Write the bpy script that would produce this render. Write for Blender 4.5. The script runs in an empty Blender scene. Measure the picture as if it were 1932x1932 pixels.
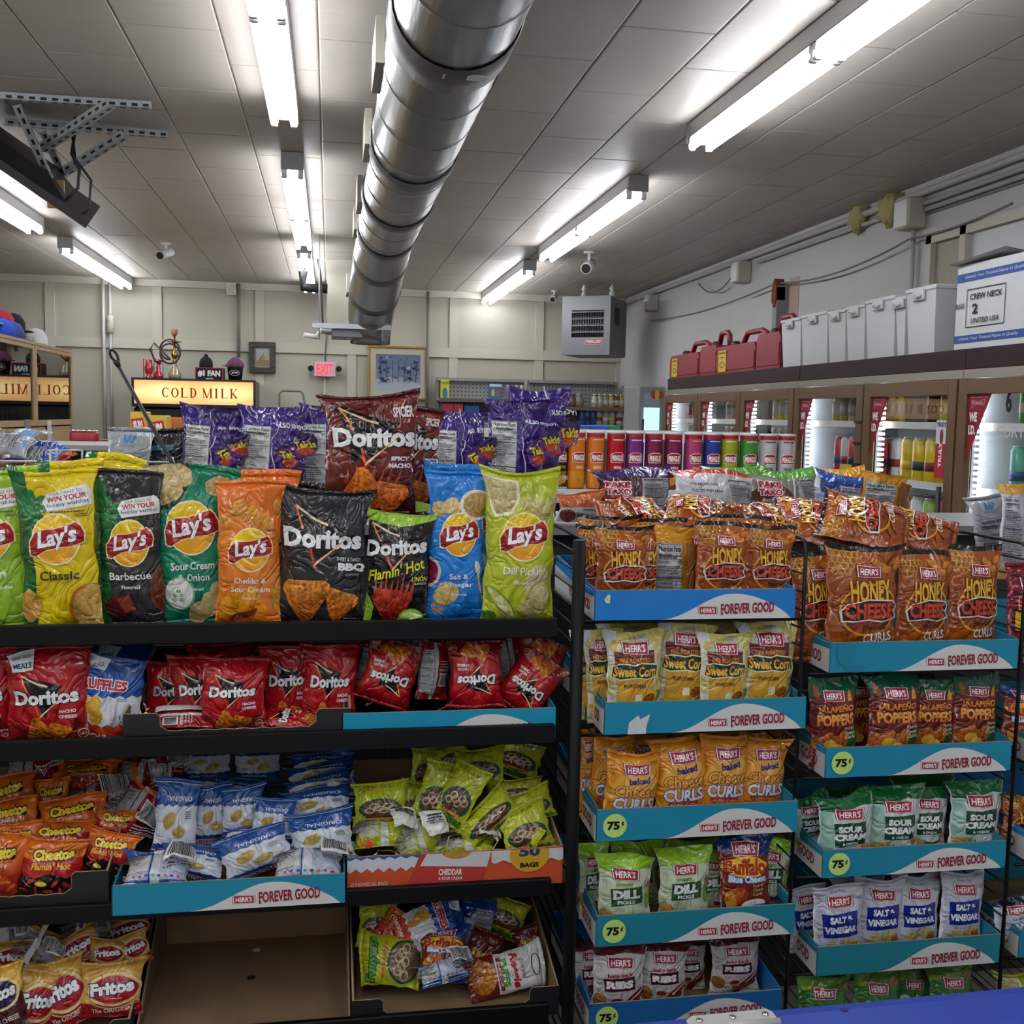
import bpy, bmesh, math, random
import numpy as np
from mathutils import Matrix, Vector
from mathutils.geometry import tessellate_polygon
S = bpy.context.scene
COL = S.collection
# ------------------------------------------------------------------ camera
F, YAW, PIT, ROL = 1983., .1727, .0905, .0196
EYE = np.array([0, 0, 1.6])
fw = np.array([math.sin(YAW)*math.cos(PIT), math.cos(YAW)*math.cos(PIT), -math.sin(PIT)])
r0 = np.array([math.cos(YAW), -math.sin(YAW), 0]); u0 = np.cross(r0, fw)
rt = r0*math.cos(ROL)+u0*math.sin(ROL); up = np.cross(rt, fw)
cam = bpy.data.objects.new('camera', bpy.data.cameras.new('camera')); COL.objects.link(cam)
cam.matrix_world = Matrix(((rt[0], up[0], -fw[0], 0), (rt[1], up[1], -fw[1], 0), (rt[2], up[2], -fw[2], 1.6), (0, 0, 0, 1)))
cam.data.sensor_width = 36; cam.data.lens = 36*F/1932; cam.data.clip_start = .05
S.camera = cam
# ------------------------------------------------------------------ world, exposure
S.view_settings.view_transform = 'Standard'; S.view_settings.look = 'None'
S.view_settings.exposure = 0.9; S.view_settings.gamma = 1; S.view_settings.use_curve_mapping = False
W = bpy.data.worlds.new('world'); S.world = W; W.use_nodes = True
W.node_tree.nodes['Background'].inputs[0].default_value = (.9, .92, 1, 1)
W.node_tree.nodes['Background'].inputs[1].default_value = .12
TUBE = 15.0        # emission of the fluorescent tubes
S.cycles.max_bounces = 6; S.cycles.diffuse_bounces = 3; S.cycles.glossy_bounces = 3
S.cycles.transparent_max_bounces = 12; S.cycles.transmission_bounces = 4
S.cycles.sample_clamp_indirect = 4; S.cycles.caustics_reflective = False; S.cycles.caustics_refractive = False
S.cycles.use_denoising = True

def at(x, y, X=None, Y=None, Z=None):
    d = fw+rt*(x-966)/F-up*(y-966)/F
    t = (X-EYE[0])/d[0] if X is not None else (Y-EYE[1])/d[1] if Y is not None else (Z-EYE[2])/d[2]
    return EYE+t*d
def depth_of(p): return float((np.array(p)-EYE) @ fw)
# ------------------------------------------------------------------ colours, materials
def lin(c):
    if isinstance(c, str): c = tuple(int(c[i:i+2], 16) for i in (0, 2, 4))
    return tuple((v/255/12.92 if v/255 <= .04045 else ((v/255+.055)/1.055)**2.4) for v in c[:3])
MATS = {}
def mat(name, c, rough=.5, metal=0., var=.08, scale=8., bump=0., bscale=40., emit=0., coat=0., stretch=(1, 1, 1), spec=.5):
    if name in MATS: return MATS[name]
    m = bpy.data.materials.new(name); m.use_nodes = True; MATS[name] = m
    nt = m.node_tree; b = nt.nodes['Principled BSDF']; c = lin(c)
    b.inputs['Roughness'].default_value = rough; b.inputs['Metallic'].default_value = metal
    b.inputs['Coat Weight'].default_value = coat; b.inputs['Specular IOR Level'].default_value = spec
    tc = nt.nodes.new('ShaderNodeTexCoord'); mp = nt.nodes.new('ShaderNodeMapping'); mp.inputs['Scale'].default_value = stretch
    nt.links.new(tc.outputs['Object'], mp.inputs[0])
    n = nt.nodes.new('ShaderNodeTexNoise'); n.inputs['Scale'].default_value = scale; n.inputs['Detail'].default_value = 3
    nt.links.new(mp.outputs[0], n.inputs['Vector'])
    mx = nt.nodes.new('ShaderNodeMix'); mx.data_type = 'RGBA'
    mx.inputs[6].default_value = (*[v*(1-var) for v in c], 1); mx.inputs[7].default_value = (*[min(1, v*(1+var)) for v in c], 1)
    nt.links.new(n.outputs['Fac'], mx.inputs[0]); nt.links.new(mx.outputs[2], b.inputs['Base Color'])
    if bump:
        n2 = nt.nodes.new('ShaderNodeTexNoise'); n2.inputs['Scale'].default_value = bscale; n2.inputs['Detail'].default_value = 2
        nt.links.new(mp.outputs[0], n2.inputs['Vector'])
        bp = nt.nodes.new('ShaderNodeBump'); bp.inputs['Strength'].default_value = bump; bp.inputs['Distance'].default_value = .01
        nt.links.new(n2.outputs['Fac'], bp.inputs['Height']); nt.links.new(bp.outputs[0], b.inputs['Normal'])
    if emit:
        b.inputs['Emission Color'].default_value = (*c, 1); b.inputs['Emission Strength'].default_value = emit
    return m
def glass(name, tint=(1, 1, 1), ior=1.45, rough=0.0, base=0.0):
    if name in MATS: return MATS[name]
    m = bpy.data.materials.new(name); m.use_nodes = True; MATS[name] = m
    nt = m.node_tree; nt.nodes.clear()
    o = nt.nodes.new('ShaderNodeOutputMaterial'); mx = nt.nodes.new('ShaderNodeMixShader')
    t = nt.nodes.new('ShaderNodeBsdfTransparent'); t.inputs[0].default_value = (*tint, 1)
    g = nt.nodes.new('ShaderNodeBsdfGlossy'); g.inputs['Roughness'].default_value = rough
    f = nt.nodes.new('ShaderNodeFresnel'); ge = nt.nodes.new('ShaderNodeNewGeometry'); mr = nt.nodes.new('ShaderNodeMapRange')
    mr.inputs['To Min'].default_value = ior; mr.inputs['To Max'].default_value = 1/ior; nt.links.new(ge.outputs['Backfacing'], mr.inputs['Value']); nt.links.new(mr.outputs[0], f.inputs[0])
    ma = nt.nodes.new('ShaderNodeMath'); ma.operation = 'ADD'; ma.inputs[1].default_value = base; ma.use_clamp = True
    nt.links.new(f.outputs[0], ma.inputs[0]); nt.links.new(ma.outputs[0], mx.inputs[0])
    nt.links.new(t.outputs[0], mx.inputs[1]); nt.links.new(g.outputs[0], mx.inputs[2]); nt.links.new(mx.outputs[0], o.inputs[0])
    return m
def vcol_mat(name, rough, bump, coat=0., crinkle=True, bdist=.01, spec=.5, emit=0.):
    """colour comes from the printed colour attribute; alpha < 1 mottles (food pictures); crinkled film relief"""
    m = bpy.data.materials.new(name); m.use_nodes = True; MATS[name] = m
    nt = m.node_tree; b = nt.nodes['Principled BSDF']; L = nt.links.new
    b.inputs['Roughness'].default_value = rough; b.inputs['Coat Weight'].default_value = coat; b.inputs['Coat Roughness'].default_value = .09
    b.inputs['Specular IOR Level'].default_value = spec
    a = nt.nodes.new('ShaderNodeAttribute'); a.attribute_name = 'Col'
    tc = nt.nodes.new('ShaderNodeTexCoord')
    n = nt.nodes.new('ShaderNodeTexNoise'); n.inputs['Scale'].default_value = 150; n.inputs['Detail'].default_value = 4
    L(tc.outputs['Object'], n.inputs['Vector'])
    rp = nt.nodes.new('ShaderNodeValToRGB'); rp.color_ramp.elements[0].position = .38; rp.color_ramp.elements[1].position = .6
    rp.color_ramp.elements[0].color = (.38, .25, .16, 1); rp.color_ramp.elements[1].color = (1.25, 1.2, 1.1, 1)
    L(n.outputs['Fac'], rp.inputs[0])
    mu = nt.nodes.new('ShaderNodeMix'); mu.data_type = 'RGBA'; mu.blend_type = 'MULTIPLY'
    inv = nt.nodes.new('ShaderNodeMath'); inv.operation = 'SUBTRACT'; inv.inputs[0].default_value = 1
    L(a.outputs['Alpha'], inv.inputs[1]); L(inv.outputs[0], mu.inputs[0]); L(a.outputs['Color'], mu.inputs[6]); L(rp.outputs[0], mu.inputs[7])
    L(mu.outputs[2], b.inputs['Base Color'])
    if emit:
        L(mu.outputs[2], b.inputs['Emission Color']); b.inputs['Emission Strength'].default_value = emit
    if crinkle:
        v = nt.nodes.new('ShaderNodeTexNoise'); v.inputs['Scale'].default_value = 14; v.inputs['Detail'].default_value = 1.5; v.inputs['Distortion'].default_value = 2.2
        L(tc.outputs['Object'], v.inputs['Vector'])
        # ridged noise: sharp folds
        s1 = nt.nodes.new('ShaderNodeMath'); s1.operation = 'SUBTRACT'; s1.inputs[1].default_value = .5; L(v.outputs['Fac'], s1.inputs[0])
        s2 = nt.nodes.new('ShaderNodeMath'); s2.operation = 'ABSOLUTE'; L(s1.outputs[0], s2.inputs[0])
        s3 = nt.nodes.new('ShaderNodeMath'); s3.operation = 'POWER'; s3.inputs[1].default_value = .6; L(s2.outputs[0], s3.inputs[0])
        w = nt.nodes.new('ShaderNodeTexNoise'); w.inputs['Scale'].default_value = 34; w.inputs['Detail'].default_value = 1; L(tc.outputs['Object'], w.inputs['Vector'])
        ad = nt.nodes.new('ShaderNodeMath'); ad.operation = 'MULTIPLY_ADD'; ad.inputs[1].default_value = .45; L(w.outputs['Fac'], ad.inputs[0]); L(s3.outputs[0], ad.inputs[2])
        bp = nt.nodes.new('ShaderNodeBump'); bp.inputs['Strength'].default_value = bump; bp.inputs['Distance'].default_value = bdist
        L(ad.outputs[0], bp.inputs['Height']); L(bp.outputs[0], b.inputs['Normal']); L(bp.outputs[0], b.inputs['Coat Normal'])
    return m
FILM = vcol_mat('printed_film', .27, .75, coat=.55, bdist=.011, spec=.4)
PRINT = vcol_mat('printed_card', .55, 0, crinkle=False, spec=.3)
GLOSSP = vcol_mat('printed_gloss', .25, 0, crinkle=False, coat=.3)
BACKLIT = vcol_mat('backlit_print', .4, 0, crinkle=False, emit=.9)
# ------------------------------------------------------------------ object helpers
def tag(o, label=None, cat=None, group=None, kind=None):
    if label: o['label'] = label
    if cat: o['category'] = cat
    if group: o['group'] = group
    if kind: o['kind'] = kind
    return o
def thing(name, label, cat, loc=(0, 0, 0), group=None):
    o = bpy.data.objects.new(name, None); COL.objects.link(o); o.location = [float(v) for v in loc]; o.empty_display_size = .05
    o['_w'] = [float(v) for v in loc]
    return tag(o, label, cat, group)
def wloc(o): return np.array(o['_w']) if o is not None and '_w' in o else np.zeros(3)
def link_mesh(me, name, parent=None, loc=None):
    o = bpy.data.objects.new(name, me); COL.objects.link(o)
    if parent is not None: o.parent = parent; o['_w'] = [float(v) for v in wloc(parent)]
    if loc is not None: o.location = [float(v) for v in loc]; o['_w'] = [float(v) for v in loc]
    return o
class MB:
    def __init__(s): s.v = []; s.f = []; s.m = []; s.mi = 0; s.sm = []
    def add(s, vs, fs, smooth=False):
        k = len(s.v); s.v += [tuple(float(c) for c in v) for v in vs]; s.f += [tuple(i+k for i in f) for f in fs]
        s.m += [s.mi]*len(fs); s.sm += [smooth]*len(fs); return s
    def mat(s, i): s.mi = i; return s
    def box(s, x0, y0, z0, x1, y1, z1, bev=0):
        if bev:
            b = bev; vs = []; 
            for z, i in ((z0, b), (z0+b, 0), (z1-b, 0), (z1, b)):
                for (x, y) in ((x0+b, y0), (x1-b, y0), (x1, y0+b), (x1, y1-b), (x1-b, y1), (x0+b, y1), (x0, y1-b), (x0, y0+b)):
                    cx, cy = (x0+x1)/2, (y0+y1)/2
                    vs.append((x+(i if x < cx else -i), y+(i if y < cy else -i), z))
            fs = [tuple(range(7, -1, -1)), tuple(range(24, 32))]
            for r in range(3):
                for k in range(8): fs.append((r*8+k, r*8+(k+1) % 8, r*8+8+(k+1) % 8, r*8+8+k))
            return s.add(vs, fs)
        return s.add([(x0, y0, z0), (x1, y0, z0), (x1, y1, z0), (x0, y1, z0), (x0, y0, z1), (x1, y0, z1), (x1, y1, z1), (x0, y1, z1)],
                     [(3, 2, 1, 0), (4, 5, 6, 7), (0, 1, 5, 4), (1, 2, 6, 5), (2, 3, 7, 6), (3, 0, 4, 7)])
    def tube(s, path, r, n=8, cap=True, smooth=True):
        P = [np.array(p, float) for p in path]; vs = []; R = r if isinstance(r, (list, tuple)) else [r]*len(P); pu = None
        for i, p in enumerate(P):
            d = (P[min(i+1, len(P)-1)]-P[max(i-1, 0)]); d = d/(np.linalg.norm(d)+1e-9)
            if pu is None: pu = np.cross(d, (0, 0, 1) if abs(d[2]) < .9 else (1, 0, 0))
            a = pu-d*(pu@d); a /= np.linalg.norm(a)+1e-9; pu = a; b = np.cross(d, a)
            for k in range(n):
                t = 2*math.pi*k/n; vs.append(p+R[i]*(a*math.cos(t)+b*math.sin(t)))
        fs = [(i*n+k, i*n+(k+1) % n, (i+1)*n+(k+1) % n, (i+1)*n+k) for i in range(len(P)-1) for k in range(n)]
        s.add(vs, fs, smooth)
        if cap:
            k0 = len(s.v)-len(vs)
            s.f += [tuple(k0+i for i in range(n))[::-1], tuple(k0+(len(P)-1)*n+i for i in range(n))]; s.m += [s.mi]*2; s.sm += [False]*2
        return s
    def lathe(s, prof, c=(0, 0, 0), n=16, smooth=True):
        vs = []; fs = []
        for (r, z) in prof:
            for k in range(n):
                t = 2*math.pi*k/n; vs.append((c[0]+r*math.cos(t), c[1]+r*math.sin(t), c[2]+z))
        for i in range(len(prof)-1):
            for k in range(n): fs.append((i*n+k, i*n+(k+1) % n, (i+1)*n+(k+1) % n, (i+1)*n+k))
        k0 = len(s.v); s.add(vs, fs, smooth)
        s.f += [tuple(k0+i for i in range(n))[::-1], tuple(k0+(len(prof)-1)*n+i for i in range(n))]; s.m += [s.mi]*2; s.sm += [False]*2
        return s
    def prism(s, pts, axis, a0, a1):
        """pts 2D polygon extruded along axis ('x','y','z')"""
        n = len(pts)
        def P(u, v, a): return {'x': (a, u, v), 'y': (u, a, v), 'z': (u, v, a)}[axis]
        vs = [P(u, v, a0) for u, v in pts]+[P(u, v, a1) for u, v in pts]
        tr = tessellate_polygon([[Vector((u, v, 0)) for u, v in pts]])
        fs = [tuple(t) for t in tr]+[tuple(i+n for i in t)[::-1] for t in tr]+[(i, (i+1) % n, n+(i+1) % n, n+i) for i in range(n)]
        return s.add(vs, fs)
    def mesh(s, name, mats, off=(0, 0, 0), recalc=True):
        me = bpy.data.meshes.new(name); off = np.array(off, float)
        me.from_pydata([tuple(np.array(v)-off) for v in s.v], [], s.f)
        if not isinstance(mats, (list, tuple)): mats = [mats]
        for m in mats: me.materials.append(m)
        me.polygons.foreach_set('material_index', s.m); me.polygons.foreach_set('use_smooth', s.sm)
        if recalc:
            bm = bmesh.new(); bm.from_mesh(me); bmesh.ops.recalc_face_normals(bm, faces=bm.faces); bm.to_mesh(me); bm.free()
        me.update(); return me
    def build(s, name, mats, parent=None, loc=None):
        off = wloc(parent) if parent is not None else (loc if loc is not None else (0, 0, 0))
        return link_mesh(s.mesh(name, mats, off), name, parent, loc)
def dup(root, loc, label=None, group=None, rot=None):
    def cp(o, par):
        c = o.copy(); COL.objects.link(c)
        if par is not None: c.parent = par
        for ch in kids.get(o.name, ()): cp(ch, c)
        return c
    kids = {}
    def walk(o):
        kids[o.name] = list(o.children)
        for ch in o.children: walk(ch)
    walk(root)
    r = cp(root, None); r.location = [float(v) for v in loc]; r['_w'] = [float(v) for v in loc]
    if rot is not None: r.rotation_euler = rot
    if label: r['label'] = label
    if group: r['group'] = group
    return r
# ------------------------------------------------------------------ flat art -> coloured mesh
_TX = {}
def glyphs(s, bold, shear):
    k = (s, round(bold, 3), shear)
    if k not in _TX:
        c = bpy.data.curves.new('t', 'FONT'); c.body = s; c.offset = bold; c.shear = shear; c.resolution_u = 2; c.size = 1
        o = bpy.data.objects.new('t', c); me = bpy.data.meshes.new_from_object(o)
        v = np.array([x.co[:2] for x in me.vertices]) if len(me.vertices) else np.zeros((0, 2))
        me.calc_loop_triangles(); t = [tuple(x.vertices) for x in me.loop_triangles]
        bpy.data.objects.remove(o); bpy.data.curves.remove(c); bpy.data.meshes.remove(me)
        _TX[k] = (v, t)
    return _TX[k]
class Art:
    def __init__(s, A, nx=14, ny=18): s.A = A; s.v = []; s.c = []; s.l = []; s.t = []; s.n = 0; s.nx = nx; s.ny = ny; s.cache = None
    def add(s, v, t, c, c2=None, mot=0.):
        v = np.asarray(v, float); k = len(s.v); s.n += 1; c = lin(c); lo, hi = v[:, 1].min(), v[:, 1].max()
        for p in v:
            s.v.append((p[0], p[1]))
            if c2 is not None:
                q = (p[1]-lo)/(hi-lo+1e-9); cc = lin(c2); s.c.append(tuple(c[i]*q+cc[i]*(1-q) for i in range(3))+(1-mot,))
            else: s.c.append(c+(1-mot,))
            s.l.append(s.n)
        s.t += [tuple(i+k for i in f) for f in t]; return s
    def poly(s, pts, c, c2=None, mot=0.):
        t = tessellate_polygon([[Vector((x, y, 0)) for x, y in pts]]); return s.add(pts, t, c, c2, mot)
    def rect(s, x0, y0, x1, y1, c, c2=None, rot=0):
        p = np.array([(x0, y0), (x1, y0), (x1, y1), (x0, y1)], float)
        if rot:
            m = p.mean(0); a = math.radians(rot); R = np.array([[math.cos(a), -math.sin(a)], [math.sin(a), math.cos(a)]]); p = (p-m)@R.T+m
        return s.add(p, [(0, 1, 2), (0, 2, 3)], c, c2)
    def ell(s, cx, cy, rx, ry, c, c2=None, rot=0, n=22, mot=0., a0=0, a1=360, wob=0, seed=0):
        rg = random.Random(seed); a = math.radians(rot); p = []
        for k in range(n+(1 if a1-a0 < 360 else 0)):
            t = math.radians(a0+(a1-a0)*k/n); w = 1+rg.uniform(-wob, wob); x, y = rx*math.cos(t)*w, ry*math.sin(t)*w
            p.append((cx+x*math.cos(a)-y*math.sin(a), cy+x*math.sin(a)+y*math.cos(a)))
        return s.poly(p, c, c2, mot)
    def ring(s, cx, cy, rx, ry, th, c, n=20, a0=0, a1=360):
        v = []; t = []
        for k in range(n+1):
            q = math.radians(a0+(a1-a0)*k/n); v += [(cx+rx*math.cos(q), cy+ry*math.sin(q)), (cx+(rx-th)*math.cos(q), cy+(ry-th)*math.sin(q))]
        for k in range(n): t += [(2*k, 2*k+2, 2*k+1), (2*k+1, 2*k+2, 2*k+3)]
        return s.add(v, t, c)
    def line(s, pts, w, c):
        for (x0, y0), (x1, y1) in zip(pts[:-1], pts[1:]):
            d = math.hypot(x1-x0, y1-y0)+1e-9; nx, ny = -(y1-y0)/d*w/2, (x1-x0)/d*w/2
            s.add([(x0+nx, y0+ny), (x0-nx, y0-ny), (x1-nx, y1-ny), (x1+nx, y1+ny)], [(0, 1, 2), (0, 2, 3)], c)
        return s
    def text(s, tx, cx, cy, w=None, h=None, c='ffffff', bold=0., shear=0., rot=0, out=None, ow=.05, c2=None, arc=0.):
        v0, t0 = glyphs(tx, bold, shear)
        if len(v0) == 0: return s
        lo, hi = v0.min(0), v0.max(0); ctr = (lo+hi)/2; sx = w/(hi[0]-lo[0]) if w else None; sy = h/(hi[1]-lo[1]) if h else None
        sx = sx or sy; sy = sy or sx; a = math.radians(rot)
        R = np.array([[math.cos(a), -math.sin(a)], [math.sin(a), math.cos(a)]])
        def put(v): 
            p = (v-ctr)*(sx, sy)
            if arc: p = p.copy(); p[:, 1] -= arc*(p[:, 0]**2)
            return p@R.T+(cx, cy)
        if out is not None:
            v1, t1 = glyphs(tx, bold+ow, shear); s.add(put(v1), t1, out)
        return s.add(put(v0), t0, c, c2)
    def flat(s):
        if s.cache is not None: return s.cache
        bm = bmesh.new(); lc = bm.verts.layers.float_color.new('Col'); ll = bm.verts.layers.float.new('ly')
        V = []
        for p, c, l in zip(s.v, s.c, s.l):
            v = bm.verts.new((p[0], p[1], 0)); v[lc] = c; v[ll] = l; V.append(v)
        for t in s.t:
            try: bm.faces.new([V[i] for i in t])
            except ValueError: pass
        nx, ny, A = s.nx, s.ny, s.A
        def cut(co, no, **k):
            bmesh.ops.bisect_plane(bm, geom=bm.verts[:]+bm.edges[:]+bm.faces[:], dist=1e-7, plane_co=co, plane_no=no, **k)
        cut((0, 0, 0), (-1, 0, 0), clear_outer=True); cut((1, 0, 0), (1, 0, 0), clear_outer=True)
        cut((0, 0, 0), (0, -1, 0), clear_outer=True); cut((0, A, 0), (0, 1, 0), clear_outer=True)
        if nx > 1 or ny > 1:
            for i in range(1, nx): cut((i/nx, 0, 0), (1, 0, 0))
            for j in range(1, ny): cut((0, A*j/ny, 0), (0, 1, 0))
            if nx > 1 and ny > 1:
                d = Vector((nx, ny/A, 0)).normalized()
                for k in range(1, nx+ny): cut((k/nx, 0, 0), d)
        bmesh.ops.triangulate(bm, faces=bm.faces[:])
        bm.verts.index_update(); bm.verts.ensure_lookup_table()
        v = np.array([x.co[:2] for x in bm.verts]).reshape(-1, 2); c = np.array([tuple(x[lc]) for x in bm.verts]).reshape(-1, 4); l = np.array([x[ll] for x in bm.verts])
        f = [tuple(x.index for x in q.verts) for q in bm.faces]; bm.free()
        s.cache = (v, c, l, f); return s.cache
LY = .00013
def art_mesh(art, P, N, name, m, ly=LY, base=.00025):
    """drape flat art over the grid surface P[ny+1,nx+1,3]"""
    v, c, l, f = art.flat(); nx, ny = P.shape[1]-1, P.shape[0]-1
    x = np.clip(v[:, 0]*nx, 0, nx-1e-6); y = np.clip(v[:, 1]/art.A*ny, 0, ny-1e-6)
    i = x.astype(int); j = y.astype(int); a = (x-i)[:, None]; b = (y-j)[:, None]
    def ev(G):
        g00, g10, g01, g11 = G[j, i], G[j, i+1], G[j+1, i], G[j+1, i+1]
        return np.where(a+b <= 1, g00+(g10-g00)*a+(g01-g00)*b, g11+(g01-g11)*(1-a)+(g10-g11)*(1-b))
    n = ev(N); n /= np.linalg.norm(n, axis=1)[:, None]+1e-9
    p = ev(P)+n*(base+l*ly)[:, None]
    me = bpy.data.meshes.new(name); me.from_pydata(p.tolist(), [], f)
    ca = me.color_attributes.new('Col', 'FLOAT_COLOR', 'POINT'); ca.data.foreach_set('color', c.astype(np.float32).ravel())
    me.materials.append(m); me.polygons.foreach_set('use_smooth', [True]*len(f))
    # make faces look outward
    fa = np.array(f)
    if len(fa):
        nn = np.cross(p[fa[:, 1]]-p[fa[:, 0]], p[fa[:, 2]]-p[fa[:, 0]]); flip = (nn*n[fa[:, 0]]).sum(1) < 0
        if flip.any():
            fa[flip] = fa[flip][:, ::-1]
            me2 = bpy.data.meshes.new(name); me2.from_pydata(p.tolist(), [], fa.tolist())
            ca = me2.color_attributes.new('Col', 'FLOAT_COLOR', 'POINT'); ca.data.foreach_set('color', c.astype(np.float32).ravel())
            me2.materials.append(m); me2.polygons.foreach_set('use_smooth', [True]*len(fa)); bpy.data.meshes.remove(me); me = me2
        me.normals_split_custom_set_from_vertices(n.tolist())
    return me
def grid_normals(P):
    dx = np.gradient(P, axis=1); dy = np.gradient(P, axis=0); n = np.cross(dx, dy); return n/(np.linalg.norm(n, axis=2)[..., None]+1e-9)
def plane_art(art, o, ux, uy, name, parent, m=None, ly=.0003, base=.0006):
    """art on a flat panel: o = lower-left corner, ux = full width vector, uy = full height vector (world)"""
    o, ux, uy = (np.array(q, float) for q in (o, ux, uy)); art.nx = art.ny = 1
    P = np.array([[o, o+ux], [o+uy, o+uy+ux]])-wloc(parent); n = np.cross(ux, uy); n /= np.linalg.norm(n)
    me = art_mesh(art, P, np.broadcast_to(n, P.shape).copy(), name, m or PRINT, ly, base)
    return link_mesh(me, name, parent)
# ------------------------------------------------------------------ snack bags
def bag_grid(W, H, T, seed, nx, ny, lean=0., amp=1., flop=None):
    rg = np.random.default_rng(seed)
    s, t = np.meshgrid(np.linspace(-1, 1, nx+1), np.linspace(0, 1, ny+1))
    hs = 1/ny; q = np.clip((t-hs)/(1-2*hs), 0, 1); f = np.sin(np.pi*q)**.6; f = f*(1-.12*(q-.3))
    wob = .018*np.sin(2*np.pi*(t*rg.uniform(1.5, 3)+rg.random()))+.012*np.sin(2*np.pi*(t*rg.uniform(4, 6)+rg.random()))
    wid = W/2*(1-.11*f+wob*np.sign(s)*f*1.5)
    x = s*wid; g = np.clip(1-np.abs(s)**2.4, 0, 1)**.75; th = T/2*f*g
    # folds: sharp ridges fanning out of the seals, plus some crossing dents
    w = np.zeros_like(s); As = H/W
    env = np.clip(g, 0, 1)**.5*np.clip(q*8, 0, 1)*np.clip((1-q)*8, 0, 1)
    for k in range(9):
        top = rg.random() < .6; s0 = rg.uniform(-.85, .85); sl = rg.uniform(-.75, .75); L = rg.uniform(.15, .5)
        d = (1-q) if top else q
        dist = np.abs((s-s0)-sl*d*As); sg = 1 if rg.random() < .45 else -1
        w += sg*T*rg.uniform(.08, .2)*np.exp(-dist/rg.uniform(.06, .13))*np.exp(-(d/L)**2)
    for k in range(5):
        a = rg.uniform(0, np.pi); s0, t0 = rg.uniform(-.6, .6), rg.uniform(.2, .8)
        dx, dt = s-s0, (t-t0)*As*2; u = dx*np.cos(a)+dt*np.sin(a); v = -dx*np.sin(a)+dt*np.cos(a)
        w += rg.choice([-1, 1])*T*rg.uniform(.05, .13)*np.exp(-np.abs(v)/.1)*np.exp(-(u/.45)**2)
    # crumple ripple just inside each seal
    for e, ph in ((1-q, rg.random()*6), (q, rg.random()*6)):
        w += T*.07*np.exp(-e/.09)*np.sin(s*rg.uniform(9, 14)+ph)*np.clip(e*14, 0, 1)
    ends = np.clip(1-q*7, 0, 1)+np.clip(1-(1-q)*7, 0, 1)
    wave = T*.14*np.sin(s*rg.uniform(2, 4.5)+rg.random()*6)*ends            # the seals themselves are wavy
    fl = rg.uniform(-.5, .5) if flop is None else flop
    topb = np.clip((t-.8)/.2, 0, 1)**1.6
    y0 = wave+fl*T*.6*topb+lean*H*t + T*.25*topb*np.clip(s*rg.choice([-1, 1])-.2, 0, 1)*2
    x = x+W*rg.uniform(-.05, .05)*topb+W*.035*s*np.clip((t-.86)/.14, 0, 1)
    z = t*H - W*.03*np.clip(np.abs(s)-.5, 0, 1)*topb*rg.uniform(-1, 1.5)*2
    z = z+W*(rg.uniform(-.07, .07)*s+rg.uniform(0, .05)*np.abs(s)**3+rg.uniform(-.03, .0)*np.cos(s*3+rg.random()*3))*np.clip((t-.6)/.4, 0, 1)**1.5
    P = np.stack([x, y0-th-w*env*amp, z], 2); B = np.stack([x, y0+th+.4*w*env*amp, z], 2)
    e = (np.abs(s) > .999)
    B[e] = P[e]
    # sealed ends: front and back almost touch
    for j in (0, 1, ny-1, ny):
        B[j, :, 1] = P[j, :, 1]+.0012
    return P, B
def grid_mesh(P, B, j0, j1, name, colf, A, close=True, m=None):
    """front grid rows j0..j1 plus back, as one thin closed sheet / pillow"""
    ny1, nx1 = j1-j0+1, P.shape[1]; ny, nx = P.shape[0]-1, nx1-1
    V = np.concatenate([P[j0:j1+1].reshape(-1, 3), B[j0:j1+1].reshape(-1, 3)]); o = ny1*nx1; fs = []
    for j in range(ny1-1):
        for i in range(nx):
            a, b, c, d = j*nx1+i, j*nx1+i+1, (j+1)*nx1+i+1, (j+1)*nx1+i
            fs += [(a, b, d), (b, c, d), (a+o, d+o, b+o), (b+o, d+o, c+o)]
        for i in (0, nx):
            a, d = j*nx1+i, (j+1)*nx1+i; fs.append((a, d, d+o, a+o) if i == 0 else (a, a+o, d+o, d))
    for i in range(nx): fs.append((i, i+o, i+1+o, i+1)); k = (ny1-1)*nx1+i; fs.append((k, k+1, k+1+o, k+o))
    me = bpy.data.meshes.new(name); me.from_pydata(V.tolist(), [], fs)
    cs = []
    for half in (0, 1):
        for j in range(j0, j1+1):
            for i in range(nx1): cs.append(colf(i/nx, j/ny*A, half))
    ca = me.color_attributes.new('Col', 'FLOAT_COLOR', 'POINT'); ca.data.foreach_set('color', np.array(cs, np.float32).ravel())
    me.materials.append(m or FILM); me.polygons.foreach_set('use_smooth', [True]*len(fs)); me.validate(); return me
DES = {}
def design(name, A, base, top=None, bottom=None, T=.3, back=None):
    def deco(fn):
        DES[name] = dict(fn=fn, A=A, base=lin(base), top=lin(top or base), bottom=lin(bottom or base), T=T, back=lin(back or base), art={}); return fn
    return deco
_BM = {}; TRAYBAGS = ('honey', 'corn', 'curls', 'dill', 'buffalo', 'ribs', 'jalap', 'sour', 'salt', 'onion')
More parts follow.
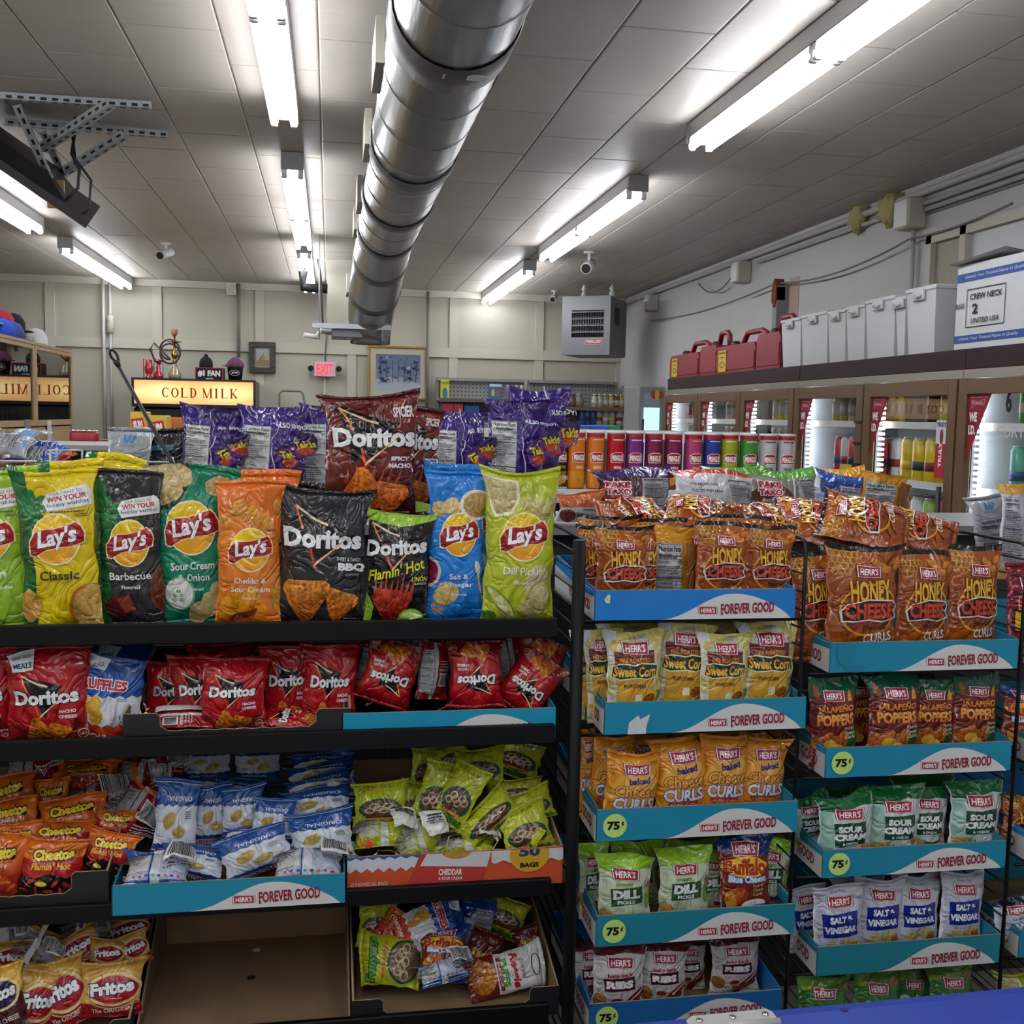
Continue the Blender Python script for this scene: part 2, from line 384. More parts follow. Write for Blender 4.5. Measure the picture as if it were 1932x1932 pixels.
def bag_meshes(dn, W, H, var, hero, T, lean, flop, amp):
    D = DES[dn]; k = (dn, round(W/.006), round(H/.008), var, hero, round(T/.01), lean, flop, amp)
    if k in _BM: return _BM[k]
    nx, ny = (24, 34) if hero else (14, 20)
    if hero not in D['art']:
        A = Art(D['A'], nx, ny); D['fn'](A); D['art'][hero] = A
        if dn in TRAYBAGS: A.v = [(.02+.96*x, A.A*.15+.85*y if y > .001 else y) for x, y in A.v]   # these bags fold under at the foot
    A = D['art'][hero]; P, B = bag_grid(W, H, T, sum(map(ord, dn))*7+var*31, nx, ny, lean, amp, flop)
    one = lambda c: (lambda x, y, h: (*(c if not h else D['back']), 1))
    body = grid_mesh(P, B, 1, ny-1, 'bag_body', one(D['base']), D['A'])
    ts = grid_mesh(P, B, ny-1, ny, 'top_seal', one(D['top']), D['A']); bs = grid_mesh(P, B, 0, 1, 'bottom_seal', one(D['bottom']), D['A'])
    art = art_mesh(A, P, grid_normals(P), 'printed_artwork', FILM)
    _BM[k] = (body, ts, bs, art); return _BM[k]
def bag(dn, name, label, loc, W, H, roll=0, yaw=0, lean=0, var=0, hero=False, T=None, group=None, flop=None, amp=.8, rot=None, center=False, cat='snack bag'):
    T = T or DES[dn]['T']*W
    ms = bag_meshes(dn, W, H, var, hero, T, 0., flop, amp)
    R = (Matrix.Rotation(math.radians(yaw), 4, 'Z') @ Matrix.Rotation(-math.radians(lean), 4, 'X') @ Matrix.Rotation(math.radians(roll), 4, 'Y')) if rot is None else rot
    loc = Vector([float(v) for v in loc])
    if center: loc = loc-(R @ Vector((0, 0, H/2)))
    r = link_mesh(ms[0], name); tag(r, label, cat, group)
    r.matrix_world = Matrix.Translation(loc) @ R.to_4x4() if True else None
    for m, n in zip(ms[1:], ('top_seal', 'bottom_seal', 'printed_artwork')):
        c = link_mesh(m, n); c.parent = r
        if not len(m.polygons): bpy.data.objects.remove(c)
    return r
def pbag(dn, name, label, cx, yt, w, Y, Z0, roll=0, var=0, hero=False, h=None, **k):
    """bag standing on height Z0 at room depth Y; cx, top row and width read off the photograph give its true size"""
    p = at(cx, yt, Y=Y); dpt = depth_of(p); W = w*dpt/F/math.cos(YAW)
    H = (p[2]-Z0) if h is None else h
    ang = math.radians(roll); x = p[0]-H/2*0
    # cx is the middle of the bag at half height: shift base for the roll
    base = (p[0]-math.sin(ang)*H*.5, Y, Z0)
    return bag(dn, name, label, base, W, H/max(.8, math.cos(ang)), roll=roll, var=var, hero=hero, **k)
def cbag(dn, name, label, cx, cy, w, h, Y, roll=0, tilt=0, yaw=0, var=0, fwd=None, **k):
    """bag lying in a heap: middle at (cx, cy), width w and height h read along the bag; roll turns it clockwise"""
    p = at(cx, cy, Y=Y); s = depth_of(p)/F
    R = Matrix.Rotation(math.radians(yaw), 4, 'Z') @ Matrix.Rotation(-math.radians(tilt), 4, 'X') @ Matrix.Rotation(math.radians(roll), 4, 'Y')
    ct = max(.4, abs(math.cos(math.radians(tilt)-math.atan2(1.6-p[2], Y)))); a = math.radians(roll)
    return bag(dn, name, label, p, w*s/math.hypot(math.cos(a), math.sin(a)*ct), h*s/math.hypot(math.sin(a), math.cos(a)*ct), rot=R, var=var, center=True, **k)
# ---- artwork helpers
RED = '9c1c2c'
def herr(A, cx, cy, w, rot=0):
    h = w*.42; a = math.radians(rot); 
    def q(k): 
        p = [(-w/2*k, h/2*k*1.1), (w/2*k, h/2*k*.75), (w/2*k*.97, -h/2*k*1.02), (-w/2*k*.95, -h/2*k*.8)]
        return [(cx+x*math.cos(a)-y*math.sin(a), cy+x*math.sin(a)+y*math.cos(a)) for x, y in p]
    A.poly(q(1.12), '5a0f1c'); A.poly(q(1.06), 'ffffff'); A.poly(q(.98), 'a82236')
    A.text("HERR'S", cx, cy, w=w*.78, h=h*.58, c='ffffff', bold=.02, rot=rot-2)
def chip(A, cx, cy, r, rot, c='e0922c', c2='b8561a', seed=1, kind='tri'):
    rg = random.Random(seed); p = []
    if kind == 'tri':
        for k in range(3):
            for dq in (-14, 0, 14): 
                t = math.radians(rot+120*k+dq); rr = r*(1.0 if dq == 0 else .93)*rg.uniform(.95, 1.03); p.append((cx+rr*math.cos(t)*.95, cy+rr*math.sin(t)*.95))
        A.poly(p, c, c2, mot=.8)
    else: A.ell(cx, cy, r, r*.75, c, c2, rot, n=16, mot=.35, wob=.08, seed=seed)
def lays_logo(A, cx, cy, r, rot=8, wob=0):
    A.ell(cx, cy, r*1.06, r*1.04, 'fff3c0'); A.ell(cx, cy, r, r*.98, 'f2cf1e', 'f0a01e')
    a = math.radians(rot); 
    def T(pts): return [(cx+x*r*math.cos(a)-y*r*math.sin(a), cy+x*r*math.sin(a)+y*r*math.cos(a)) for x, y in pts]
    ban = [(-1.16, -.42), (-.95, -.5), (-.5, -.34), (0, -.32), (.6, -.38), (1.12, -.3), (1.18, .05), (1.1, .34), (.95, .52), (.5, .42), (0, .4), (-.5, .46), (-.85, .4), (-1.12, .1)]
    A.poly(T([(x*1.05, y*1.1) for x, y in ban]), 'ffe9a8'); A.poly(T(ban), 'b3161f', '8f1018')
    A.text("Lay's", cx+.03*r, cy+.03*r, w=r*1.72, h=r*.88, c='ffffff', bold=.035, shear=.18, rot=rot, out='5a0a10', ow=.02)
def dor_logo(A, cx, cy, w, rot=0, edge='f08a3c'):
    a = math.radians(rot)
    def T(p): return [(cx+(x*math.cos(a)-y*math.sin(a))*w, cy+(x*math.sin(a)+y*math.cos(a))*w) for x, y in p]
    A.poly(T([(-.36, .36), (.3, .16), (.16, .02), (-.02, -.36), (-.14, -.1)]), '0c0a0a')
    A.line(T([(-.38, .37), (-.1, .22), (.05, .17)]), .022*w/.8, 'f2d0a8'); A.line(T([(-.38, .37), (-.26, .1)]), .02*w/.8, edge)
    A.line(T([(-.18, -.04), (-.1, -.36)]), .025*w/.8, 'd8452a')
    t = "Doritos"; A.text(t, cx, cy, w=w, h=w*.24, c='f4f4f4', bold=.045, rot=rot, out='0a0808', ow=.05)
    A.poly(T([(-.12, -.36), (-.08, -.28), (.36, .06), (.2, -.08)]), edge); A.poly(T([(-.115, -.34), (-.09, -.29), (.18, -.09)]), 'ffe8c8')
def nutri(A, x0, y0, x1, y1, seed=0, title=True, bg='e6e6e6', ink='1c1c20'):
    rg = random.Random(seed); A.rect(x0, y0, x1, y1, bg); w = x1-x0; y = y1-.02*w
    A.line([(x0+.02*w, y0+.02*w), (x1-.02*w, y0+.02*w), (x1-.02*w, y1-.02*w), (x0+.02*w, y1-.02*w), (x0+.02*w, y0)], .008*w, ink)
    if title: A.text('Nutrition Facts', (x0+x1)/2, y-.08*w, w=w*.88, h=.1*w, c=ink, bold=.02); y -= .17*w
    n = 0
    while y > y0+.1*w:
        big = n == 2; h = (.05 if big else .028)*w
        if big: A.text('Calories', x0+.25*w, y-.02*w, w=.4*w, h=.055*w, c=ink); A.text('150', x1-.14*w, y-.02*w, w=.18*w, h=.07*w, c=ink, bold=.02); y -= .1*w
        else:
            x = x0+.06*w; xe = x0+w*rg.uniform(.45, .9)
            while x < xe: l = w*rg.uniform(.03, .1); A.rect(x, y-h, min(x+l, xe), y, '55555c'); x += l+.014*w
            A.line([(x0+.05*w, y-h-.012*w), (x1-.05*w, y-h-.012*w)], .005*w if n % 6 else .02*w, ink); y -= h+.032*w
        n += 1
def barcode(A, x0, y0, x1, y1, seed=0):
    rg = random.Random(seed); A.rect(x0, y0, x1, y1, 'f0f0f0'); x = x0+.05*(x1-x0)
    while x < x1-.06*(x1-x0): w = (x1-x0)*rg.choice([.012, .02, .03]); A.rect(x, y0+.12*(y1-y0), x+w, y1-.08*(y1-y0), '101010'); x += w+(x1-x0)*rg.choice([.015, .025])
def smalltext(A, cx, cy, w, n, c, seed=0, gap=.03, h=.016):
    rg = random.Random(seed)
    for k in range(n):
        x = cx-w/2*rg.uniform(.7, 1); xe = cx+w/2*rg.uniform(.7, 1)
        while x < xe: l = w*rg.uniform(.06, .18); A.rect(x, cy-k*gap-h, min(x+l, xe), cy-k*gap, c); x += l+.02*w
def wave(A, y, c, A_top=None, amp=.02, n=9, up=True, c2=None, x0=0, x1=1, slope=0.):
    p = [(x0, y)]+[(x0+(x1-x0)*(k+.5)/n, y+slope*(k+.5)/n+amp*(1 if k % 2 else -1)) for k in range(n)]+[(x1, y+slope)]
    e = A.A if A_top is None else A_top
    p += [(x1, e), (x0, e)] if up else [(x1, e if A_top is not None else 0), (x0, e if A_top is not None else 0)]
    A.poly(p, c, c2)
# ---- family-size bags of the top shelf
def lays(base, lines, tc='ffffff', extra=None, bow=False, cy=1.13, low=None, foot=.0):
    def fn(A):
        if low: A.ell(.5, .9, .62, .75, low)
        if bow:
            A.rect(0, 0, .2, 1.95, '1d6b35'); A.poly([(0, .9), (.2, .7), (.17, 1.2), (0, 1.4)], '18552c')
            for k in range(9):
                t = k*40; x, y = .2+.13*math.cos(math.radians(t)), 1.5+.13*math.sin(math.radians(t))
                A.ell(x, y, .12, .05, '2f8a4a', '12552a', rot=t, n=10)
            A.ell(.2, 1.5, .05, .05, '3c9a58')
            A.poly([(.36, 1.58), (.42, 1.46), (.97, 1.52), (.98, 1.7), (.9, 1.76), (.42, 1.68)], 'f4f4f2')
            A.text('YOUR CHANCE TO', .66, 1.68, w=.4, h=.035, c='1c1c1c', rot=5); A.text('WIN YOUR', .67, 1.62, w=.5, h=.065, c='c01f3a', bold=.03, rot=5); A.text('holiday wishlist', .68, 1.545, w=.52, h=.06, c='2a6070', rot=5, bold=.01)
            smalltext(A, .66, 1.46, .5, 1, '4a3a10', 3)
        if extra: extra(A)
        lays_logo(A, .53, cy, .3)
        y = .7
        for tx, w, h in lines: A.text(tx, .53, y, w=w, h=h, c=tc, bold=.02); y -= h+.045
        smalltext(A, .85, 1.42, .16, 2, '2a2a2a', 4, .02, .008)
    return fn
def x_classic(A):
    A.ell(.12, .33, .13, .2, 'd9a94a', 'b98530', n=14, mot=.25, wob=.06); A.ell(.9, .24, .3, .33, 'b5651d'); A.ell(.92, .24, .27, .3, 'c9a54a', 'a57f33', mot=.4)
    for k in range(4): chip(A, .82+.1*(k % 2), .1+.11*k, .14, 30*k, 'dcb765', 'c59a48', k, 'p')
    A.rect(0, 0, .2, .1, '1d6b35')
def x_bbq(A):
    A.ell(.32, .28, .2, .17, '6b1f22', '4a1214', mot=.3); A.ell(1., .5, .2, .3, '7a3a1c', '5a2410', mot=.7); A.poly([(.3, .4), (.5, .45), (.6, .25), (.42, .2)], '8a3a30')
    A.rect(0, .0, .08, 1.9, '1d6b35')
def x_sour(A):
    A.ell(.16, 1.72, .38, .38, '2a2f2a'); A.ell(.14, 1.72, .33, .33, 'c8b478', 'a8925a', mot=.3)
    for k in range(5): chip(A, .02+.1*k, 1.6+.12*(k % 3), .16, 40*k, 'd8c48c', 'bda56a', k, 'p')
    chip(A, .88, 1.62, .16, 30, 'e0d2a0', 'c4b07a', 8, 'p')
    A.ell(.33, .38, .2, .2, '7fb08a'); A.ell(.32, .38, .18, .18, 'f4f4ee')
    for k in range(6): A.ring(.3+.05*math.cos(k*1.3), .36+.06*math.sin(k*2.1), .025, .02, .01, '4f9a4a', 8)
    for k in range(3): chip(A, .55+.15*k, .14+.1*k, .16, 50+30*k, 'd8c98e', 'bca968', 3+k, 'p')
def x_ched(A):
    for k in range(5): chip(A, .1+.22*k, 1.5+.1*((k*2) % 3), .15, 35*k, 'e8a23a', 'c47a1c', k, 'p')
    A.poly([(.05, .12), (.08, .45), (.62, .62), (.72, .42), (.3, .2)], 'f0a828', 'e08c14', mot=.15); A.poly([(.1, .06), (.3, .2), (.68, .32), (.6, .2)], '8a3a1c', mot=.6)
    A.ell(.72, .3, .08, .06, 'f0a020', n=7); A.ell(1.02, .5, .16, .3, 'e09a34', mot=.4)
def x_sv(A):
    for k in range(3): chip(A, .18+.2*k, 1.66+.05*(k % 2), .15, 20*k, 'ddc788', 'c4a760', k, 'p')
    A.ell(.85, 1.72, .32, .22, 'e8e4da'); A.ell(.87, 1.72, .28, .18, 'c9a868', 'a98448', mot=.4)
    A.ell(.0, .75, .2, .22, 'e6dcd6'); A.ell(-.02, .75, .17, .18, '8f1f48'); chip(A, .32, .45, .22, 10, 'dcc88a', 'c3a765', 5, 'p'); chip(A, .2, .28, .15, 60, 'c98f5a', 'b07840', 6, 'p')
    A.line([(.86, .8), (.97, .35)], .035, 'd8cdb8'); A.ell(.86, .82, .05, .1, 'e4e0d8', rot=15)
    for k in range(5): A.rect(0, .05+.09*k, 1, .08+.09*k, ('1b77cf', '2a8add')[k % 2])
    chip(A, .32, .45, .22, 10, 'dcc88a', 'c3a765', 5, 'p')
def x_dill(A):
    A.poly([(0, 1.85), (.46, 1.85), (.46, 1.6), (.35, 1.42), (.12, 1.36), (.05, 1.5)], 'f2eed8'); A.poly([(0, 1.83), (.42, 1.83), (.42, 1.6), (.33, 1.45), (.13, 1.4), (.06, 1.55)], 'd8cf98', 'b8a862', mot=.4)
    for k in range(4): chip(A, .6+.12*k, 1.55-.06*(k % 3), .12, 35*k, 'd2c682', 'b5a65c', k, 'p')
    A.ell(.25, .28, .3, .09, '8f9f3a', rot=-45); A.ell(.25, .29, .26, .06, 'd6d88e', rot=-45)
    for k in range(4): chip(A, .68+.1*(k % 2), .22+.14*k, .17, 45*k, 'e0d6a0', 'c6b878', k+4, 'p')
    A.ell(.08, .1, .12, .08, '3f6a1c', mot=.6)
design('lays_classic', 1.95, 'e9cd16', T=.42)(lays('', [('Classic', .5, .11)], '3a2c08', x_classic, True))
design('lays_bbq', 2.1, '2b2a2d', T=.4)(lays('', [('Barbecue', .62, .1), ('Flavored', .28, .05)], 'f0f0f0', x_bbq, True, low='333236'))
design('lays_sour', 1.85, '0f7f5c', T=.4)(lays('', [('Sour Cream', .56, .09), ('& Onion', .4, .09), ('Flavored', .22, .045)], 'eef6f0', x_sour, low='178a66'))
design('lays_ched', 2.1, 'e0701c', T=.42)(lays('', [('Cheddar &', .5, .08), ('Sour Cream', .6, .08), ('Flavored', .24, .045)], 'fbeedd', x_ched, low='e67e24'))
design('lays_sv', 2.2, '1f7fd6', T=.42)(lays('', [('Salt &', .34, .08), ('Vinegar', .5, .09), ('Flavored', .26, .04)], 'eaf4ff', x_sv, cy=1.3, low='2384dc'))
design('lays_dill', 1.95, 'b3bd22', T=.42)(lays('', [('Dill Pickle', .56, .1), ('Flavored', .24, .05)], 'f8f8e8', x_dill, low='bcc62c'))
design('lays_limon', 1.95, '9dc83a', T=.42)(lays('', [('Limón', .5, .12), ('Flavored - Sazonadas', .6, .05)], 'f4f8e8', lambda A: [A.ell(.3, .5, .5, .6, 'b8d84a', '8abf30'), A.ell(.3, .3, .25, .2, '6fae2a', mot=.2)], True))
@design('dor_bbq', 1.55, '26262a', top='1a1a1c', T=.4)
def _(A):
    dor_logo(A, .5, 1.02, .9, -2); A.text('SWEET & TANGY', .8, .79, w=.28, h=.04, c='e8e8e8', bold=.01, rot=-5); A.text('BBQ', .82, .7, w=.3, h=.1, c='f4f4f4', bold=.06, rot=-3); A.text('FLAVORED', .84, .62, w=.16, h=.025, c='cfcfcf')
    chip(A, .32, .36, .32, 90+180, seed=2); chip(A, .7, .3, .24, 250, seed=3); smalltext(A, .8, .12, .14, 2, 'cfcfcf', 2, .03, .012)
@design('dor_spicy', 1.4, '6d2119', top='4a1512', T=.4)
def _(A):
    A.rect(0, 0, 1, .3, '3c100e', None); A.rect(0, .3, 1, .55, '6d2119', '3c100e')
    A.poly([(.1, 1.32), (.4, 1.2), (.5, .9), (.3, .6), (.22, .95)], '0e0a0a'); dor_logo(A, .53, .93, .92, 2)
    A.text('NOW', .8, 1.28, w=.12, h=.04, c='e06a3a', bold=.03); A.text('SPICIER', .84, 1.2, w=.22, h=.11, c='f6f6f6', bold=.03, out='8a2a1c', ow=.04)
    A.text('SPICY', .84, .7, w=.22, h=.05, c='f4f4f4', bold=.05); A.text('NACHO', .84, .62, w=.26, h=.055, c='f4f4f4', bold=.05)
    for k in range(7): A.poly([(.2+.09*k, .4), (.26+.09*k, .4), (.25+.1*k, .58+.05*(k % 2))], 'd8651c', '7a2412')
    chip(A, .42, .32, .3, 210, 'e8862c', 'c4501a', 5); chip(A, .72, .28, .24, 260, 'e8862c', 'c4501a', 6); smalltext(A, .85, .1, .16, 2, 'b89a90', 2, .03, .012)
@design('dor_limon', 1.7, '17171a', top='8ab22a', T=.4)
def _(A):
    A.poly([(0, 1.7), (1, 1.7), (1, 1.62), (.5, 1.5), (0, 1.56)], '9cc436'); A.poly([(0, .5), (.14, .3), (.1, 0), (0, 0)], '8ab22a')
    dor_logo(A, .46, 1.2, .98, 5); A.text("Flamin' Hot", .46, .86, w=.95, h=.17, c='e6e02a', bold=.02, shear=.25, rot=14); A.text('LIMÓN', .84, .74, w=.26, h=.09, c='e6e02a', bold=.02, shear=.1); A.text('FLAVORED', .86, .66, w=.2, h=.035, c='f0f0f0')
    for k in range(8): A.poly([(.1+.08*k, .45), (.17+.08*k, .45), (.14+.09*k, .72+.05*(k % 3))], 'e0561c', '8a1c10')
    chip(A, .42, .34, .38, 30, 'c03a1c', '8f1f14', 9); A.ell(.72, .12, .2, .16, '7fc23a', rot=10, a0=-5, a1=185); A.ell(.72, .12, .17, .13, 'c8e68a', rot=10, a0=-5, a1=185)
def nacho(A, y=.66, big=False):
    A.rect(0, 0, 1, .25, '7a1016', None); A.ell(.5, .6, .45, .5, 'b5161e')
    dor_logo(A, .5, y, .78 if big else .72, 2); A.text('NACHO', .76, y-.19, w=.2, h=.045, c='f4f0f0', bold=.04); A.text('CHEESE', .76, y-.26, w=.22, h=.045, c='f4f0f0', bold=.04)
    chip(A, .4, .18, .2, 215, 'e8902c', 'c0601a', 4); chip(A, .64, .17, .16, 250, 'e8902c', 'c0601a', 5)
    A.ring(.9, .12, .06, .06, .01, 'd89a8a', 12); A.text('150', .9, .12, w=.07, h=.03, c='e0b0a0')
@design('dor_nacho', 1.15, 'a5131c', T=.36)
def _(A): nacho(A)
@design('dor_nacho_big', 1.2, 'a5131c', T=.36)
def _(A):
    nacho(A, .62, True); A.poly([(.12, 1.2), (.4, 1.2), (.36, .96), (.1, .94)], 'eef2f4'); A.text('GREAT WITH', .25, 1.12, w=.2, h=.04, c='1a6a8a', bold=.02); A.text('MEALS', .24, 1.02, w=.22, h=.065, c='1a3a6a', bold=.04)
    A.text('1.49', .84, .3, w=.1, h=.04, c='1a0a0a', bold=.02); smalltext(A, .84, .27, .14, 2, '1a0a0a', 1, .03, .01)
@design('dor_back', 1.15, 'a5131c', T=.36)
def _(A):
    A.rect(0, 0, 1, 1.15, '9c121a'); A.rect(.44, 0, .56, 1.15, 'd8d8d8'); A.rect(.5, 0, .56, 1.15, 'c8c8cc')
    barcode(A, .62, .28, .92, .55, 2); A.text('SNACK BOLD', .76, .62, w=.34, h=.05, c='f0f0f0', bold=.03); smalltext(A, .76, .8, .3, 3, 'e8c8c8', 2, .05, .02)
    nutri(A, .05, .15, .4, 1., 3); 
    for k in range(4): A.ell(.64+.08*k, .1, .03, .03, ('bfa0a0', 'e09060', 'e0b060', 'f0d0a0')[k], n=8)
@design('ruf_ched', 1.45, '1f4fa0', T=.36)
def _(A):
    A.rect(0, 1.2, 1, 1.45, '173f86'); wave(A, .78, 'e4e6ee', .2, .025, 11, up=False); wave(A, .26, 'd8461c', 0, .03, 11, up=False)
    A.poly([(.2, 1.45), (.52, 1.4), (.4, 1.2), (.12, 1.25)], 'd8e2ea'); A.text('MEALS', .3, 1.28, w=.22, h=.06, c='1a4a7a', bold=.03, rot=15)
    A.text('RUFFLES', .4, .98, w=.74, h=.17, c='c2202c', bold=.05, out='f4f4f4', ow=.07, rot=-3); chip(A, .25, .62, .17, 60, 'e8bc4a', 'cf9a2c', 2, 'p'); chip(A, .3, .42, .15, 80, 'e0b040', 'c48f28', 3, 'p')
    smalltext(A, .7, .75, .2, 2, '3a5a9a', 3, .025, .01); A.text('1.49', .76, .42, w=.16, h=.07, c='1c1c24', bold=.02); smalltext(A, .76, .36, .18, 3, '1c1c24', 5, .035, .015); A.text('CHEDDAR', .25, .1, w=.5, h=.08, c='f4e8e0', bold=.04)
@design('ruf_orig', 1.35, '204e94', T=.34, back='c8ccd6')
def _(A):
    wave(A, .88, 'ccd2de', .18, .02, 11, up=False); A.rect(0, 0, 1, .2, '1c4484'); wave(A, .2, '1c4484', 0, .02, 11, up=False)
    A.line([(0, 1.27), (1, 1.27)], .012, 'c8d2e4'); A.line([(0, .1), (1, .1)], .012, 'c8d2e4')
    A.text('ORIGINAL', .55, 1.0, w=.6, h=.09, c='d4dcea', bold=.02, rot=180); A.ring(.16, 1.12, .08, .07, .008, '7a9ad0', 10); A.text('160', .16, 1.12, w=.09, h=.045, c='7a9ad0', rot=180)
    chip(A, .35, .62, .17, 50, 'bfa85c', '9c8440', 2, 'p'); chip(A, .6, .42, .15, 10, 'bfa85c', '9c8440', 3, 'p'); smalltext(A, .8, .78, .16, 4, '33363f', 5, .035, .015)
    A.text('RUFFLES', .4, .08, w=.6, h=.12, c='a01c2c', bold=.04, out='d8dce8', ow=.06, rot=180)
@design('ruf_back', 1.1, 'b9c2d4', T=.34)
def _(A):
    A.rect(0, .9, 1, 1.1, '234f96'); A.rect(0, 0, 1, .16, '234f96'); A.line([(0, .09), (1, .09)], .02, 'dfe4ee'); A.rect(.42, 0, .56, 1.1, 'dadde6'); A.line([(.4, 0), (.4, 1.1)], .02, '234f96')
    for k in range(9): A.ell(.06+.1*k, .24, .028, .028, ('d8b02a', 'd8482a', 'c02a6a', '2a4ab0', '16a0c0', '203a90', 'e07030', '7a50a0', 'd83040')[k], n=9)
    nutri(A, .03, .34, .38, .88, 4, False); barcode(A, .64, .5, .94, .84, 3); smalltext(A, .78, .44, .3, 3, '2a2a34', 3, .035, .015)
@design('fun', 1.25, 'b9bf24', T=.36)
def _(A):
    for k in range(9): A.line([(-.1+.15*k, 0), (.2+.15*k, 1.25)], .007, 'd6da7c')
    A.ell(.5, .5, .42, .3, '0c5a3e'); A.ell(.5, .51, .37, .255, '6b4d38', '4c3424', mot=.3)
    for k in range(6): A.ring(.28+.09*k, .48+.06*((k*2) % 3), .1, .075, .028, 'c0aa8a', 12)
    A.text('NET WT. 3/4 OZ.', .5, 1.1, w=.5, h=.05, c='3a4210', rot=180); A.ring(.14, .96, .07, .08, .008, '3a4a10', 10); A.text('110', .14, .96, w=.07, h=.045, c='3a4a10', rot=180)
    A.text('Funyuns', .5, .14, w=.75, h=.16, c='3f8a2c', bold=.05, out='123c20', ow=.05, rot=180); A.rect(.25, .24, .75, .3, 'c88a1c')
@design('fun_up', 1.25, 'b9bf24', T=.36)
def _(A):
    A.ell(.5, .36, .44, .34, '0c5a3e'); A.ell(.5, .36, .39, .3, '8b7458', '6c543c', mot=.3)
    for k in range(7): A.ring(.22+.09*k, .34+.07*((k*2) % 3), .11, .085, .03, 'cdbb98', 12)
    A.text('Funyuns', .5, .98, w=.85, h=.24, c='4f9a34', bold=.05, out='123c20', ow=.06); A.rect(.15, .72, .88, .8, 'd0901c'); A.text('Onion Flavored Rings', .5, .76, w=.66, h=.05, c='5a2a10')
@design('fun_back', 1.1, 'b9bf24', T=.34)
def _(A):
    A.rect(.46, 0, .6, 1.1, 'd0d2cc'); nutri(A, .05, .3, .42, .95, 6, False, 'd2d6b0'); A.rect(.64, .5, .95, .92, 'dfe0d8'); smalltext(A, .8, .46, .28, 3, '3a3a20', 3, .035, .015)
    for k in range(5): A.ell(.1+.08*k, .2, .028, .028, ('2a8a5a', 'e08030', 'd8482a', '9ac060', '90b070')[k], n=9)
    smalltext(A, .8, .86, .22, 4, '20241c', 8, .05, .025); A.line([(0, .1), (1, .1)], .02, 'd8dc7a')
@design('cheetos', 1.15, 'd8691c', T=.36)
def _(A):
    A.rect(0, 0, 1, .45, 'b02a1c', None); A.rect(0, .45, 1, .7, 'd8691c', 'b02a1c')
    A.text('Cheetos', .5, .82, w=.66, h=.24, c='f2d23c', bold=.06, out='161010', ow=.08, rot=6); A.text('Crunchy', .5, .6, w=.4, h=.1, c='f0e0c0', bold=.02)
    for k in range(7): A.ell(.15+.11*k, .22+.09*((k*2) % 3), .11, .035, 'e87f22', 'c8521a', rot=37*k, n=10, mot=.5)
@design('cheetos_hot', 1.15, 'd4691e', T=.36)
def _(A):
    A.poly([(0, .75), (.3, .7), (.6, .78), (1, .85), (1, 0), (0, 0)], 'b01c1c'); A.poly([(0, .45), (.25, .38), (.5, .5), (.8, .44), (1, .55), (1, 0), (0, 0)], '141012')
    A.text('Cheetos', .52, .86, w=.66, h=.22, c='f2d23c', bold=.06, out='161010', ow=.08, rot=8); A.text("Flamin' Hot", .5, .64, w=.66, h=.13, c='f0c030', bold=.03, rot=6, shear=.2)
    for k in range(9): A.ell(.12+.1*k, .16+.08*((k*2) % 4), .09, .032, 'd8442a', '9c2018', rot=47*k, n=10, mot=.6)
    A.ell(.4, .3, .1, .05, 'f0e04a', n=9, mot=.3); A.text('160', .9, .1, w=.1, h=.06, c='f0f0f0', bold=.03)
@design('cheetos_back', 1.1, 'a81a20', T=.34)
def _(A):
    A.rect(.4, 0, .56, 1.1, 'c9ccd6'); A.rect(.36, 0, .4, 1.1, '6d1218'); nutri(A, .04, .2, .36, .95, 7, False, 'b9bcc6'); barcode(A, .64, .5, .94, .8, 5); smalltext(A, .8, .42, .3, 4, 'e8d0d0', 3, .045, .018); A.rect(0, .98, 1, 1.1, 'c8601c')
@design('fritos', 1.1, 'd2a04a', T=.36)
def _(A):
    A.rect(0, 0, 1, .3, '9c1420'); A.ring(.56, .58, .46, .34, .05, 'e6cf98'); A.ring(.56, .58, .52, .4, .03, 'dcb870'); A.ell(.56, .58, .4, .27, 'a81826')
    A.text('Fritos', .52, .62, w=.74, h=.26, c='f4f4f8', bold=.05, out='1c1a4a', ow=.06, rot=7); smalltext(A, .6, .42, .2, 1, 'e8c0a0', 2); A.text('The ORIGINAL', .55, .17, w=.7, h=.09, c='f0dcd0', bold=.02, rot=3)
@design('fritos_chili', 1.25, 'd8a83c', T=.36)
def _(A):
    A.poly([(0, .5), (1, .75), (1, 0), (0, 0)], '4a1c1e'); A.ring(.5, .78, .46, .3, .05, 'e8d8a0'); A.ell(.5, .78, .38, .24, '2a1640')
    A.text('Fritos', .5, .8, w=.72, h=.24, c='f4f4f8', bold=.05, out='14102a', ow=.06, rot=7); A.text('CHILI CHEESE', .5, .28, w=.7, h=.1, c='e8d8c8', bold=.02, rot=8)
@design('fritos_back', 1.1, 'c2c6d2', T=.34)
def _(A):
    A.rect(0, 0, 1, .12, 'd2a04a'); A.rect(0, .98, 1, 1.1, 'd2a04a'); nutri(A, .05, .2, .42, .95, 9, True, 'c6cad6'); barcode(A, .6, .5, .9, .8, 7); smalltext(A, .75, .42, .4, 5, '3a3a48', 5, .045, .018); A.rect(.44, 0, .54, 1.1, 'd4d6de')
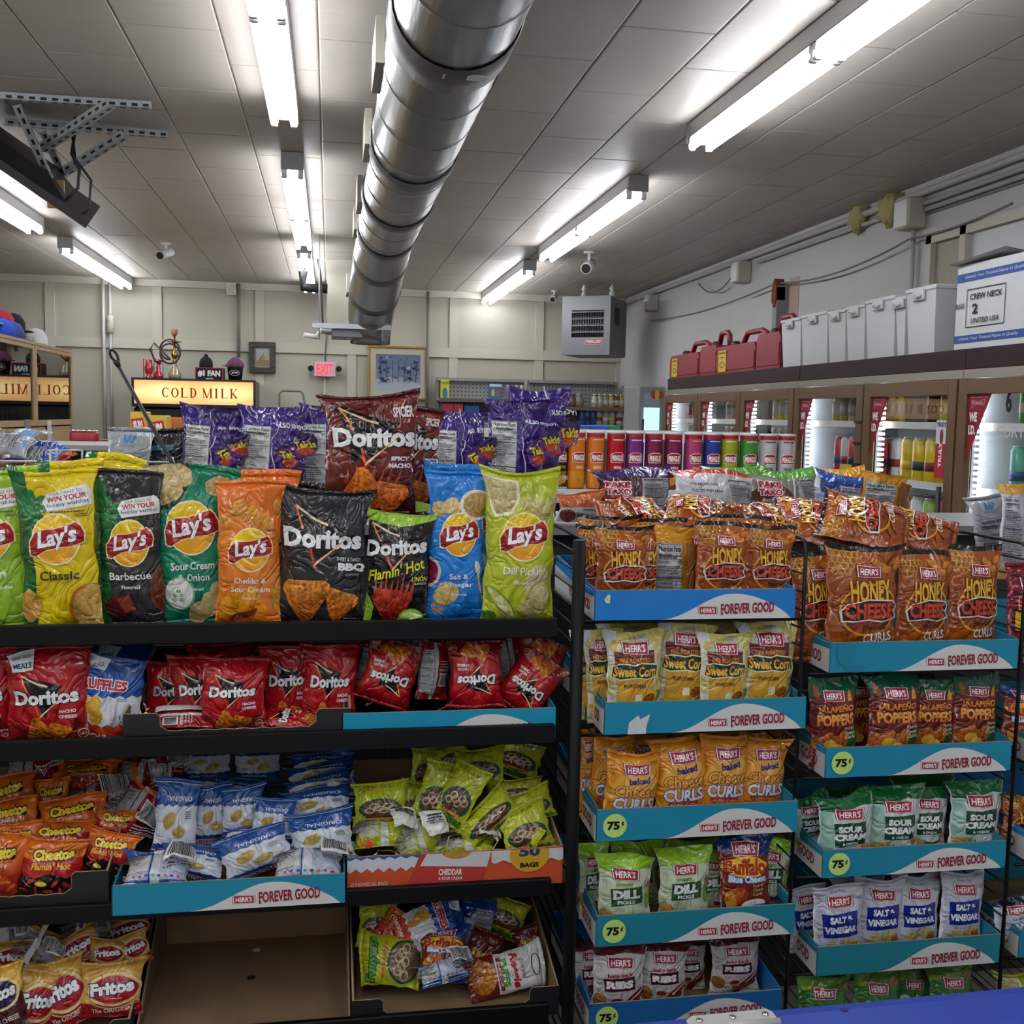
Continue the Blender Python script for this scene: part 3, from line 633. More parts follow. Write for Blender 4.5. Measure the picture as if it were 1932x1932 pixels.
# ---- one-ounce bags on the blue trays
@design('honey', 1.32, '9a4a1c', top='1a1516', T=.36)
def _(A):
    A.rect(0, .9, .9, 1.32, 'a5541e'); A.rect(0, 1.25, 1, 1.32, '1a1516')
    for j in range(4):
        for i in range(5):
            if i+j < 6: A.ring(.03+.08*i+.04*(j % 2), 1.21-.07*j, .045, .045, .01, 'd0a83a', 6)
    for k in range(5): A.ell(.62+.09*k, 1.12-.05*(k % 3), .09, .045, 'd88a2c', 'b8661c', rot=-25+15*k, n=10)
    for k in range(6): A.ell(.1+.17*k, .1+.05*(k % 2), .13, .06, 'b8601c', '8a4014', rot=20*k, n=10)
    A.ring(.52, .52, .42, .34, .03, 'd8982a', 20); herr(A, .52, 1.0, .34)
    A.text('HONEY', .54, .75, w=.6, h=.28, c='e8ae2e', bold=.035, out='2a1410', ow=.03, arc=-.15); A.poly([(.14, .36), (.1, .5), (.2, .6), (.5, .66), (.86, .64), (.97, .56), (.9, .5), (.96, .4), (.7, .36), (.5, .39)], 'e8d8d0'); A.poly([(.16, .38), (.13, .5), (.22, .59), (.5, .645), (.85, .62), (.93, .56), (.87, .5), (.92, .42), (.7, .38), (.5, .41)], '2a1410'); A.text('CHEESE', .52, .51, w=.7, h=.2, c='c8401c', bold=.04)
    A.text('Flavored', .6, .3, w=.34, h=.07, c='18100c', bold=.01); A.text('CURLS', .66, .17, w=.42, h=.12, c='f2ece6', bold=.02, rot=3)
@design('corn', 1.3, 'ddd8c4', top='d8cd78', T=.38)
def _(A):
    A.rect(0, 1.12, .2, 1.3, 'e2e4ee'); A.rect(.2, 1.12, .45, 1.3, 'd8cc70'); A.rect(.75, 1.12, 1, 1.3, 'd8cc70'); A.rect(0, .3, .08, .6, 'd8cc70'); A.rect(.92, .3, 1, 1.0, 'd8cc70'); A.rect(.93, .0, 1, .3, 'e2e4ee')
    for x, y in ((.14, 1.12), (.1, 1.06), (.9, 1.05), (.94, 1.12)): A.ell(x, y, .06, .05, 'd8c060', n=8, wob=.15)
    A.rect(.1, .72, .86, 1.0, '6d2a1e'); A.rect(.13, .02, .86, .74, 'cf9a30', 'dba83c'); herr(A, .5, 1.05, .46, 0)
    A.text('FIRE ROASTED', .48, .86, w=.58, h=.07, c='e09a3a', bold=.02); A.poly([(.04, .6), (.05, .78), (.2, .82), (.48, .8), (.6, .83), (.92, .79), (.93, .6), (.7, .56), (.5, .58), (.2, .55)], 'f0e6c0'); A.poly([(.06, .61), (.07, .77), (.2, .8), (.48, .78), (.6, .81), (.9, .77), (.91, .61), (.7, .575), (.5, .6), (.2, .57)], '1c3a20'); A.text('Sweet Corn', .48, .69, w=.8, h=.17, c='e8742a', c2='f0d04a', bold=.035)
    A.text('POPCORN', .46, .46, w=.4, h=.06, c='3a1c10', bold=.02); A.ell(.62, .16, .42, .12, '5f8a3a', rot=24); A.ell(.58, .18, .36, .11, 'e2c02e', 'd0a020', rot=24, mot=.25)
    A.ell(.74, .25, .12, .08, '9a5a20', rot=24, mot=.8); A.poly([(.46, .2), (.47, .32), (.6, .33), (.6, .2)], 'f2ecc8'); A.ell(.12, .06, .1, .07, 'e8c860', n=8, mot=.2); A.text('GLUTEN FREE', .48, 1.2, w=.34, h=.035, c='3a3a3a')
@design('curls', 1.3, 'd98a1c', T=.38)
def _(A):
    A.ell(.55, .55, .5, .45, 'e2a02c'); A.ell(.58, .6, .46, .4, 'e8b048', 'dc8e20'); herr(A, .55, 1.0, .5, 4)
    A.text('baked', .6, .8, w=.42, h=.12, c='2a2a7a', bold=.04, rot=6); A.text('Cheese', .56, .6, w=.86, h=.2, c='eaa22c', bold=.03, out='2a2460', ow=.04, arc=.06); A.text('CURLS', .54, .36, w=.82, h=.22, c='e2e0f4', bold=.04, out='2a2460', ow=.04)
    A.poly([(.2, .24), (.84, .24), (.8, .16), (.22, .18)], 'b0342a'); A.text('with REAL Cheese', .5, .2, w=.5, h=.04, c='f4e0d0'); A.poly([(.2, .16), (.9, .2), (.7, 0), (.3, 0)], 'd8701c', mot=.2); smalltext(A, .85, 1.12, .2, 2, '5a3a10', 3, .03, .01)
@design('dill', 1.3, 'c2cfae', top='8fbe28', T=.38)
def _(A):
    A.poly([(0, 1.3), (1, 1.3), (1, 1.0), (.6, 1.04), (.3, .98), (0, 1.02)], '93c42c'); A.rect(0, 0, 1, .2, 'b4c890', 'c2cfae'); A.rect(.9, .1, 1, .95, 'dfe2dc'); herr(A, .48, .94, .48, 0)
    A.text('creamy', .46, .76, w=.34, h=.07, c='5a9a2c', bold=.03); A.poly([(.18, .7), (.82, .72), (.84, .4), (.2, .37)], '28542c'); A.text('DILL', .5, .59, w=.54, h=.17, c='ececec', bold=.07); A.text('PICKLE', .5, .44, w=.36, h=.07, c='ececec', bold=.04)
    A.text('ARTIFICIALLY', .36, .33, w=.2, h=.03, c='8a8a70'); A.text('FLAVORED', .36, .29, w=.18, h=.03, c='8a8a70'); A.ell(.12, .17, .12, .17, 'c9a054', 'a07c38', rot=25, mot=.2)
    for k in range(4): A.line([(.04+.05*k, .06), (.1+.05*k, .3)], .008, '8f6c30')
    A.ell(.66, .17, .16, .06, 'f0f0ea'); A.poly([(.5, .16), (.82, .16), (.78, .04), (.54, .04)], '8a1c30'); A.ell(.66, .17, .13, .04, 'dfe6d8', mot=.2); A.ell(.93, .55, .05, .28, '8fa03a', mot=.3); A.ell(.94, .72, .06, .05, 'a84a60', mot=.4)
@design('buffalo', 1.35, '7c2c18', top='1a3a8a', T=.38)
def _(A):
    A.poly([(0, 1.35), (1, 1.35), (1, .95), (.5, 1.1), (0, 1.15)], '17357e'); A.poly([(0, 0), (1, 0), (1, .15), (.5, .1), (0, .22)], '17357e'); herr(A, .5, 1.14, .5, -6)
    A.ell(.48, .86, .46, .17, 'f0b82a', rot=-6, wob=.12, n=26); A.text('Buffalo', .48, .86, w=.84, h=.26, c='b8321c', bold=.02, out='3a140c', ow=.02, rot=-6); A.text('Blue Cheese', .5, .65, w=.78, h=.13, c='dfe8f8', bold=.05, out='2a5ab0', ow=.08, rot=-4)
    for k, tx in enumerate(('Flavored', 'Cheese', 'Curls')): A.text(tx, .7, .52-.08*k, w=.22, h=.055, c='f0d8a0', rot=-3)
    A.ell(.28, .36, .2, .16, 'c8622a', '9a3a18', mot=.6); A.ell(.16, .24, .1, .22, 'd08a34', rot=10, mot=.3); A.ell(.6, .16, .26, .12, 'e8ecf0'); A.poly([(.34, .16), (.86, .16), (.76, 0), (.44, 0)], '2a62b8')
@design('ribs', 1.35, 'cdc9c6', top='6a1420', T=.38)
def _(A):
    A.poly([(0, 1.35), (1, 1.35), (1, 1.12), (.6, 1.18), (0, 1.14)], '5e101c'); herr(A, .5, 1.0, .5, 0); A.text('baby back', .5, .76, w=.52, h=.1, c='a8242c', bold=.03); A.poly([(.16, .7), (.8, .72), (.82, .44), (.18, .42)], '4a0e18'); A.text('RIBS', .49, .57, w=.56, h=.17, c='f0f0f0', bold=.07)
    A.text('ARTIFICIALLY FLAVORED', .4, .36, w=.34, h=.035, c='7a6a60'); A.ell(.12, .2, .12, .18, 'b87a3c', '8f5a28', rot=20, mot=.3)
    for k in range(4): A.line([(.05+.04*k, .06), (.12+.04*k, .32)], .008, '7a4a20')
    A.ell(.44, .22, .14, .08, 'c8b0a0'); A.ell(.44, .22, .11, .06, '8a1a14', mot=.4); A.ell(.78, .24, .3, .1, '8f2418', '5e100c', rot=38, mot=.7); A.ell(.7, .1, .25, .08, '7a1c14', rot=20, mot=.7); A.line([(.68, .2), (.98, .42)], .035, 'd8cbb4')
@design('jalap', 1.35, '6d2418', top='1c5a3e', T=.38)
def _(A):
    A.poly([(0, 1.35), (1, 1.35), (1, 1.0), (.75, 1.1), (.3, 1.1), (0, 1.0)], '1b5a3e'); A.ell(.12, 1.12, .05, .12, 'a85a28', rot=15, mot=.5); herr(A, .48, 1.06, .42, 0)
    A.poly([(.76, .96), (.86, .96), (.86, 1.06), (.81, 1.16), (.77, 1.06)], 'e0902c'); A.text('JALAPEÑO', .5, .84, w=.78, h=.16, c='ef9a32', c2='d8602a', bold=.04, out='5a1410', ow=.03); A.text('POPPERS', .5, .66, w=.8, h=.2, c='f2ae48', c2='e0702c', bold=.05, out='5a1410', ow=.03)
    for k in range(5): A.ell(.14+.17*k, .24+.08*(k % 2), .15, .13, 'c0702c', '9a4c1c', rot=40*k, mot=.6)
    A.ell(.34, .22, .14, .1, 'e0b03a', 'c8902a'); A.ell(.5, .14, .14, .09, 'e6bc4c'); A.ell(.84, .3, .1, .2, '2f6a34', '1c4a24', rot=-25)
    for k, tx in enumerate(('Flavored', 'Cheese', 'Curls')): A.text(tx, .78, .5-.08*k, w=.24, h=.06, c='f0e8c8')
@design('sour', 1.3, 'ccd4d2', top='1c6a3a', T=.38)
def _(A):
    A.poly([(0, 1.3), (1, 1.3), (1, 1.04), (.7, 1.08), (.35, 1.0), (0, 1.0)], '1f7a3e', '14582c'); A.rect(.0, .15, .2, .98, '9cc4b4'); herr(A, .52, .94, .52, 0)
    A.poly([(.2, .76), (.84, .78), (.86, .3), (.22, .28)], '1c4a2c'); A.text('SOUR', .52, .64, w=.5, h=.13, c='f0f0f0', bold=.06); A.text('CREAM', .52, .48, w=.64, h=.14, c='f0f0f0', bold=.06); A.text('& ONION', .52, .34, w=.34, h=.06, c='f0f0f0', bold=.03)
    A.ell(.2, .14, .18, .09, 'c8ae6a', 'a88c48', mot=.3); A.ell(.62, .15, .22, .1, '2f7a48'); A.ell(.62, .18, .2, .07, 'eef2ea', mot=.15); A.ell(.86, .24, .1, .08, 'c88468', mot=.2)
@design('salt', 1.35, 'c6c8d2', T=.38)
def _(A):
    A.text('Gluten Free', .46, 1.22, w=.3, h=.045, c='2a2a5a', shear=.2); herr(A, .5, 1.03, .5, 0); A.poly([(.12, .8), (.86, .84), (.88, .36), (.14, .34)], '16268a'); A.text('SALT &', .5, .7, w=.5, h=.13, c='f0f0f4', bold=.06); A.text('VINEGAR', .5, .5, w=.7, h=.14, c='f0f0f4', bold=.06)
    A.text('ARTIFICIALLY FLAVORED', .44, .28, w=.4, h=.04, c='8a8a96'); chip(A, .34, .13, .16, 10, 'd6c888', 'b8a860', 2, 'p'); chip(A, .64, .22, .15, 40, 'd6c888', 'b8a860', 3, 'p'); A.rect(.7, .0, .88, .2, 'b06a2a'); A.ell(.79, .2, .09, .03, 'c88444'); smalltext(A, .88, 1.1, .16, 2, '4a4a50', 2, .03, .012)
@design('onion', 1.3, '3a7a34', top='5f8f2a', T=.38)
def _(A):
    A.poly([(0, 1.3), (1, 1.3), (1, 1.2), (0, 1.1)], '6a9a30'); herr(A, .5, 1.02, .44, -3); A.text('Onion', .5, .7, w=.8, h=.28, c='d8dcd0', bold=.06); A.text('RINGS', .5, .42, w=.5, h=.12, c='e0e0d8', bold=.03); A.ell(.85, 1.12, .12, .08, '8a6a3a', mot=.5); A.text('NEW!', .14, 1.12, w=.2, h=.07, c='c8d03a', bold=.03)
@design('ranch', 1.3, 'b8c0cc', top='141c30', T=.38)
def _(A):
    A.poly([(0, 1.3), (1, 1.3), (1, 1.0), (0, 1.12)], '141c34'); herr(A, .45, 1.0, .5, -4); A.text('creamy', .45, .8, w=.4, h=.08, c='4a6a9a', bold=.03); A.text('RANCH', .48, .64, w=.7, h=.16, c='e8ecf4', bold=.06, out='2a5a9a', ow=.08); A.ell(.4, .2, .25, .13, 'c8a864', 'a88844', mot=.3); A.text('& habanero', .48, .48, w=.5, h=.07, c='d8862a', bold=.03)
@design('redhot', 1.32, '8c1f30', T=.38)
def _(A):
    herr(A, .45, 1.02, .5, 0); A.text('RED', .4, .78, w=.5, h=.16, c='d02a2a', bold=.06, out='f0d0a0', ow=.05); A.text('HOT', .45, .54, w=.7, h=.26, c='e8c02a', bold=.07, out='5a1010', ow=.06)
    for k in range(5): A.ell(.1+.2*k, .2+.08*(k % 2), .14, .06, 'b04a24', '8a2c14', rot=30*k, mot=.5)
@design('back1', 1.5, '3a1c78', T=.4)
def _(A):       # purple rolled-tortilla bag seen from behind
    A.rect(0, 1.34, 1, 1.5, '2e1466'); nutri(A, .05, .08, .47, 1.24, 11, True); A.line([(.54, .02), (.54, 1.4)], .012, 'd0c8e8'); A.text('ALSO ENJOY!', .78, 1.2, w=.36, h=.06, c='f0f0f4', bold=.03, rot=6)
    for x, y, r in ((.72, .86, 12), (.88, 1.0, 18)):
        A.ell(x, y, .13, .17, '1c1444', '6a2c8a', rot=-30); A.ell(x, y-.06, .08, .07, 'c84a1c', mot=.4); A.text('Takis', x, y+.02, w=.2, h=.09, c='e6cc2a', bold=.04, out='2a1020', ow=.05, rot=r)
    A.text('FOLLOW US ON:', .76, .5, w=.32, h=.045, c='e8e4f4', bold=.02, rot=4)
    for k in range(3): A.ring(.66, .4-.09*k, .025, .025, .008, 'f0f0f4', 8); A.rect(.71, .385-.09*k, .92, .412-.09*k, 'e0dcf0')
    A.ring(.76, .08, .16, .035, .006, 'e0dcf0', 4)
@design('back2', 1.45, '9a9ca2', top='7c7e84', T=.4)
def _(A):       # silver bag seen from behind
    A.text('RAP', .5, 1.27, w=.3, h=.13, c='2f7ab8', bold=.05); A.text('SNACKS', .48, 1.16, w=.36, h=.05, c='5a8ab0'); nutri(A, .12, .1, .86, 1.06, 12, True, 'a6a8ae')
@design('back3', 1.45, '16161c', T=.4)
def _(A):
    A.rect(.2, 1.1, .75, 1.18, '2a5a7a'); A.text('ICON', .48, .85, w=.5, h=.16, c='2a4a9a', rot=12, shear=.3); smalltext(A, .5, .6, .6, 5, '3a4a6a', 4, .06, .02)
@design('pake_purple', 1., '4c2a30', top='2c1a4a', T=.3)
def _(A):
    A.rect(0, .84, 1, 1., '33205c'); A.poly([(0, .84), (.55, .84), (.55, 0), (0, .3)], '4a2424', mot=.3); A.text('PAKE', .25, .7, w=.34, h=.12, c='b8143a', bold=.06, out='f0e8e8', ow=.1); A.text('TAXO', .26, .56, w=.34, h=.12, c='b8143a', bold=.06, out='f0e8e8', ow=.1)
    A.rect(.02, .42, .5, .48, 'a8321c'); A.text("pa' la reunion", .3, .36, w=.36, h=.07, c='d8b03a', rot=6); A.line([(0, .26), (.2, .02)], .04, 'd0c8d8'); A.line([(.55, .3), (.36, .02)], .03, 'd0c8d8'); nutri(A, .58, .06, .97, .82, 5, False, 'b9b6be')
@design('pake_green', 1., '8b8880', top='5a9a34', T=.3)
def _(A):
    A.rect(0, .84, 1, 1., '5d9e38'); A.ell(.3, .35, .34, .36, '5a3a28', mot=.5); A.text('PAKE', .26, .7, w=.32, h=.12, c='c0183a', bold=.06, out='f0e8e8', ow=.1); A.text('TAXO', .26, .55, w=.34, h=.12, c='c0183a', bold=.06, out='f0e8e8', ow=.1)
    A.text('Botanero', .3, .4, w=.3, h=.06, c='e8e8e0'); A.text("pa' los compadres", .34, .3, w=.5, h=.07, c='c8c03a', rot=3); A.line([(.62, .84), (.6, 0)], .03, 'd8dcd8'); nutri(A, .68, .06, .98, .8, 6, False, 'c0c0c0')
@design('sabritas', .9, 'c9cad0', top='c03a2c', T=.3)
def _(A):
    A.rect(0, .76, 1, .9, 'c8b8b8'); A.poly([(0, .9), (1, .9), (.9, .82), (.3, .84), (.2, .74), (.1, .84)], 'b83028'); A.poly([(0, .45), (.4, .3), (.6, .3), (.6, 0), (0, 0)], 'd8bc2c'); A.text('TUS REUNIONES,', .34, .66, w=.36, h=.05, c='2a2a30', bold=.01); A.text('PUEDES PREPARAR', .38, .55, w=.4, h=.05, c='2a2a30', bold=.01)
    A.text('Sabritas', .3, .22, w=.5, h=.2, c='b8202c', bold=.04, rot=6, shear=.2, out='f0f0f0', ow=.06); nutri(A, .64, .04, .97, .74, 9, False, 'cfcfd4')
@design('yel_back', 1.1, 'c98a1c', T=.3)
def _(A): A.rect(0, .9, 1, 1.1, 'd8981c'); nutri(A, .03, .05, .72, .88, 8, True, 'b4b4b4'); A.rect(.74, 0, 1, .88, '7a4a20')
@design('blue_back', 1.1, '1c3c8c', T=.3)
def _(A): A.rect(0, .86, 1, 1.1, '2a5ab0', '16307a'); nutri(A, .42, .04, .97, .84, 8, True, 'b4b6bc'); A.rect(0, 0, .4, .6, '6a8ab0'); A.text("pa' la diversion", .2, .5, w=.38, h=.06, c='d8b03a')
@design('orange_tops', .7, 'c4642c', T=.3)
def _(A): A.rect(0, 0, 1, .36, 'c0c0c4'); nutri(A, .5, .02, .95, .34, 8, False, 'c6c6cc'); A.ell(.2, .2, .15, .12, '6a2a1c', mot=.4)
@design('reggie', 1.5, 'd8d8d6', top='d8d8d6', T=.34)
def _(A):
    A.rect(0, 0, 1, .55, '6a1c18'); A.ell(.5, .3, .4, .25, 'c8862c', '9a5a1c', mot=.7); A.text('gourmet', .5, 1.05, w=.5, h=.1, c='a01c2c', shear=.2); A.text('Reggie', .5, .9, w=.85, h=.2, c='b81c2c', bold=.04, shear=.2); A.text('PUFFS', .5, .72, w=.7, h=.12, c='4a9a2c', bold=.05); A.rect(.1, .58, .9, .66, '8a2a1c'); A.text('BARBECUE', .5, .62, w=.6, h=.05, c='f0e8e0'); A.ring(.5, 1.32, .25, .09, .02, '1c1c1c')
@design('brown', 1.3, '5a1f16', T=.34)
def _(A): A.text("Reese's", .5, .8, w=.7, h=.2, c='c88a2c', bold=.04, shear=.2); A.ell(.4, .3, .25, .15, '8a4a20', mot=.5)
# ------------------------------------------------------------------ room
ZC, YB, XR, XL, YF = 2.9, 11.2, 3.17, -4.6, -8.5
M_ceil = mat('painted_ceiling_tile', 'aca49b', rough=.46, var=.07, scale=3, bump=.12, bscale=5, stretch=(1, 6, 1), spec=.4)
M_seam = mat('ceiling_backing', 'b8b2aa', rough=.9)
M_wall = mat('painted_wall_cream', 'b5b0a0', rough=.75, var=.06, scale=2.2, bump=.1, bscale=9)
M_trim = mat('painted_trim_cream', 'bcb7a8', rough=.6, var=.05, scale=5)
M_white = mat('white_wall_paint', 'b9b9b6', rough=.7, var=.05, scale=3, bump=.15, bscale=14)
M_floor = mat('vinyl_floor', '8f8b84', rough=.35, var=.12, scale=3)
M_black = mat('black_powder_coat', '07080a', rough=.55, var=.1, spec=.25)
M_metal = mat('brushed_galvanised_steel', '9a9a98', rough=.3, metal=1, var=.16, scale=3, bump=.12, bscale=9, stretch=(1, 1, 12))
M_steel = mat('galvanised_strut', 'b4b8bc', rough=.4, metal=.35, var=.15, scale=20)
M_chrome = mat('chrome', 'd0d0d0', rough=.15, metal=1)
M_dark = mat('dark_plastic', '1a1a1c', rough=.5)
M_plast = mat('white_plastic', 'dcdcda', rough=.35, var=.03)
MB().box(XL, YF, -.1, XR, YB, 0).build('floor', M_floor)['kind'] = 'structure'
ceil = MB().box(XL, YF, ZC+.006, XR, YB, ZC+.1).build('ceiling', M_seam, loc=(0, 0, 0)); ceil['kind'] = 'structure'
tw, tl = .3315, .7035; x0 = -.0443; rest = MB(); tm = {}
def tile_mb(w, l):
    g = .0022; return MB().add([(g, g, .014), (w-g, g, .014), (w-g, l-g, .014), (g, l-g, .014), (g+.0005, g+.0005, .0015), (w-g-.0005, g+.0005, .0015), (w-g-.0005, l-g-.0005, .0015), (g+.0005, l-g-.0005, .0015), (g+.005, g+.005, 0), (w-g-.005, g+.005, 0), (w-g-.005, l-g-.005, 0), (g+.005, l-g-.005, 0)],
        [(0, 1, 5, 4), (1, 2, 6, 5), (2, 3, 7, 6), (3, 0, 4, 7), (4, 5, 9, 8), (5, 6, 10, 9), (6, 7, 11, 10), (7, 4, 8, 11), (11, 10, 9, 8)])
rg = random.Random(5); ncol = 0
i0 = math.ceil((XL-x0)/tw); k = 0
for i in range(int((XL-x0)/tw)-1, int((XR-x0)/tw)+1):
    xa, xb = max(XL, x0+i*tw), min(XR, x0+(i+1)*tw)
    if xb-xa < .03: continue
    off = (3.868 if i % 2 == 0 else 3.868+tl/2)-tl*12
    for j in range(0, 36):
        ya, yb = max(YF, off+j*tl), min(YB, off+(j+1)*tl)
        if yb-ya < .05: continue
        px = F*((xa+xb)/2*rt[0]+ya*rt[1])/((xa+xb)/2*fw[0]+ya*fw[1]+1e-6) if ya > 1 else 9999
        vis = ya > 1.7 and -1100 < px < 1100
        if vis and ncol < 296:
            key = (round(xb-xa, 3), round(yb-ya, 3))
            if key not in tm: tm[key] = tile_mb(xb-xa, yb-ya).mesh('ceiling_tile', M_ceil)
            o = bpy.data.objects.new('ceiling_tile', tm[key]); COL.objects.link(o); o.parent = ceil; o.location = (xa, ya, ZC-.001+rg.uniform(0, .0008)); o.rotation_euler = (rg.uniform(-.001, .001), rg.uniform(-.0014, .0014), 0); ncol += 1
        else: rest.box(xa+.003, ya+.003, ZC, xb-.003, yb-.003, ZC+.013)
ro = rest.build('ceiling_tile_field', M_ceil, ceil); ro['kind'] = 'stuff'
# back wall: panels between battens
wb = MB().box(XL, YB, 0, XR, YB+.1, ZC).build('wall_back', M_wall, loc=(0, 0, 0)); wb['kind'] = 'structure'
zr = at(150, 645, Y=YB)[2]
bx = [at(x, 600, Y=YB)[0] for x in (-60, 95, 297, 490, 664, 856, 1018, 1172)]
for x in bx: MB().box(x-.045, YB-.022, 0, x+.045, YB, ZC).build('batten', M_trim, wb)
MB().box(XL, YB-.03, zr-.05, XR, YB, zr+.05).build('rail', M_trim, wb)
MB().box(XL, YB-.05, ZC-.07, XR, YB, ZC).build('cornice', M_trim, wb)
MB().box(XL, YB-.02, 0, XR, YB, .12).build('skirting', M_trim, wb)
wr = MB().box(XR, YF, 0, XR+.1, YB, ZC).build('wall_right', M_white, loc=(0, 0, 0)); wr['kind'] = 'structure'
for nm, a in (('wall_left', (XL-.1, YF, 0, XL, YB, ZC)), ('wall_front', (XL, YF-.1, 0, XR, YF, ZC))):
    MB().box(*a).build(nm, M_wall)['kind'] = 'structure'
# right wall details
M_patch = mat('joint_compound', 'a39c8a', rough=.85, var=.08, scale=6)
def wq(x, y, X=XR): return at(x, y, X=X)
for (xa, xb, yt, yb) in ((1240, 1300, 620, 705), (1382, 1450, 570, 640)):
    a, b = wq(xa, yt), wq(xb, yb); MB().box(XR-.004, min(a[1], b[1]), 1.85, XR, max(a[1], b[1]), (a[2]+wq(xb, yt)[2])/2).build('plaster_patch', M_patch, wr)
yk = wq(1487, 600)[1]
pp = mat('bare_brick', '7a3f28', rough=.9, var=.2, scale=30)
MB().box(XR-.09, yk, 1.2, XR, yk+.07, 2.55).build('wall_step', mat('grey_pilaster', '8a8a86', rough=.8), wr)
MB().prism([(yk-.0, 2.45), (yk+.03, 2.4), (yk+.07, 2.44), (yk+.075, 2.52), (yk+.06, 2.57), (yk+.03, 2.6), (yk+.0, 2.54)], 'x', XR-.1, XR-.03).build('broken_plaster', pp, wr)
MB().box(XR-.05, yk+.07, 0, XR, YB, 2.52).build('furred_panel', M_white, wr)
M_pk = mat('faded_pink_paint', 'b39a90', rough=.8)
MB().box(XR-.004, yk-.16, 1.3, XR, yk-.02, 2.6).build('bare_paint_strip', M_pk, wr)
t_ = MB()
t_.tube([(XR-.03, YF, ZC-.055), (XR-.03, YB, ZC-.055)], .02).tube([(XR-.025, YF, ZC-.115), (XR-.025, wq(1440, 400)[1], ZC-.115)], .013).tube([(XR-.025, YF, ZC-.15), (XR-.025, wq(1745, 370)[1]-.05, ZC-.15)], .013)
yj = wq(1737, 370)[1]; yj2 = wq(1412, 500)[1]; yj3 = wq(1240, 562)[1]
t_.tube([(XR-.03, yj, ZC-.2), (XR-.03, yj, 1.7)], .014)
tag(t_.build('trim_1', mat('painted_conduit', 'b4b4b0', rough=.5)), 'cream painted conduit run along the top of the white right wall', 'conduit')
for yy, s, lb in ((yj, .075, 'square white junction box high on the right wall above the white bins'), (yj2, .07, 'white junction box on the conduit above the broken plaster'), (yj3, .07, 'small white junction box nearest the back corner of the right wall')):
    t = thing('junction_box', lb, 'electrical box', (XR-.05, yy, ZC-.24)); MB().box(XR-.11, yy-s, ZC-.24, XR, yy+s, ZC-.08, .008).build('box', M_trim, t); MB().box(XR-.116, yy-s+.01, ZC-.23, XR-.11, yy+s-.01, ZC-.09).build('cover_plate', M_plast, t)
def foam(px, py, s, lb):
    p = wq(px, py); mb = MB(); bm = bmesh.new(); bmesh.ops.create_icosphere(bm, subdivisions=3, radius=s); rg2 = random.Random(int(px))
    for v in bm.verts:
        n = v.co.normalized(); v.co = v.co*(1+.25*math.sin(n.x*7+px)*math.cos(n.y*9)+.12*math.sin(n.z*17)); v.co.x *= .45
    me = bpy.data.meshes.new('f'); bm.to_mesh(me); bm.free(); me.materials.append(mat('expanding_foam', 'a89c6a', rough=.8, var=.2, scale=30, bump=.5)); me.polygons.foreach_set('use_smooth', [True]*len(me.polygons))
    o = link_mesh(me, 'foam_lump', loc=(XR-s*.3, p[1], p[2])); tag(o, lb, 'foam sealant')
foam(1628, 410, .09, 'lumpy beige foam on the right wall, the left one of two'); foam(1690, 393, .1, 'beige foam plug on the right wall nearest the junction box')
w = MB(); pa, pb_ = wq(1240, 605), wq(1932, 410)
def sag(a, b, s, n=16): return [np.array(a)+(np.array(b)-np.array(a))*t+np.array((0, 0, -s*4*t*(1-t))) for t in np.linspace(0, 1, n+1)]
q1, q2, q3, q4 = wq(1240, 605), wq(1480, 535), wq(1735, 452), wq(1932, 385)
for q in (q1, q2, q3, q4): q[0] = XR-.06
w.tube(sag(q1, q2, .05)+sag(q2, q3, .06)[1:]+sag(q3, q4, .02)[1:], .006, 5)
tag(w.build('wall_cable', mat('grey_cable', '6a6a68', rough=.6)), 'thin grey cable sagging along the upper right wall', 'cable')
w = MB(); w.tube(sag(wq(1330, 535)-(.06, 0, 0), wq(1402, 510)-(.06, 0, 0), .12), .006, 5); tag(w.build('wall_cable', MATS['grey_cable']), 'short loose cable looping under the conduit near the back of the right wall', 'cable')
# boarded window high on the right
ya, yb2 = wq(1932, 400)[1]-.6, wq(1762, 480)[1]; zt, zb = wq(1762, 445)[2], 1.7
win = MB(); tt = .05
for (a, b, c, d) in ((ya, yb2, zt-tt, zt), (ya, ya+tt, zb, zt), (yb2-tt, yb2, zb, zt), (wq(1833, 450)[1]-.025, wq(1833, 450)[1]+.025, zb, zt)): win.box(XR-.05, a, c, XR, b, d)
wo = win.build('window_1', M_trim, loc=(0, 0, 0)); wo['kind'] = 'structure'
ym = wq(1833, 450)[1]
MB().box(XR-.02, ym+.025, zb, XR-.008, yb2-tt, zt-tt).build('pane', mat('dusty_board', '9a9684', rough=.6, var=.12, scale=9, stretch=(1, 6, 1)), wo)
MB().box(XR-.02, ya+tt, zb, XR-.008, ym-.025, zt-tt).build('pane', mat('frosted_pane', 'b4b8b8', rough=.4, var=.1, scale=7), wo)
for z in (zt+.12, ): MB().box(XR-.012, YF, z, XR, yj-.02, z+.012).build('board_joint', mat('joint_grey', '77756e', rough=.8), wr)  # plain grey strip along the joint
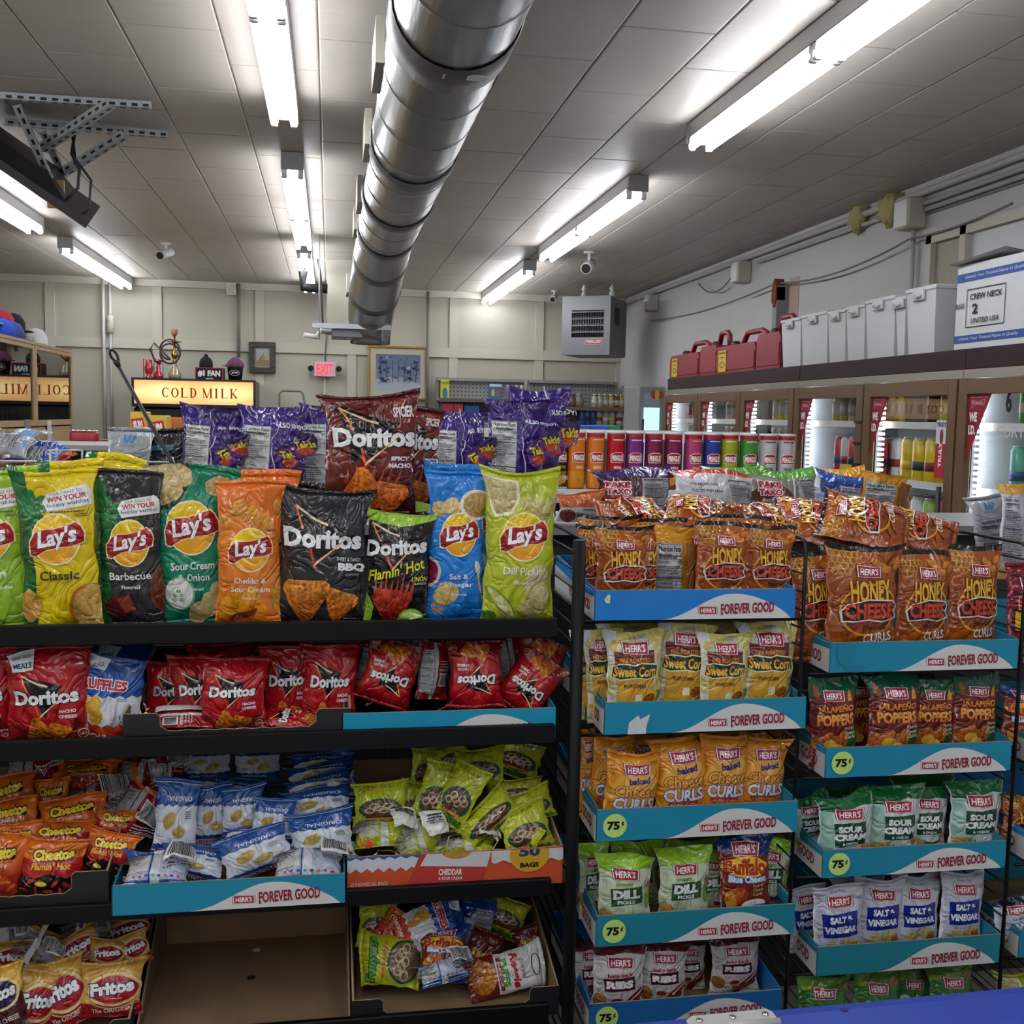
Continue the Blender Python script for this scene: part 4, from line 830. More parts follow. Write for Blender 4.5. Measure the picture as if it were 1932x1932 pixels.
# ------------------------------------------------------------------ fluorescent fixtures
M_tube = mat('lit_tube', 'f6f9ff', emit=TUBE, var=0); M_fix = mat('white_enamel', 'c0c2c4', rough=.35, var=.03)
def make_fix():
    t = thing('strip_light', 'x', 'ceiling light', (0, 0, 0)); L = 2.44
    MB().box(-.055, 0, -.07, .055, L, -.002, .004).build('housing', M_fix, t)
    MB().add([(-.055, .02, -.07), (-.03, .02, -.052), (-.03, L-.02, -.052), (-.055, L-.02, -.07)], [(0, 1, 2, 3)]).add([(.055, .02, -.07), (.03, .02, -.052), (.03, L-.02, -.052), (.055, L-.02, -.07)], [(3, 2, 1, 0)]).build('reflector', mat('reflector_enamel', '56585a', rough=.4), t)
    for s in (-1, 1):
        for a in (.03, L/2+.015): MB().tube([(s*.04, a, -.105), (s*.04, a+1.175, -.105)], .0165, 12).build('fluorescent_tube', M_tube, t)
        for a in (.02, L/2-.03, L/2+.005, L-.035): MB().box(s*.04-.014, a, -.125, s*.04+.014, a+.022, -.07, .003).build('lamp_holder', M_plast, t)
    MB().box(-.056, -.012, -.09, .056, .0, -.002, .003).build('end_cap', M_fix, t); MB().box(-.056, L, -.09, .056, L+.012, -.002, .003).build('end_cap', M_fix, t)
    return t
fx0 = make_fix(); first = True
for x, y, lb in ((-.19, 2.16, 'twin tube strip light at the top left of the duct, nearest of its row'), (-.19, 5.52, 'middle twin tube strip light in the row left of the duct'), (-.2, 8.32, 'small farthest strip light in the row left of the duct'),
                 (1.6, 2.12, 'large twin tube strip light at the top right corner'), (1.62, 5.56, 'twin tube strip light in the middle of the right row'), (1.63, 8.72, 'farthest strip light of the right row, before the heater'),
                 (-1.99, 5.35, 'strip light behind the hanging television'), (-1.99, 8.62, 'farthest strip light of the left row near the back wall'),
                 (-.19, -1.2, None), (1.6, -1.3, None), (-1.99, 1.9, None), (-1.99, -1.3, None), (-.19, -4.4, None), (1.6, -4.4, None), (-1.99, -4.4, None), (-3.8, -1.3, None), (-3.8, 1.9, None), (-.19, -7.6, None), (1.6, -7.6, None), (-1.99, -7.6, None)):  # unlabelled ones are unseen, added to brighten the bag fronts
    lb = lb or 'strip light behind the camera'
    g = 'strip lights added out of camera view' if 'camera' in lb else None
    if first: fx0.location = (x, y, ZC); fx0['_w'] = [x, y, ZC]; fx0['label'] = lb; first = False
    else: dup(fx0, (x, y, ZC), lb, g)
# ------------------------------------------------------------------ spiral duct
t = thing('spiral_duct', 'large round galvanised metal air duct running under the ceiling', 'duct', (.335, 1, 2.7))
M_band = mat('dull_duct_band', '6a6866', rough=.5, metal=.7, var=.15)
dp = [(.335, y, 2.7) for y in np.arange(.6, 6.61, .2)]+[(.335, 6.9, 2.68), (.332, 7.2, 2.64), (.325, 7.5, 2.58), (.315, 7.8, 2.49), (.305, 8.0, 2.4), (.3, 8.1, 2.3), (.3, 8.13, 2.2), (.3, 8.14, 2.13)]
MB().tube(dp, [.175]*31+[.178, .18, .18, .18, .175, .165, .155, .15], 32).build('duct_pipe', M_metal, t)
def ring_on(i, r, wdt, m, nm='band'):
    a = np.array(dp[i]); b = np.array(dp[i+1]); d = (b-a)/np.linalg.norm(b-a)
    MB().tube([a-d*wdt/2, a-d*(wdt/2-.004), a+d*(wdt/2-.004), a+d*wdt/2], [r-.004, r, r, r-.004], 32, cap=False).build(nm, m, t)
for i, wd in ((12, .2), (19, .14), (24, .13), (29, .14), (32, .12), (34, .11)): ring_on(i, .184, wd, M_band)
for i in list(range(2, 31, 2)): ring_on(i, .1775, .012, M_metal, 'seam_ring')
for i in (14, 19, 25, 29, 34):
    a = np.array(dp[i]); sm = MB()
    sm.box(a[0]-.2, a[1]-.02, a[2]-.02, a[0]-.172, a[1]+.3, a[2]+.12); sm.build('hanger_strap', M_trim, t)
    sm = MB(); sm.box(a[0]+.172, a[1]-.02, a[2]-.02, a[0]+.19, a[1]+.22, a[2]+.05); sm.build('loose_tape', M_dark, t)
pl = at(905, 12, Z=2.53); MB().box(.3, 2.93, 2.519, .42, 2.97, 2.523).build('sticker', M_plast, t)
# air handler tray the duct drops into, with the boxed column beside it
t = thing('duct_end_unit', 'metal channel frame and pan where the duct drops down near the back wall', 'air unit', (.3, 8.2, 2.0))
ul = at(590, 613, Y=8.15); ur = at(735, 620, Y=8.15); z1 = ul[2]
MB().box(ul[0], 7.95, z1-.035, ur[0], 7.99, z1+.0).build('channel', M_steel, t); MB().box(ul[0]+.13, 8.35, z1-.035, ur[0]-.02, 8.39, z1).build('channel', M_steel, t)
MB().box(ul[0]+.14, 7.99, z1-.09, ur[0]-.06, 8.38, z1-.005).build('pan', mat('grey_pan', '77777a', rough=.5, metal=.5), t)
for x in (ul[0]+.05, ur[0]-.06): MB().tube([(x, 7.97, z1-.12), (x, 7.97, ZC)], .006, 6).build('threaded_rod', M_steel, t)
MB().tube([(ul[0]+.14, 8.1, z1-.06), (ul[0]+.06, 8.05, z1-.05), (ul[0]+.03, 8.0, z1-.1), (ul[0]-.06, 7.96, z1-.09)], .018, 8).build('drain_pipe', M_plast, t)
cl, cr = at(617, 540, Y=9.2), at(652, 540, Y=9.2)
tag(MB().box(cl[0], 9.2, at(630, 612, Y=9.2)[2], cr[0]+.15, 9.6, ZC).build('boxed_column', M_trim), 'white boxed column hanging from the ceiling left of the duct elbow', 'column')
tag(MB().tube([at(585, 512, Y=9)-(.06, 0, -.0), at(572, 512, Y=9), at(572, 542, Y=9), at(618, 545, Y=9)], .04, 10).build('drain_hose', M_dark), 'black insulated pipe bending beside the farthest centre light', 'pipe')
tag(MB().tube([at(600, 490, Y=8.2), at(605, 520, Y=8.3), at(607, 560, Y=8.4), at(609, 620, Y=8.5)], .008, 6).build('wall_cable', MATS['grey_cable']), 'thin cable hanging from the ceiling left of the white column', 'cable')
# gas heater in the back corner
hl, hr = at(1057, 668, Y=9.9), at(1150, 560, Y=9.9); x0h, x1h, z0h, z1h = hl[0], at(1150, 668, Y=9.9)[0], hl[2], hr[2]
t = thing('unit_heater', 'grey metal louvred heater hung from the ceiling in the back corner', 'heater', ((x0h+x1h)/2, 9.9, z0h))
M_hg = mat('heater_grey', '77797a', rough=.45, metal=.3, var=.06); lv = mat('louvre_grey', '5c5f62', rough=.4, metal=.5)
mb = MB(); fh = z1h-z0h; gx0, gx1, gz0, gz1 = x0h+.1, x1h-.06, z0h+fh*.3, z0h+fh*.76
mb.box(x0h, 9.95, z0h, x1h, 10.45, z1h, .01); mb.box(x0h, 9.9, z0h, gx0, 9.95, z1h).box(gx1, 9.9, z0h, x1h, 9.95, z1h).box(gx0, 9.9, z0h, gx1, 9.95, gz0).box(gx0, 9.9, gz1, gx1, 9.95, z1h)
mb.build('cabinet', M_hg, t); MB().box(gx0, 9.94, gz0, gx1, 9.955, gz1).build('grille_back', M_dark, t)
for k in range(4): z = gz0+(gz1-gz0)*(k+.75)/4; MB().add([(gx0, 9.9, z), (gx1, 9.9, z), (gx1, 9.93, z+.022), (gx0, 9.93, z+.022), (gx0, 9.9, z-.006), (gx1, 9.9, z-.006)], [(0, 1, 2, 3), (0, 4, 5, 1)]).build('louvre', M_hg, t)
for k in range(13): x = gx0+(gx1-gx0)*(k+.5)/13; MB().tube([(x, 9.925, gz0), (x, 9.925, gz1)], .008, 6).build('heat_tube', lv, t)
a = Art(.3); a.rect(0, 0, 1, .3, 'f0e8e8'); a.rect(.02, .02, .98, .28, 'a03040'); a.text('PEERLESS', .5, .15, w=.86, h=.14, c='f0e8e8', bold=.03)
plane_art(a, (x0h+.24, 9.898, z0h+.1), (.17, 0, 0), (0, 0, .05), 'badge', t)
for x in (x0h+.12, x1h-.08): MB().lathe([(.012, z1h-.0), (.03, z1h+.03), (.03, z1h+.06), (.014, z1h+.08), (.03, z1h+.1), (.014, z1h+.13), (.012, ZC)], (x, 10.2, 0), 10).build('hanger', M_plast, t)
MB().box(x1h-.002, 10.05, z1h-.25, x1h+.004, 10.2, z1h-.1).build('side_vent', M_dark, t); t.rotation_euler = (0, 0, math.radians(-32))
# cameras on the ceiling
def sec_cam(px, py, Y, lb, c=M_plast, s=1.):
    p = at(px, py, Z=ZC) if Y is None else at(px, py, Y=Y); p = np.array([p[0], p[1], ZC]); t = thing('security_camera', lb, 'camera', p)
    MB().lathe([(.035*s, ZC-.012), (.035*s, ZC)], (p[0], p[1], 0), 14).build('mount', c, t); MB().tube([p, p-(0, 0, .06*s)], .01*s, 8).build('arm', c, t)
    MB().tube([p+(.03*s, .06*s, -.06*s), p+(-.01*s, -.02*s, -.09*s), p+(-.035*s, -.07*s, -.11*s)], [.03*s, .034*s, .034*s], 12).build('body', c, t); MB().tube([p+(-.0355*s, -.071*s, -.1105*s), p+(-.037*s, -.075*s, -.112*s)], .028*s, 12).build('lens', M_dark, t)
sec_cam(313, 458, None, 'small bullet camera on the ceiling between the left strip lights'); sec_cam(1112, 475, None, 'white camera on the ceiling right of the right strip lights', s=1.3); sec_cam(1046, 548, None, 'small white camera by the heater near the back wall', s=.9)
# hanging television on slotted struts
t = thing('hanging_television', 'black flat television hung from the ceiling on slotted angle struts, seen from behind', 'television', (-1.6, 5.1, 2.4))
def strut(a, b, m=M_steel, w=.036):
    a, b = np.array(a, float), np.array(b, float); d = b-a; L = np.linalg.norm(d); d /= L; u = np.array((0, 0, 1.)) if abs(d[2]) < .5 else np.array((0, -1., 0)); u -= d*(u@d); u /= np.linalg.norm(u); v = np.cross(d, u); mb = MB()
    for (p, q) in ((u, v), (v, u)):
        vs = [a, a+p*w, a+p*w+q*.003, a+q*.003]; mb.add(vs+[x+d*L for x in vs], [(0, 1, 2, 3), (7, 6, 5, 4), (0, 4, 5, 1), (1, 5, 6, 2), (2, 6, 7, 3), (3, 7, 4, 0)])
    o = mb.build('slotted_strut', m, t); hb = MB(); n = int(L/.045)
    for k in range(n):
        c = a+d*(k+.5)*L/n
        for (p, q) in ((u, v), (v, u)):
            for sg in (-1, 1):
                cc = c+p*w*.5-q*.0006 if sg < 0 else c+p*w*.5+q*.0037; vs = [cc+d*.012+p*.006, cc+d*.012-p*.006, cc-d*.012-p*.006, cc-d*.012+p*.006]; hb.add(vs, [(0, 1, 2, 3)])
    h = hb.build('slots', M_dark, o); h['kind'] = 'stuff'
A1, A2, B1, B2 = at(-60, 186, Z=2.86), at(286, 208, Z=2.86), at(10, 238, Z=2.86), at(318, 262, Z=2.86)
strut(A1, A2); strut(B1, B2)
h1 = at(72, 285, Y=5.1); h2 = at(105, 345, Y=5.05); h3 = at(120, 325, Y=5.35)
strut(at(40, 196, Z=2.85), at(108, 350, Y=5.0)); strut(at(88, 245, Z=2.85), at(128, 330, Y=5.3)); strut(at(205, 200, Z=2.83), at(75, 285, Y=4.95)); strut(at(235, 258, Z=2.83), at(122, 328, Y=5.25))
M_tv = mat('tv_plastic', '1c1b1c', rough=.4)
c0, c1 = at(170, 418, Y=4.85), at(-260, 120, Y=4.6); ax = c1-c0; ax /= np.linalg.norm(ax); n_ = np.cross(ax, (0, 1, 0)); n_ /= np.linalg.norm(n_); 
if n_[2] > 0: n_ = -n_
bd = np.array((0, .6, .12)); bd -= ax*(bd@ax)
L = np.linalg.norm(c1-c0); e = lambda u, v, w: c0+ax*L*u+bd*v+n_*w
MB().add([e(0, 0, 0), e(1, 0, 0), e(1, 1, 0), e(0, 1, 0), e(0, 0, .035), e(1, 0, .035), e(1, 1, .035), e(0, 1, .035)], [(0, 1, 2, 3), (7, 6, 5, 4), (0, 4, 5, 1), (1, 5, 6, 2), (2, 6, 7, 3), (3, 7, 4, 0)]).build('screen_panel', M_tv, t)
MB().add([e(.12, .1, 0), e(.95, .1, 0), e(.95, .9, 0), e(.12, .9, 0), e(.25, .2, -.05), e(.85, .2, -.05), e(.85, .8, -.05), e(.25, .8, -.05)], [(0, 1, 2, 3), (7, 6, 5, 4), (0, 4, 5, 1), (1, 5, 6, 2), (2, 6, 7, 3), (3, 7, 4, 0)]).build('back_shell', M_tv, t)
MB().box(h2[0]-.02, 4.98, h2[2]-.12, h2[0]+.05, 5.0, h2[2]+.0).build('wooden_plate', mat('raw_board', 'a08660', rough=.7), t)
MB().tube([at(142, 222, Z=2.89), at(140, 260, Y=5), at(135, 290, Y=4.95), at(150, 320, Y=4.9), at(147, 355, Y=4.9), at(120, 382, Y=4.9)], .007, 6).build('power_cord', M_dark, t)
MB().tube([at(136, 250, Y=5), at(142, 300, Y=4.95), at(172, 340, Y=4.9), at(168, 395, Y=4.9), at(152, 405, Y=4.9)], .006, 6).build('power_cord', M_dark, t)
# ------------------------------------------------------------------ display racks and blue trays
M_card = mat('kraft_cardboard', '80664a', rough=.85, var=.3, scale=9); M_edge = mat('corrugated_edge', 'a58c6c', rough=.9)
M_teal = mat('teal_carton', '1f86a4', rough=.5, var=.03); M_sky = mat('sky_blue_carton', '1f78c0', rough=.5, var=.03); M_cb = mat('black_carton', '18181b', rough=.55)
M_wire = mat('black_wire', '0d0d0f', rough=.4, spec=.35)
# left display rack: four shelves with deep front lips
RX0, RX1, RY0, RY1 = -1.35, .445, 2.0, 2.52
t = thing('display_rack', 'black metal display rack with four deep-lipped shelves at the left', 'rack', (-.4, 2.2, 0))
for zt, lh in ((1.205, .036), (.991, .036), (.672, .032), (.407, .05)):
    s = MB().box(RX0, RY0, zt-lh-.002, RX1, RY0+.014, zt, .002).build('shelf_lip', M_black, t)
    MB().box(RX0, RY0+.015, zt-lh+.002, RX1-.004, RY1, zt-lh+.012).build('shelf', M_black, t)
for x in (RX0+.02, -.45, RX1-.03): MB().box(x-.012, RY1+.002, 0, x+.012, RY1+.03, 1.3).build('upright', M_black, t)
bk = MB()
for z in np.arange(.3, 1.15, .05): bk.tube([(RX0, RY1+.0, z), (RX1, RY1, z)], .0022, 5)
for x in np.arange(RX0, RX1, .1): bk.tube([(x, RY1+.005, .25), (x, RY1+.005, 1.2)], .0022, 5)
bk.build('back_grid', M_wire, t)['kind'] = 'stuff'
# wire snack rack: bay A, B, C
def wire_bay(xa, xb, ztop, levels, label, y0=2.015, y1=2.42, post=None):
    t = thing('wire_rack', label, 'rack', ((xa+xb)/2, y0, 0))
    if post:
        MB().tube([(post, y0-.005, 0), (post, y0-.005, ztop-.0)], .0125, 14).build('front_post', M_black, t); MB().tube([(post, y1+.02, 0), (post, y1+.02, ztop)], .0125, 12).build('rear_post', M_black, t)
    for x in ((xa,) if post else ())+(xb,):
        fr = MB(); fr.tube([(x, y0+.0, .1), (x, y0+.0, ztop-.02), (x, y0+.006, ztop-.006), (x, y0+.02, ztop), (x, y1-.02, ztop), (x, y1-.006, ztop-.006), (x, y1, ztop-.02), (x, y1, .1)], .0042, 8); fr.build('side_frame', M_wire, t)
        for k, z in enumerate(np.arange(ztop-.035, .2, -.038)): MB().tube([(x, y0, z), (x, y1, z)], .0022, 5).build('side_wire', M_wire, t)
    for zb in levels:
        for yy in (y0+.01, y1-.01): MB().tube([(xa, yy, zb-.008), (xb, yy, zb-.008)], .0035, 6).build('shelf_rail', M_wire, t)
        sh = MB()
        for x in np.arange(xa+.03, xb-.01, .03): sh.tube([(x, y0+.01, zb-.006), (x, y1-.01, zb-.006)], .0016, 4)
        o = sh.build('shelf_wires', M_wire, t); o['kind'] = 'stuff'
    return t
LA = (1.200, .967, .745, .522, .34); LB = (1.083, .858, .640, .423, .2)
wire_bay(.498, .968, 1.36, LA, 'black wire snack rack with a round front post, left bay', post=.487)
wire_bay(.985, 1.475, 1.35, LB, 'black wire snack rack, middle bay with the lowered top tray')
wire_bay(1.50, 1.93, 1.33, LB, 'black wire snack rack at the right edge of the photo')
def tray_art(A, c, price=None, tear=None, dot=None):
    A.rect(0, 0, 1, A.A, c); a = A.A
    # white swoosh
    p = [(.3, 0)]; 
    for q in np.linspace(0, 1, 15): p.append((.32+.36*q, a*(.86*(1-math.cos(math.pi*q))/2)))
    for q in np.linspace(0, 1, 12)[1:]: p.append((.68+.3*q, a*(.86*math.cos(q*math.pi/2)**.8)))
    p.append((.97, 0)); A.poly(p, 'd6d6d2'); herr(A, .555, .042, .09, 2)
    A.text('FOREVER GOOD', .755, .052, w=.27, h=.052, c='8f1530', bold=.03, rot=2); A.rect(.622, .018, .63, .03, '8f1530')
    if price: A.ell(.085, a*.5, .058, .058, 'bfe07a'); A.text('75', .078, a*.5, w=.062, h=.042, c='101014', bold=.05); A.text('¢', .123, a*.56, w=.013, h=.028, c='101014', bold=.03)
    if tear == 'tri': A.poly([(.04, .1), (.06, .125), (.07, .12), (.068, .08), (.05, .085)], 'd8d8c8'); A.poly([(.045, .1), (.06, .118), (.062, .09)], 'c8d82a')
    if tear == 'rag': A.poly([(.11, 0), (.115, .055), (.14, .075), (.16, .09), (.17, .07), (.2, .085), (.218, .095), (.2, .03), (.2, 0)], 'd0d2d4')
    if tear == 'stain': A.ell(.08, .1, .05, .07, '1f7f9a'); A.ell(.13, .02, .05, .02, '1c7a96')
def tray(x0, x1, zb, zt, m, hexc, label, price=None, tear=None, y0=2.0, y1=2.37, tilt=0.):
    t = thing('cardboard_tray', label, 'display tray', ((x0+x1)/2, y0, zb)); h = zt-zb; e = .003
    MB().box(x0+e, y0+e, zb, x1-e, y1-e, zb+e).build('tray_floor', M_card, t)
    MB().mat(0).box(x0, y0, zb, x1, y0+e, zt).mat(1).box(x0, y0+.0005, zt, x1, y0+e-.0005, zt+.0008).build('front_panel', [m, M_edge], t)
    for x in (x0, x1-e):
        pts = [(y0+e, zb), (y1, zb), (y1, zb+h*1.35)]+[(y1-(y1-y0-e)*k/12, zb+h*(1.35-.33*k/12)+(.0012 if k % 2 else 0)) for k in range(1, 13)]
        MB().prism(pts, 'x', x, x+e).build('side_panel', [m, M_edge], t)
    MB().box(x0+e, y1-e, zb, x1-e, y1, zb+h*1.35).build('back_panel', m, t)
    a = Art(h/(x1-x0)); tray_art(a, hexc, price, tear); plane_art(a, (x0, y0-.0002, zb), (x1-x0, 0, 0), (0, 0, h), 'printed_front', t)
    s = Art(h/(y1-y0)); s.rect(.12, 0, 1, s.A*.96, 'cfcfcb'); s.poly([(0, s.A), (.0, .25*s.A), (.12, 0), (.2, 0), (.2, s.A)], hexc); s.poly([(.0, s.A*1.0), (1, s.A), (1, s.A*.9), (.5, s.A*.92)], hexc)
    s.rect(.0, 0, 1, s.A, 'cfcfcb'); s.poly([(0, s.A), (.1, s.A), (1, s.A*.98), (1, s.A*.8), (.7, s.A*.72)], hexc); s.text('FOREVER GOOD', .66, s.A*.42, w=.5, h=s.A*.4, c='8f1530', bold=.03)
    plane_art(s, (x0-.0004, y1, zb), (0, -(y1-y0), 0), (0, 0, h), 'printed_side', t)
    return t
T_, B_ = '1f86a4', '1f78c0'
bayA = [(.520, .942, LA[0], 1.260, M_sky, '2079c4', 'bright blue tray of honey cheese bags, topmost in the left bay', None, 'tri'),
        (.546, .976, LA[1], 1.032, M_teal, T_, 'teal tray with a torn white patch under the sweet corn popcorn', None, 'rag'),
        (.536, .968, LA[2], .811, M_teal, T_, 'teal tray with a green price dot under the baked cheese curls', 1, None),
        (.541, .972, LA[3], .587, M_teal, '1f7f92', 'teal tray with a green price dot under the dill pickle bags', 1, None),
        (.532, .951, LA[4], .399, M_sky, '1d62a0', 'blue tray with a green price dot under the ribs bags', 1, None)]
bayB = [(1.025, 1.456, LB[0], 1.146, M_teal, T_, 'teal tray of honey cheese curls, topmost in the middle bay', None, 'stain'),
        (1.026, 1.455, LB[1], .922, M_teal, T_, 'teal tray with a green price dot under the jalapeno poppers bags', 1, None),
        (1.030, 1.457, LB[2], .700, M_teal, T_, 'teal tray with a green price dot under the sour cream bags', 1, None),
        (1.028, 1.457, LB[3], .487, M_teal, '1f8090', 'teal tray with no price dot under the salt and vinegar bags', None, None)]
for a in bayA+bayB: tray(*a)
for k, (zb, lb) in enumerate(((1.083, 'teal tray cut off at the right edge, topmost'), (.87, 'teal tray cut off at the right edge, second from the top'), (.655, 'blue tray cut off at the right edge, third from the top'), (.43, 'teal tray cut off at the right edge, lowest'))):
    tray(1.505, 1.93, zb, zb+.062, M_teal if k != 2 else M_sky, T_ if k != 2 else '2088c8', lb, 1 if k > 1 else None)
# trays and cartons on the left rack
tray(.028, .449, .958, 1.02, M_teal, '178fb0', 'teal tray behind the lip of the second shelf, right end', y0=2.018, y1=2.4)
xl, xr = at(213, 1700, Y=1.985)[0], at(651, 1680, Y=1.985)[0]; zb_, zt_ = at(651, 1702, Y=1.985)[2], at(651, 1648, Y=1.985)[2]
tray(xl, xr, zb_, zt_, M_teal, T_, 'teal tray of small blue crisp bags on the third shelf', y0=1.985, y1=2.4)
def carton(x0, x1, zb, h, label, m=M_cb, y0=2.02, y1=2.42, tab=.05, hb=.1, front=True, tabs=(1, 1), name='snack_carton', fh=None):
    t = thing(name, label, 'carton', ((x0+x1)/2, y0, zb)); e = .004
    MB().box(x0+e, y0+e, zb, x1-e, y1-e, zb+e).build('carton_floor', M_card, t)
    fh = fh if fh is not None else h*.45
    if front:
        pts = [(x0, zb), (x1, zb), (x1, zb+(h if tabs[1] else fh))]
        if tabs[1]: pts += [(x1-tab, zb+h), (x1-tab-.006, zb+h-.006), (x1-tab-.006, zb+fh+.01), (x1-tab-.02, zb+fh)]
        n = 15; xa, xb_ = (x1-tab-.02 if tabs[1] else x1), (x0+tab+.02 if tabs[0] else x0)
        for k in range(1, n): pts.append((xa+(xb_-xa)*k/n, zb+fh+(.0012 if k % 2 else -.001)))
        if tabs[0]: pts += [(x0+tab+.02, zb+fh), (x0+tab+.006, zb+fh+.01), (x0+tab+.006, zb+h-.006), (x0+tab, zb+h), (x0, zb+h)]
        else: pts += [(x0, zb+fh)]
        MB().prism(pts, 'y', y0, y0+e).build('front_panel', m, t)
        ed = MB(); q = pts[2:]
        for (a, b) in zip(q[:-1], q[1:]): ed.tube([(a[0], y0+.0015, a[1]), (b[0], y0+.0015, b[1])], .0012, 4)
        ed.build('cut_edge', M_edge, t)
    for x in (x0, x1-e):
        MB().prism([(y0+e, zb), (y1, zb), (y1, zb+hb), (y0+e, zb+h)], 'x', x, x+e).build('side_panel', m, t)
        MB().prism([(y0+2*e, zb+e), (y1-e, zb+e), (y1-e, zb+hb-.002), (y0+2*e, zb+h-.002)], 'x', x+(e if x == x0 else -.0015), x+(e+.0015 if x == x0 else 0)).build('kraft_lining', M_card, t)
        MB().tube([(x+e/2, y0, zb+h), (x+e/2, y1, zb+hb)], .0022, 4).build('cut_edge', M_edge, t)
    MB().box(x0+e, y1-e, zb, x1-e, y1, zb+hb).build('back_panel', M_card if m is not M_cb else m, t)
    return t
X = lambda px, py, Y=2.02: float(at(px, py, Y=Y)[0])
Z2, Z3, Z4 = .968, .654, .371
carton(X(232, 1380), X(662, 1370), Z2, .062, 'black carton with stepped corner flaps on the second shelf', tab=.06, hb=.1)
c = carton(X(-230, 1700), X(205, 1690), Z3, .075, 'black carton of orange cheese puff bags, third shelf left end', tab=.06, hb=.17)
c = carton(X(655, 1650), X(1061, 1640), Z3, .078, 'red and white printed carton holding the yellow onion ring bags', m=mat('printed_carton_red', 'b4472c', rough=.6), tab=0, tabs=(0, 0), fh=.076, hb=.14, name='printed_carton')
xa, xb = X(655, 1650), X(1061, 1640); a = Art(.076/(xb-xa)); AA = a.A
a.rect(0, 0, 1, AA, 'c4502c'); wave(a, .11, 'ccd0d8', AA, .01, 13, up=True, x1=.33); wave(a, .165, '2c5c9c', AA, .006, 13, up=True, x1=.33)
a.poly([(.33, AA), (.66, AA), (.62, .02), (.27, .03)], 'b43a30'); a.poly([(.36, AA), (.66, AA), (.64, .1), (.33, .12)], 'c8c8cc'); a.ell(.5, .18, .07, .035, 'b88a3c', mot=.2); a.text('CHEDDAR', .47, .085, w=.11, h=.03, c='e8e0dc', bold=.04, rot=-2); a.text('& SOUR CREAM', .47, .055, w=.11, h=.015, c='e8e0dc', bold=.02, rot=-2)
wave(a, .12, 'c8c8cc', AA, .008, 9, up=True, x0=.66); a.ell(.84, .15, .095, .085, 'c89a24'); a.text('50', .84, .165, w=.1, h=.05, c='1c3c70', bold=.05); a.text('BAGS', .84, .1, w=.09, h=.024, c='14141c', bold=.05)
a.text('50 INDIVIDUAL BAGS:', .1, .05, w=.17, h=.017, c='e8d8d0'); a.text('1 OZ. EACH', .055, .025, w=.085, h=.015, c='e8d8d0')
plane_art(a, (xa, 2.0195, Z3), (xb-xa, 0, 0), (0, 0, .076), 'printed_front', c)
a4 = carton(X(-160, 1930), X(245, 1905), Z4, .06, 'torn black carton of golden corn chip bags, lowest shelf left end', tab=.03, tabs=(0, 1), hb=.14)
carton(X(250, 1925), X(662, 1900), Z4, .01, 'empty brown cardboard box on the lowest shelf', m=M_card, front=False, hb=.16)
c = carton(X(664, 1930), X(1054, 1895), Z4, .062, 'black carton of mixed leftover snack bags, lowest shelf right end', tab=.055, hb=.14)
a = Art(.4); a.ell(.5, .2, .48, .18, 'a81c24'); a.ell(.6, .28, .2, .12, 'e0c03a'); a.text('Frito Lay', .5, .17, w=.7, h=.14, c='f0f0f0', bold=.03, rot=3)
plane_art(a, (X(848, 1910), 2.0195, Z4+.002), (.035, 0, 0), (0, 0, .014), 'badge', c)
st = MB(); rgs = random.Random(2)
for (px, py, c_) in ((484, 1792, 'd8d4c4'), (474, 1844, '14100e')):
    p = at(px, py, Z=Z4+.0055); d = MB(); d.lathe([(.009, .0), (.009, .0006)], (p[0], p[1], Z4+.0045), 14); tag(d.build('paper_dot', mat('dot_'+c_, c_, rough=.8)), 'small %s dot lying on the floor of the empty cardboard box' % ('white' if c_[0] == 'd' else 'dark'), 'litter')
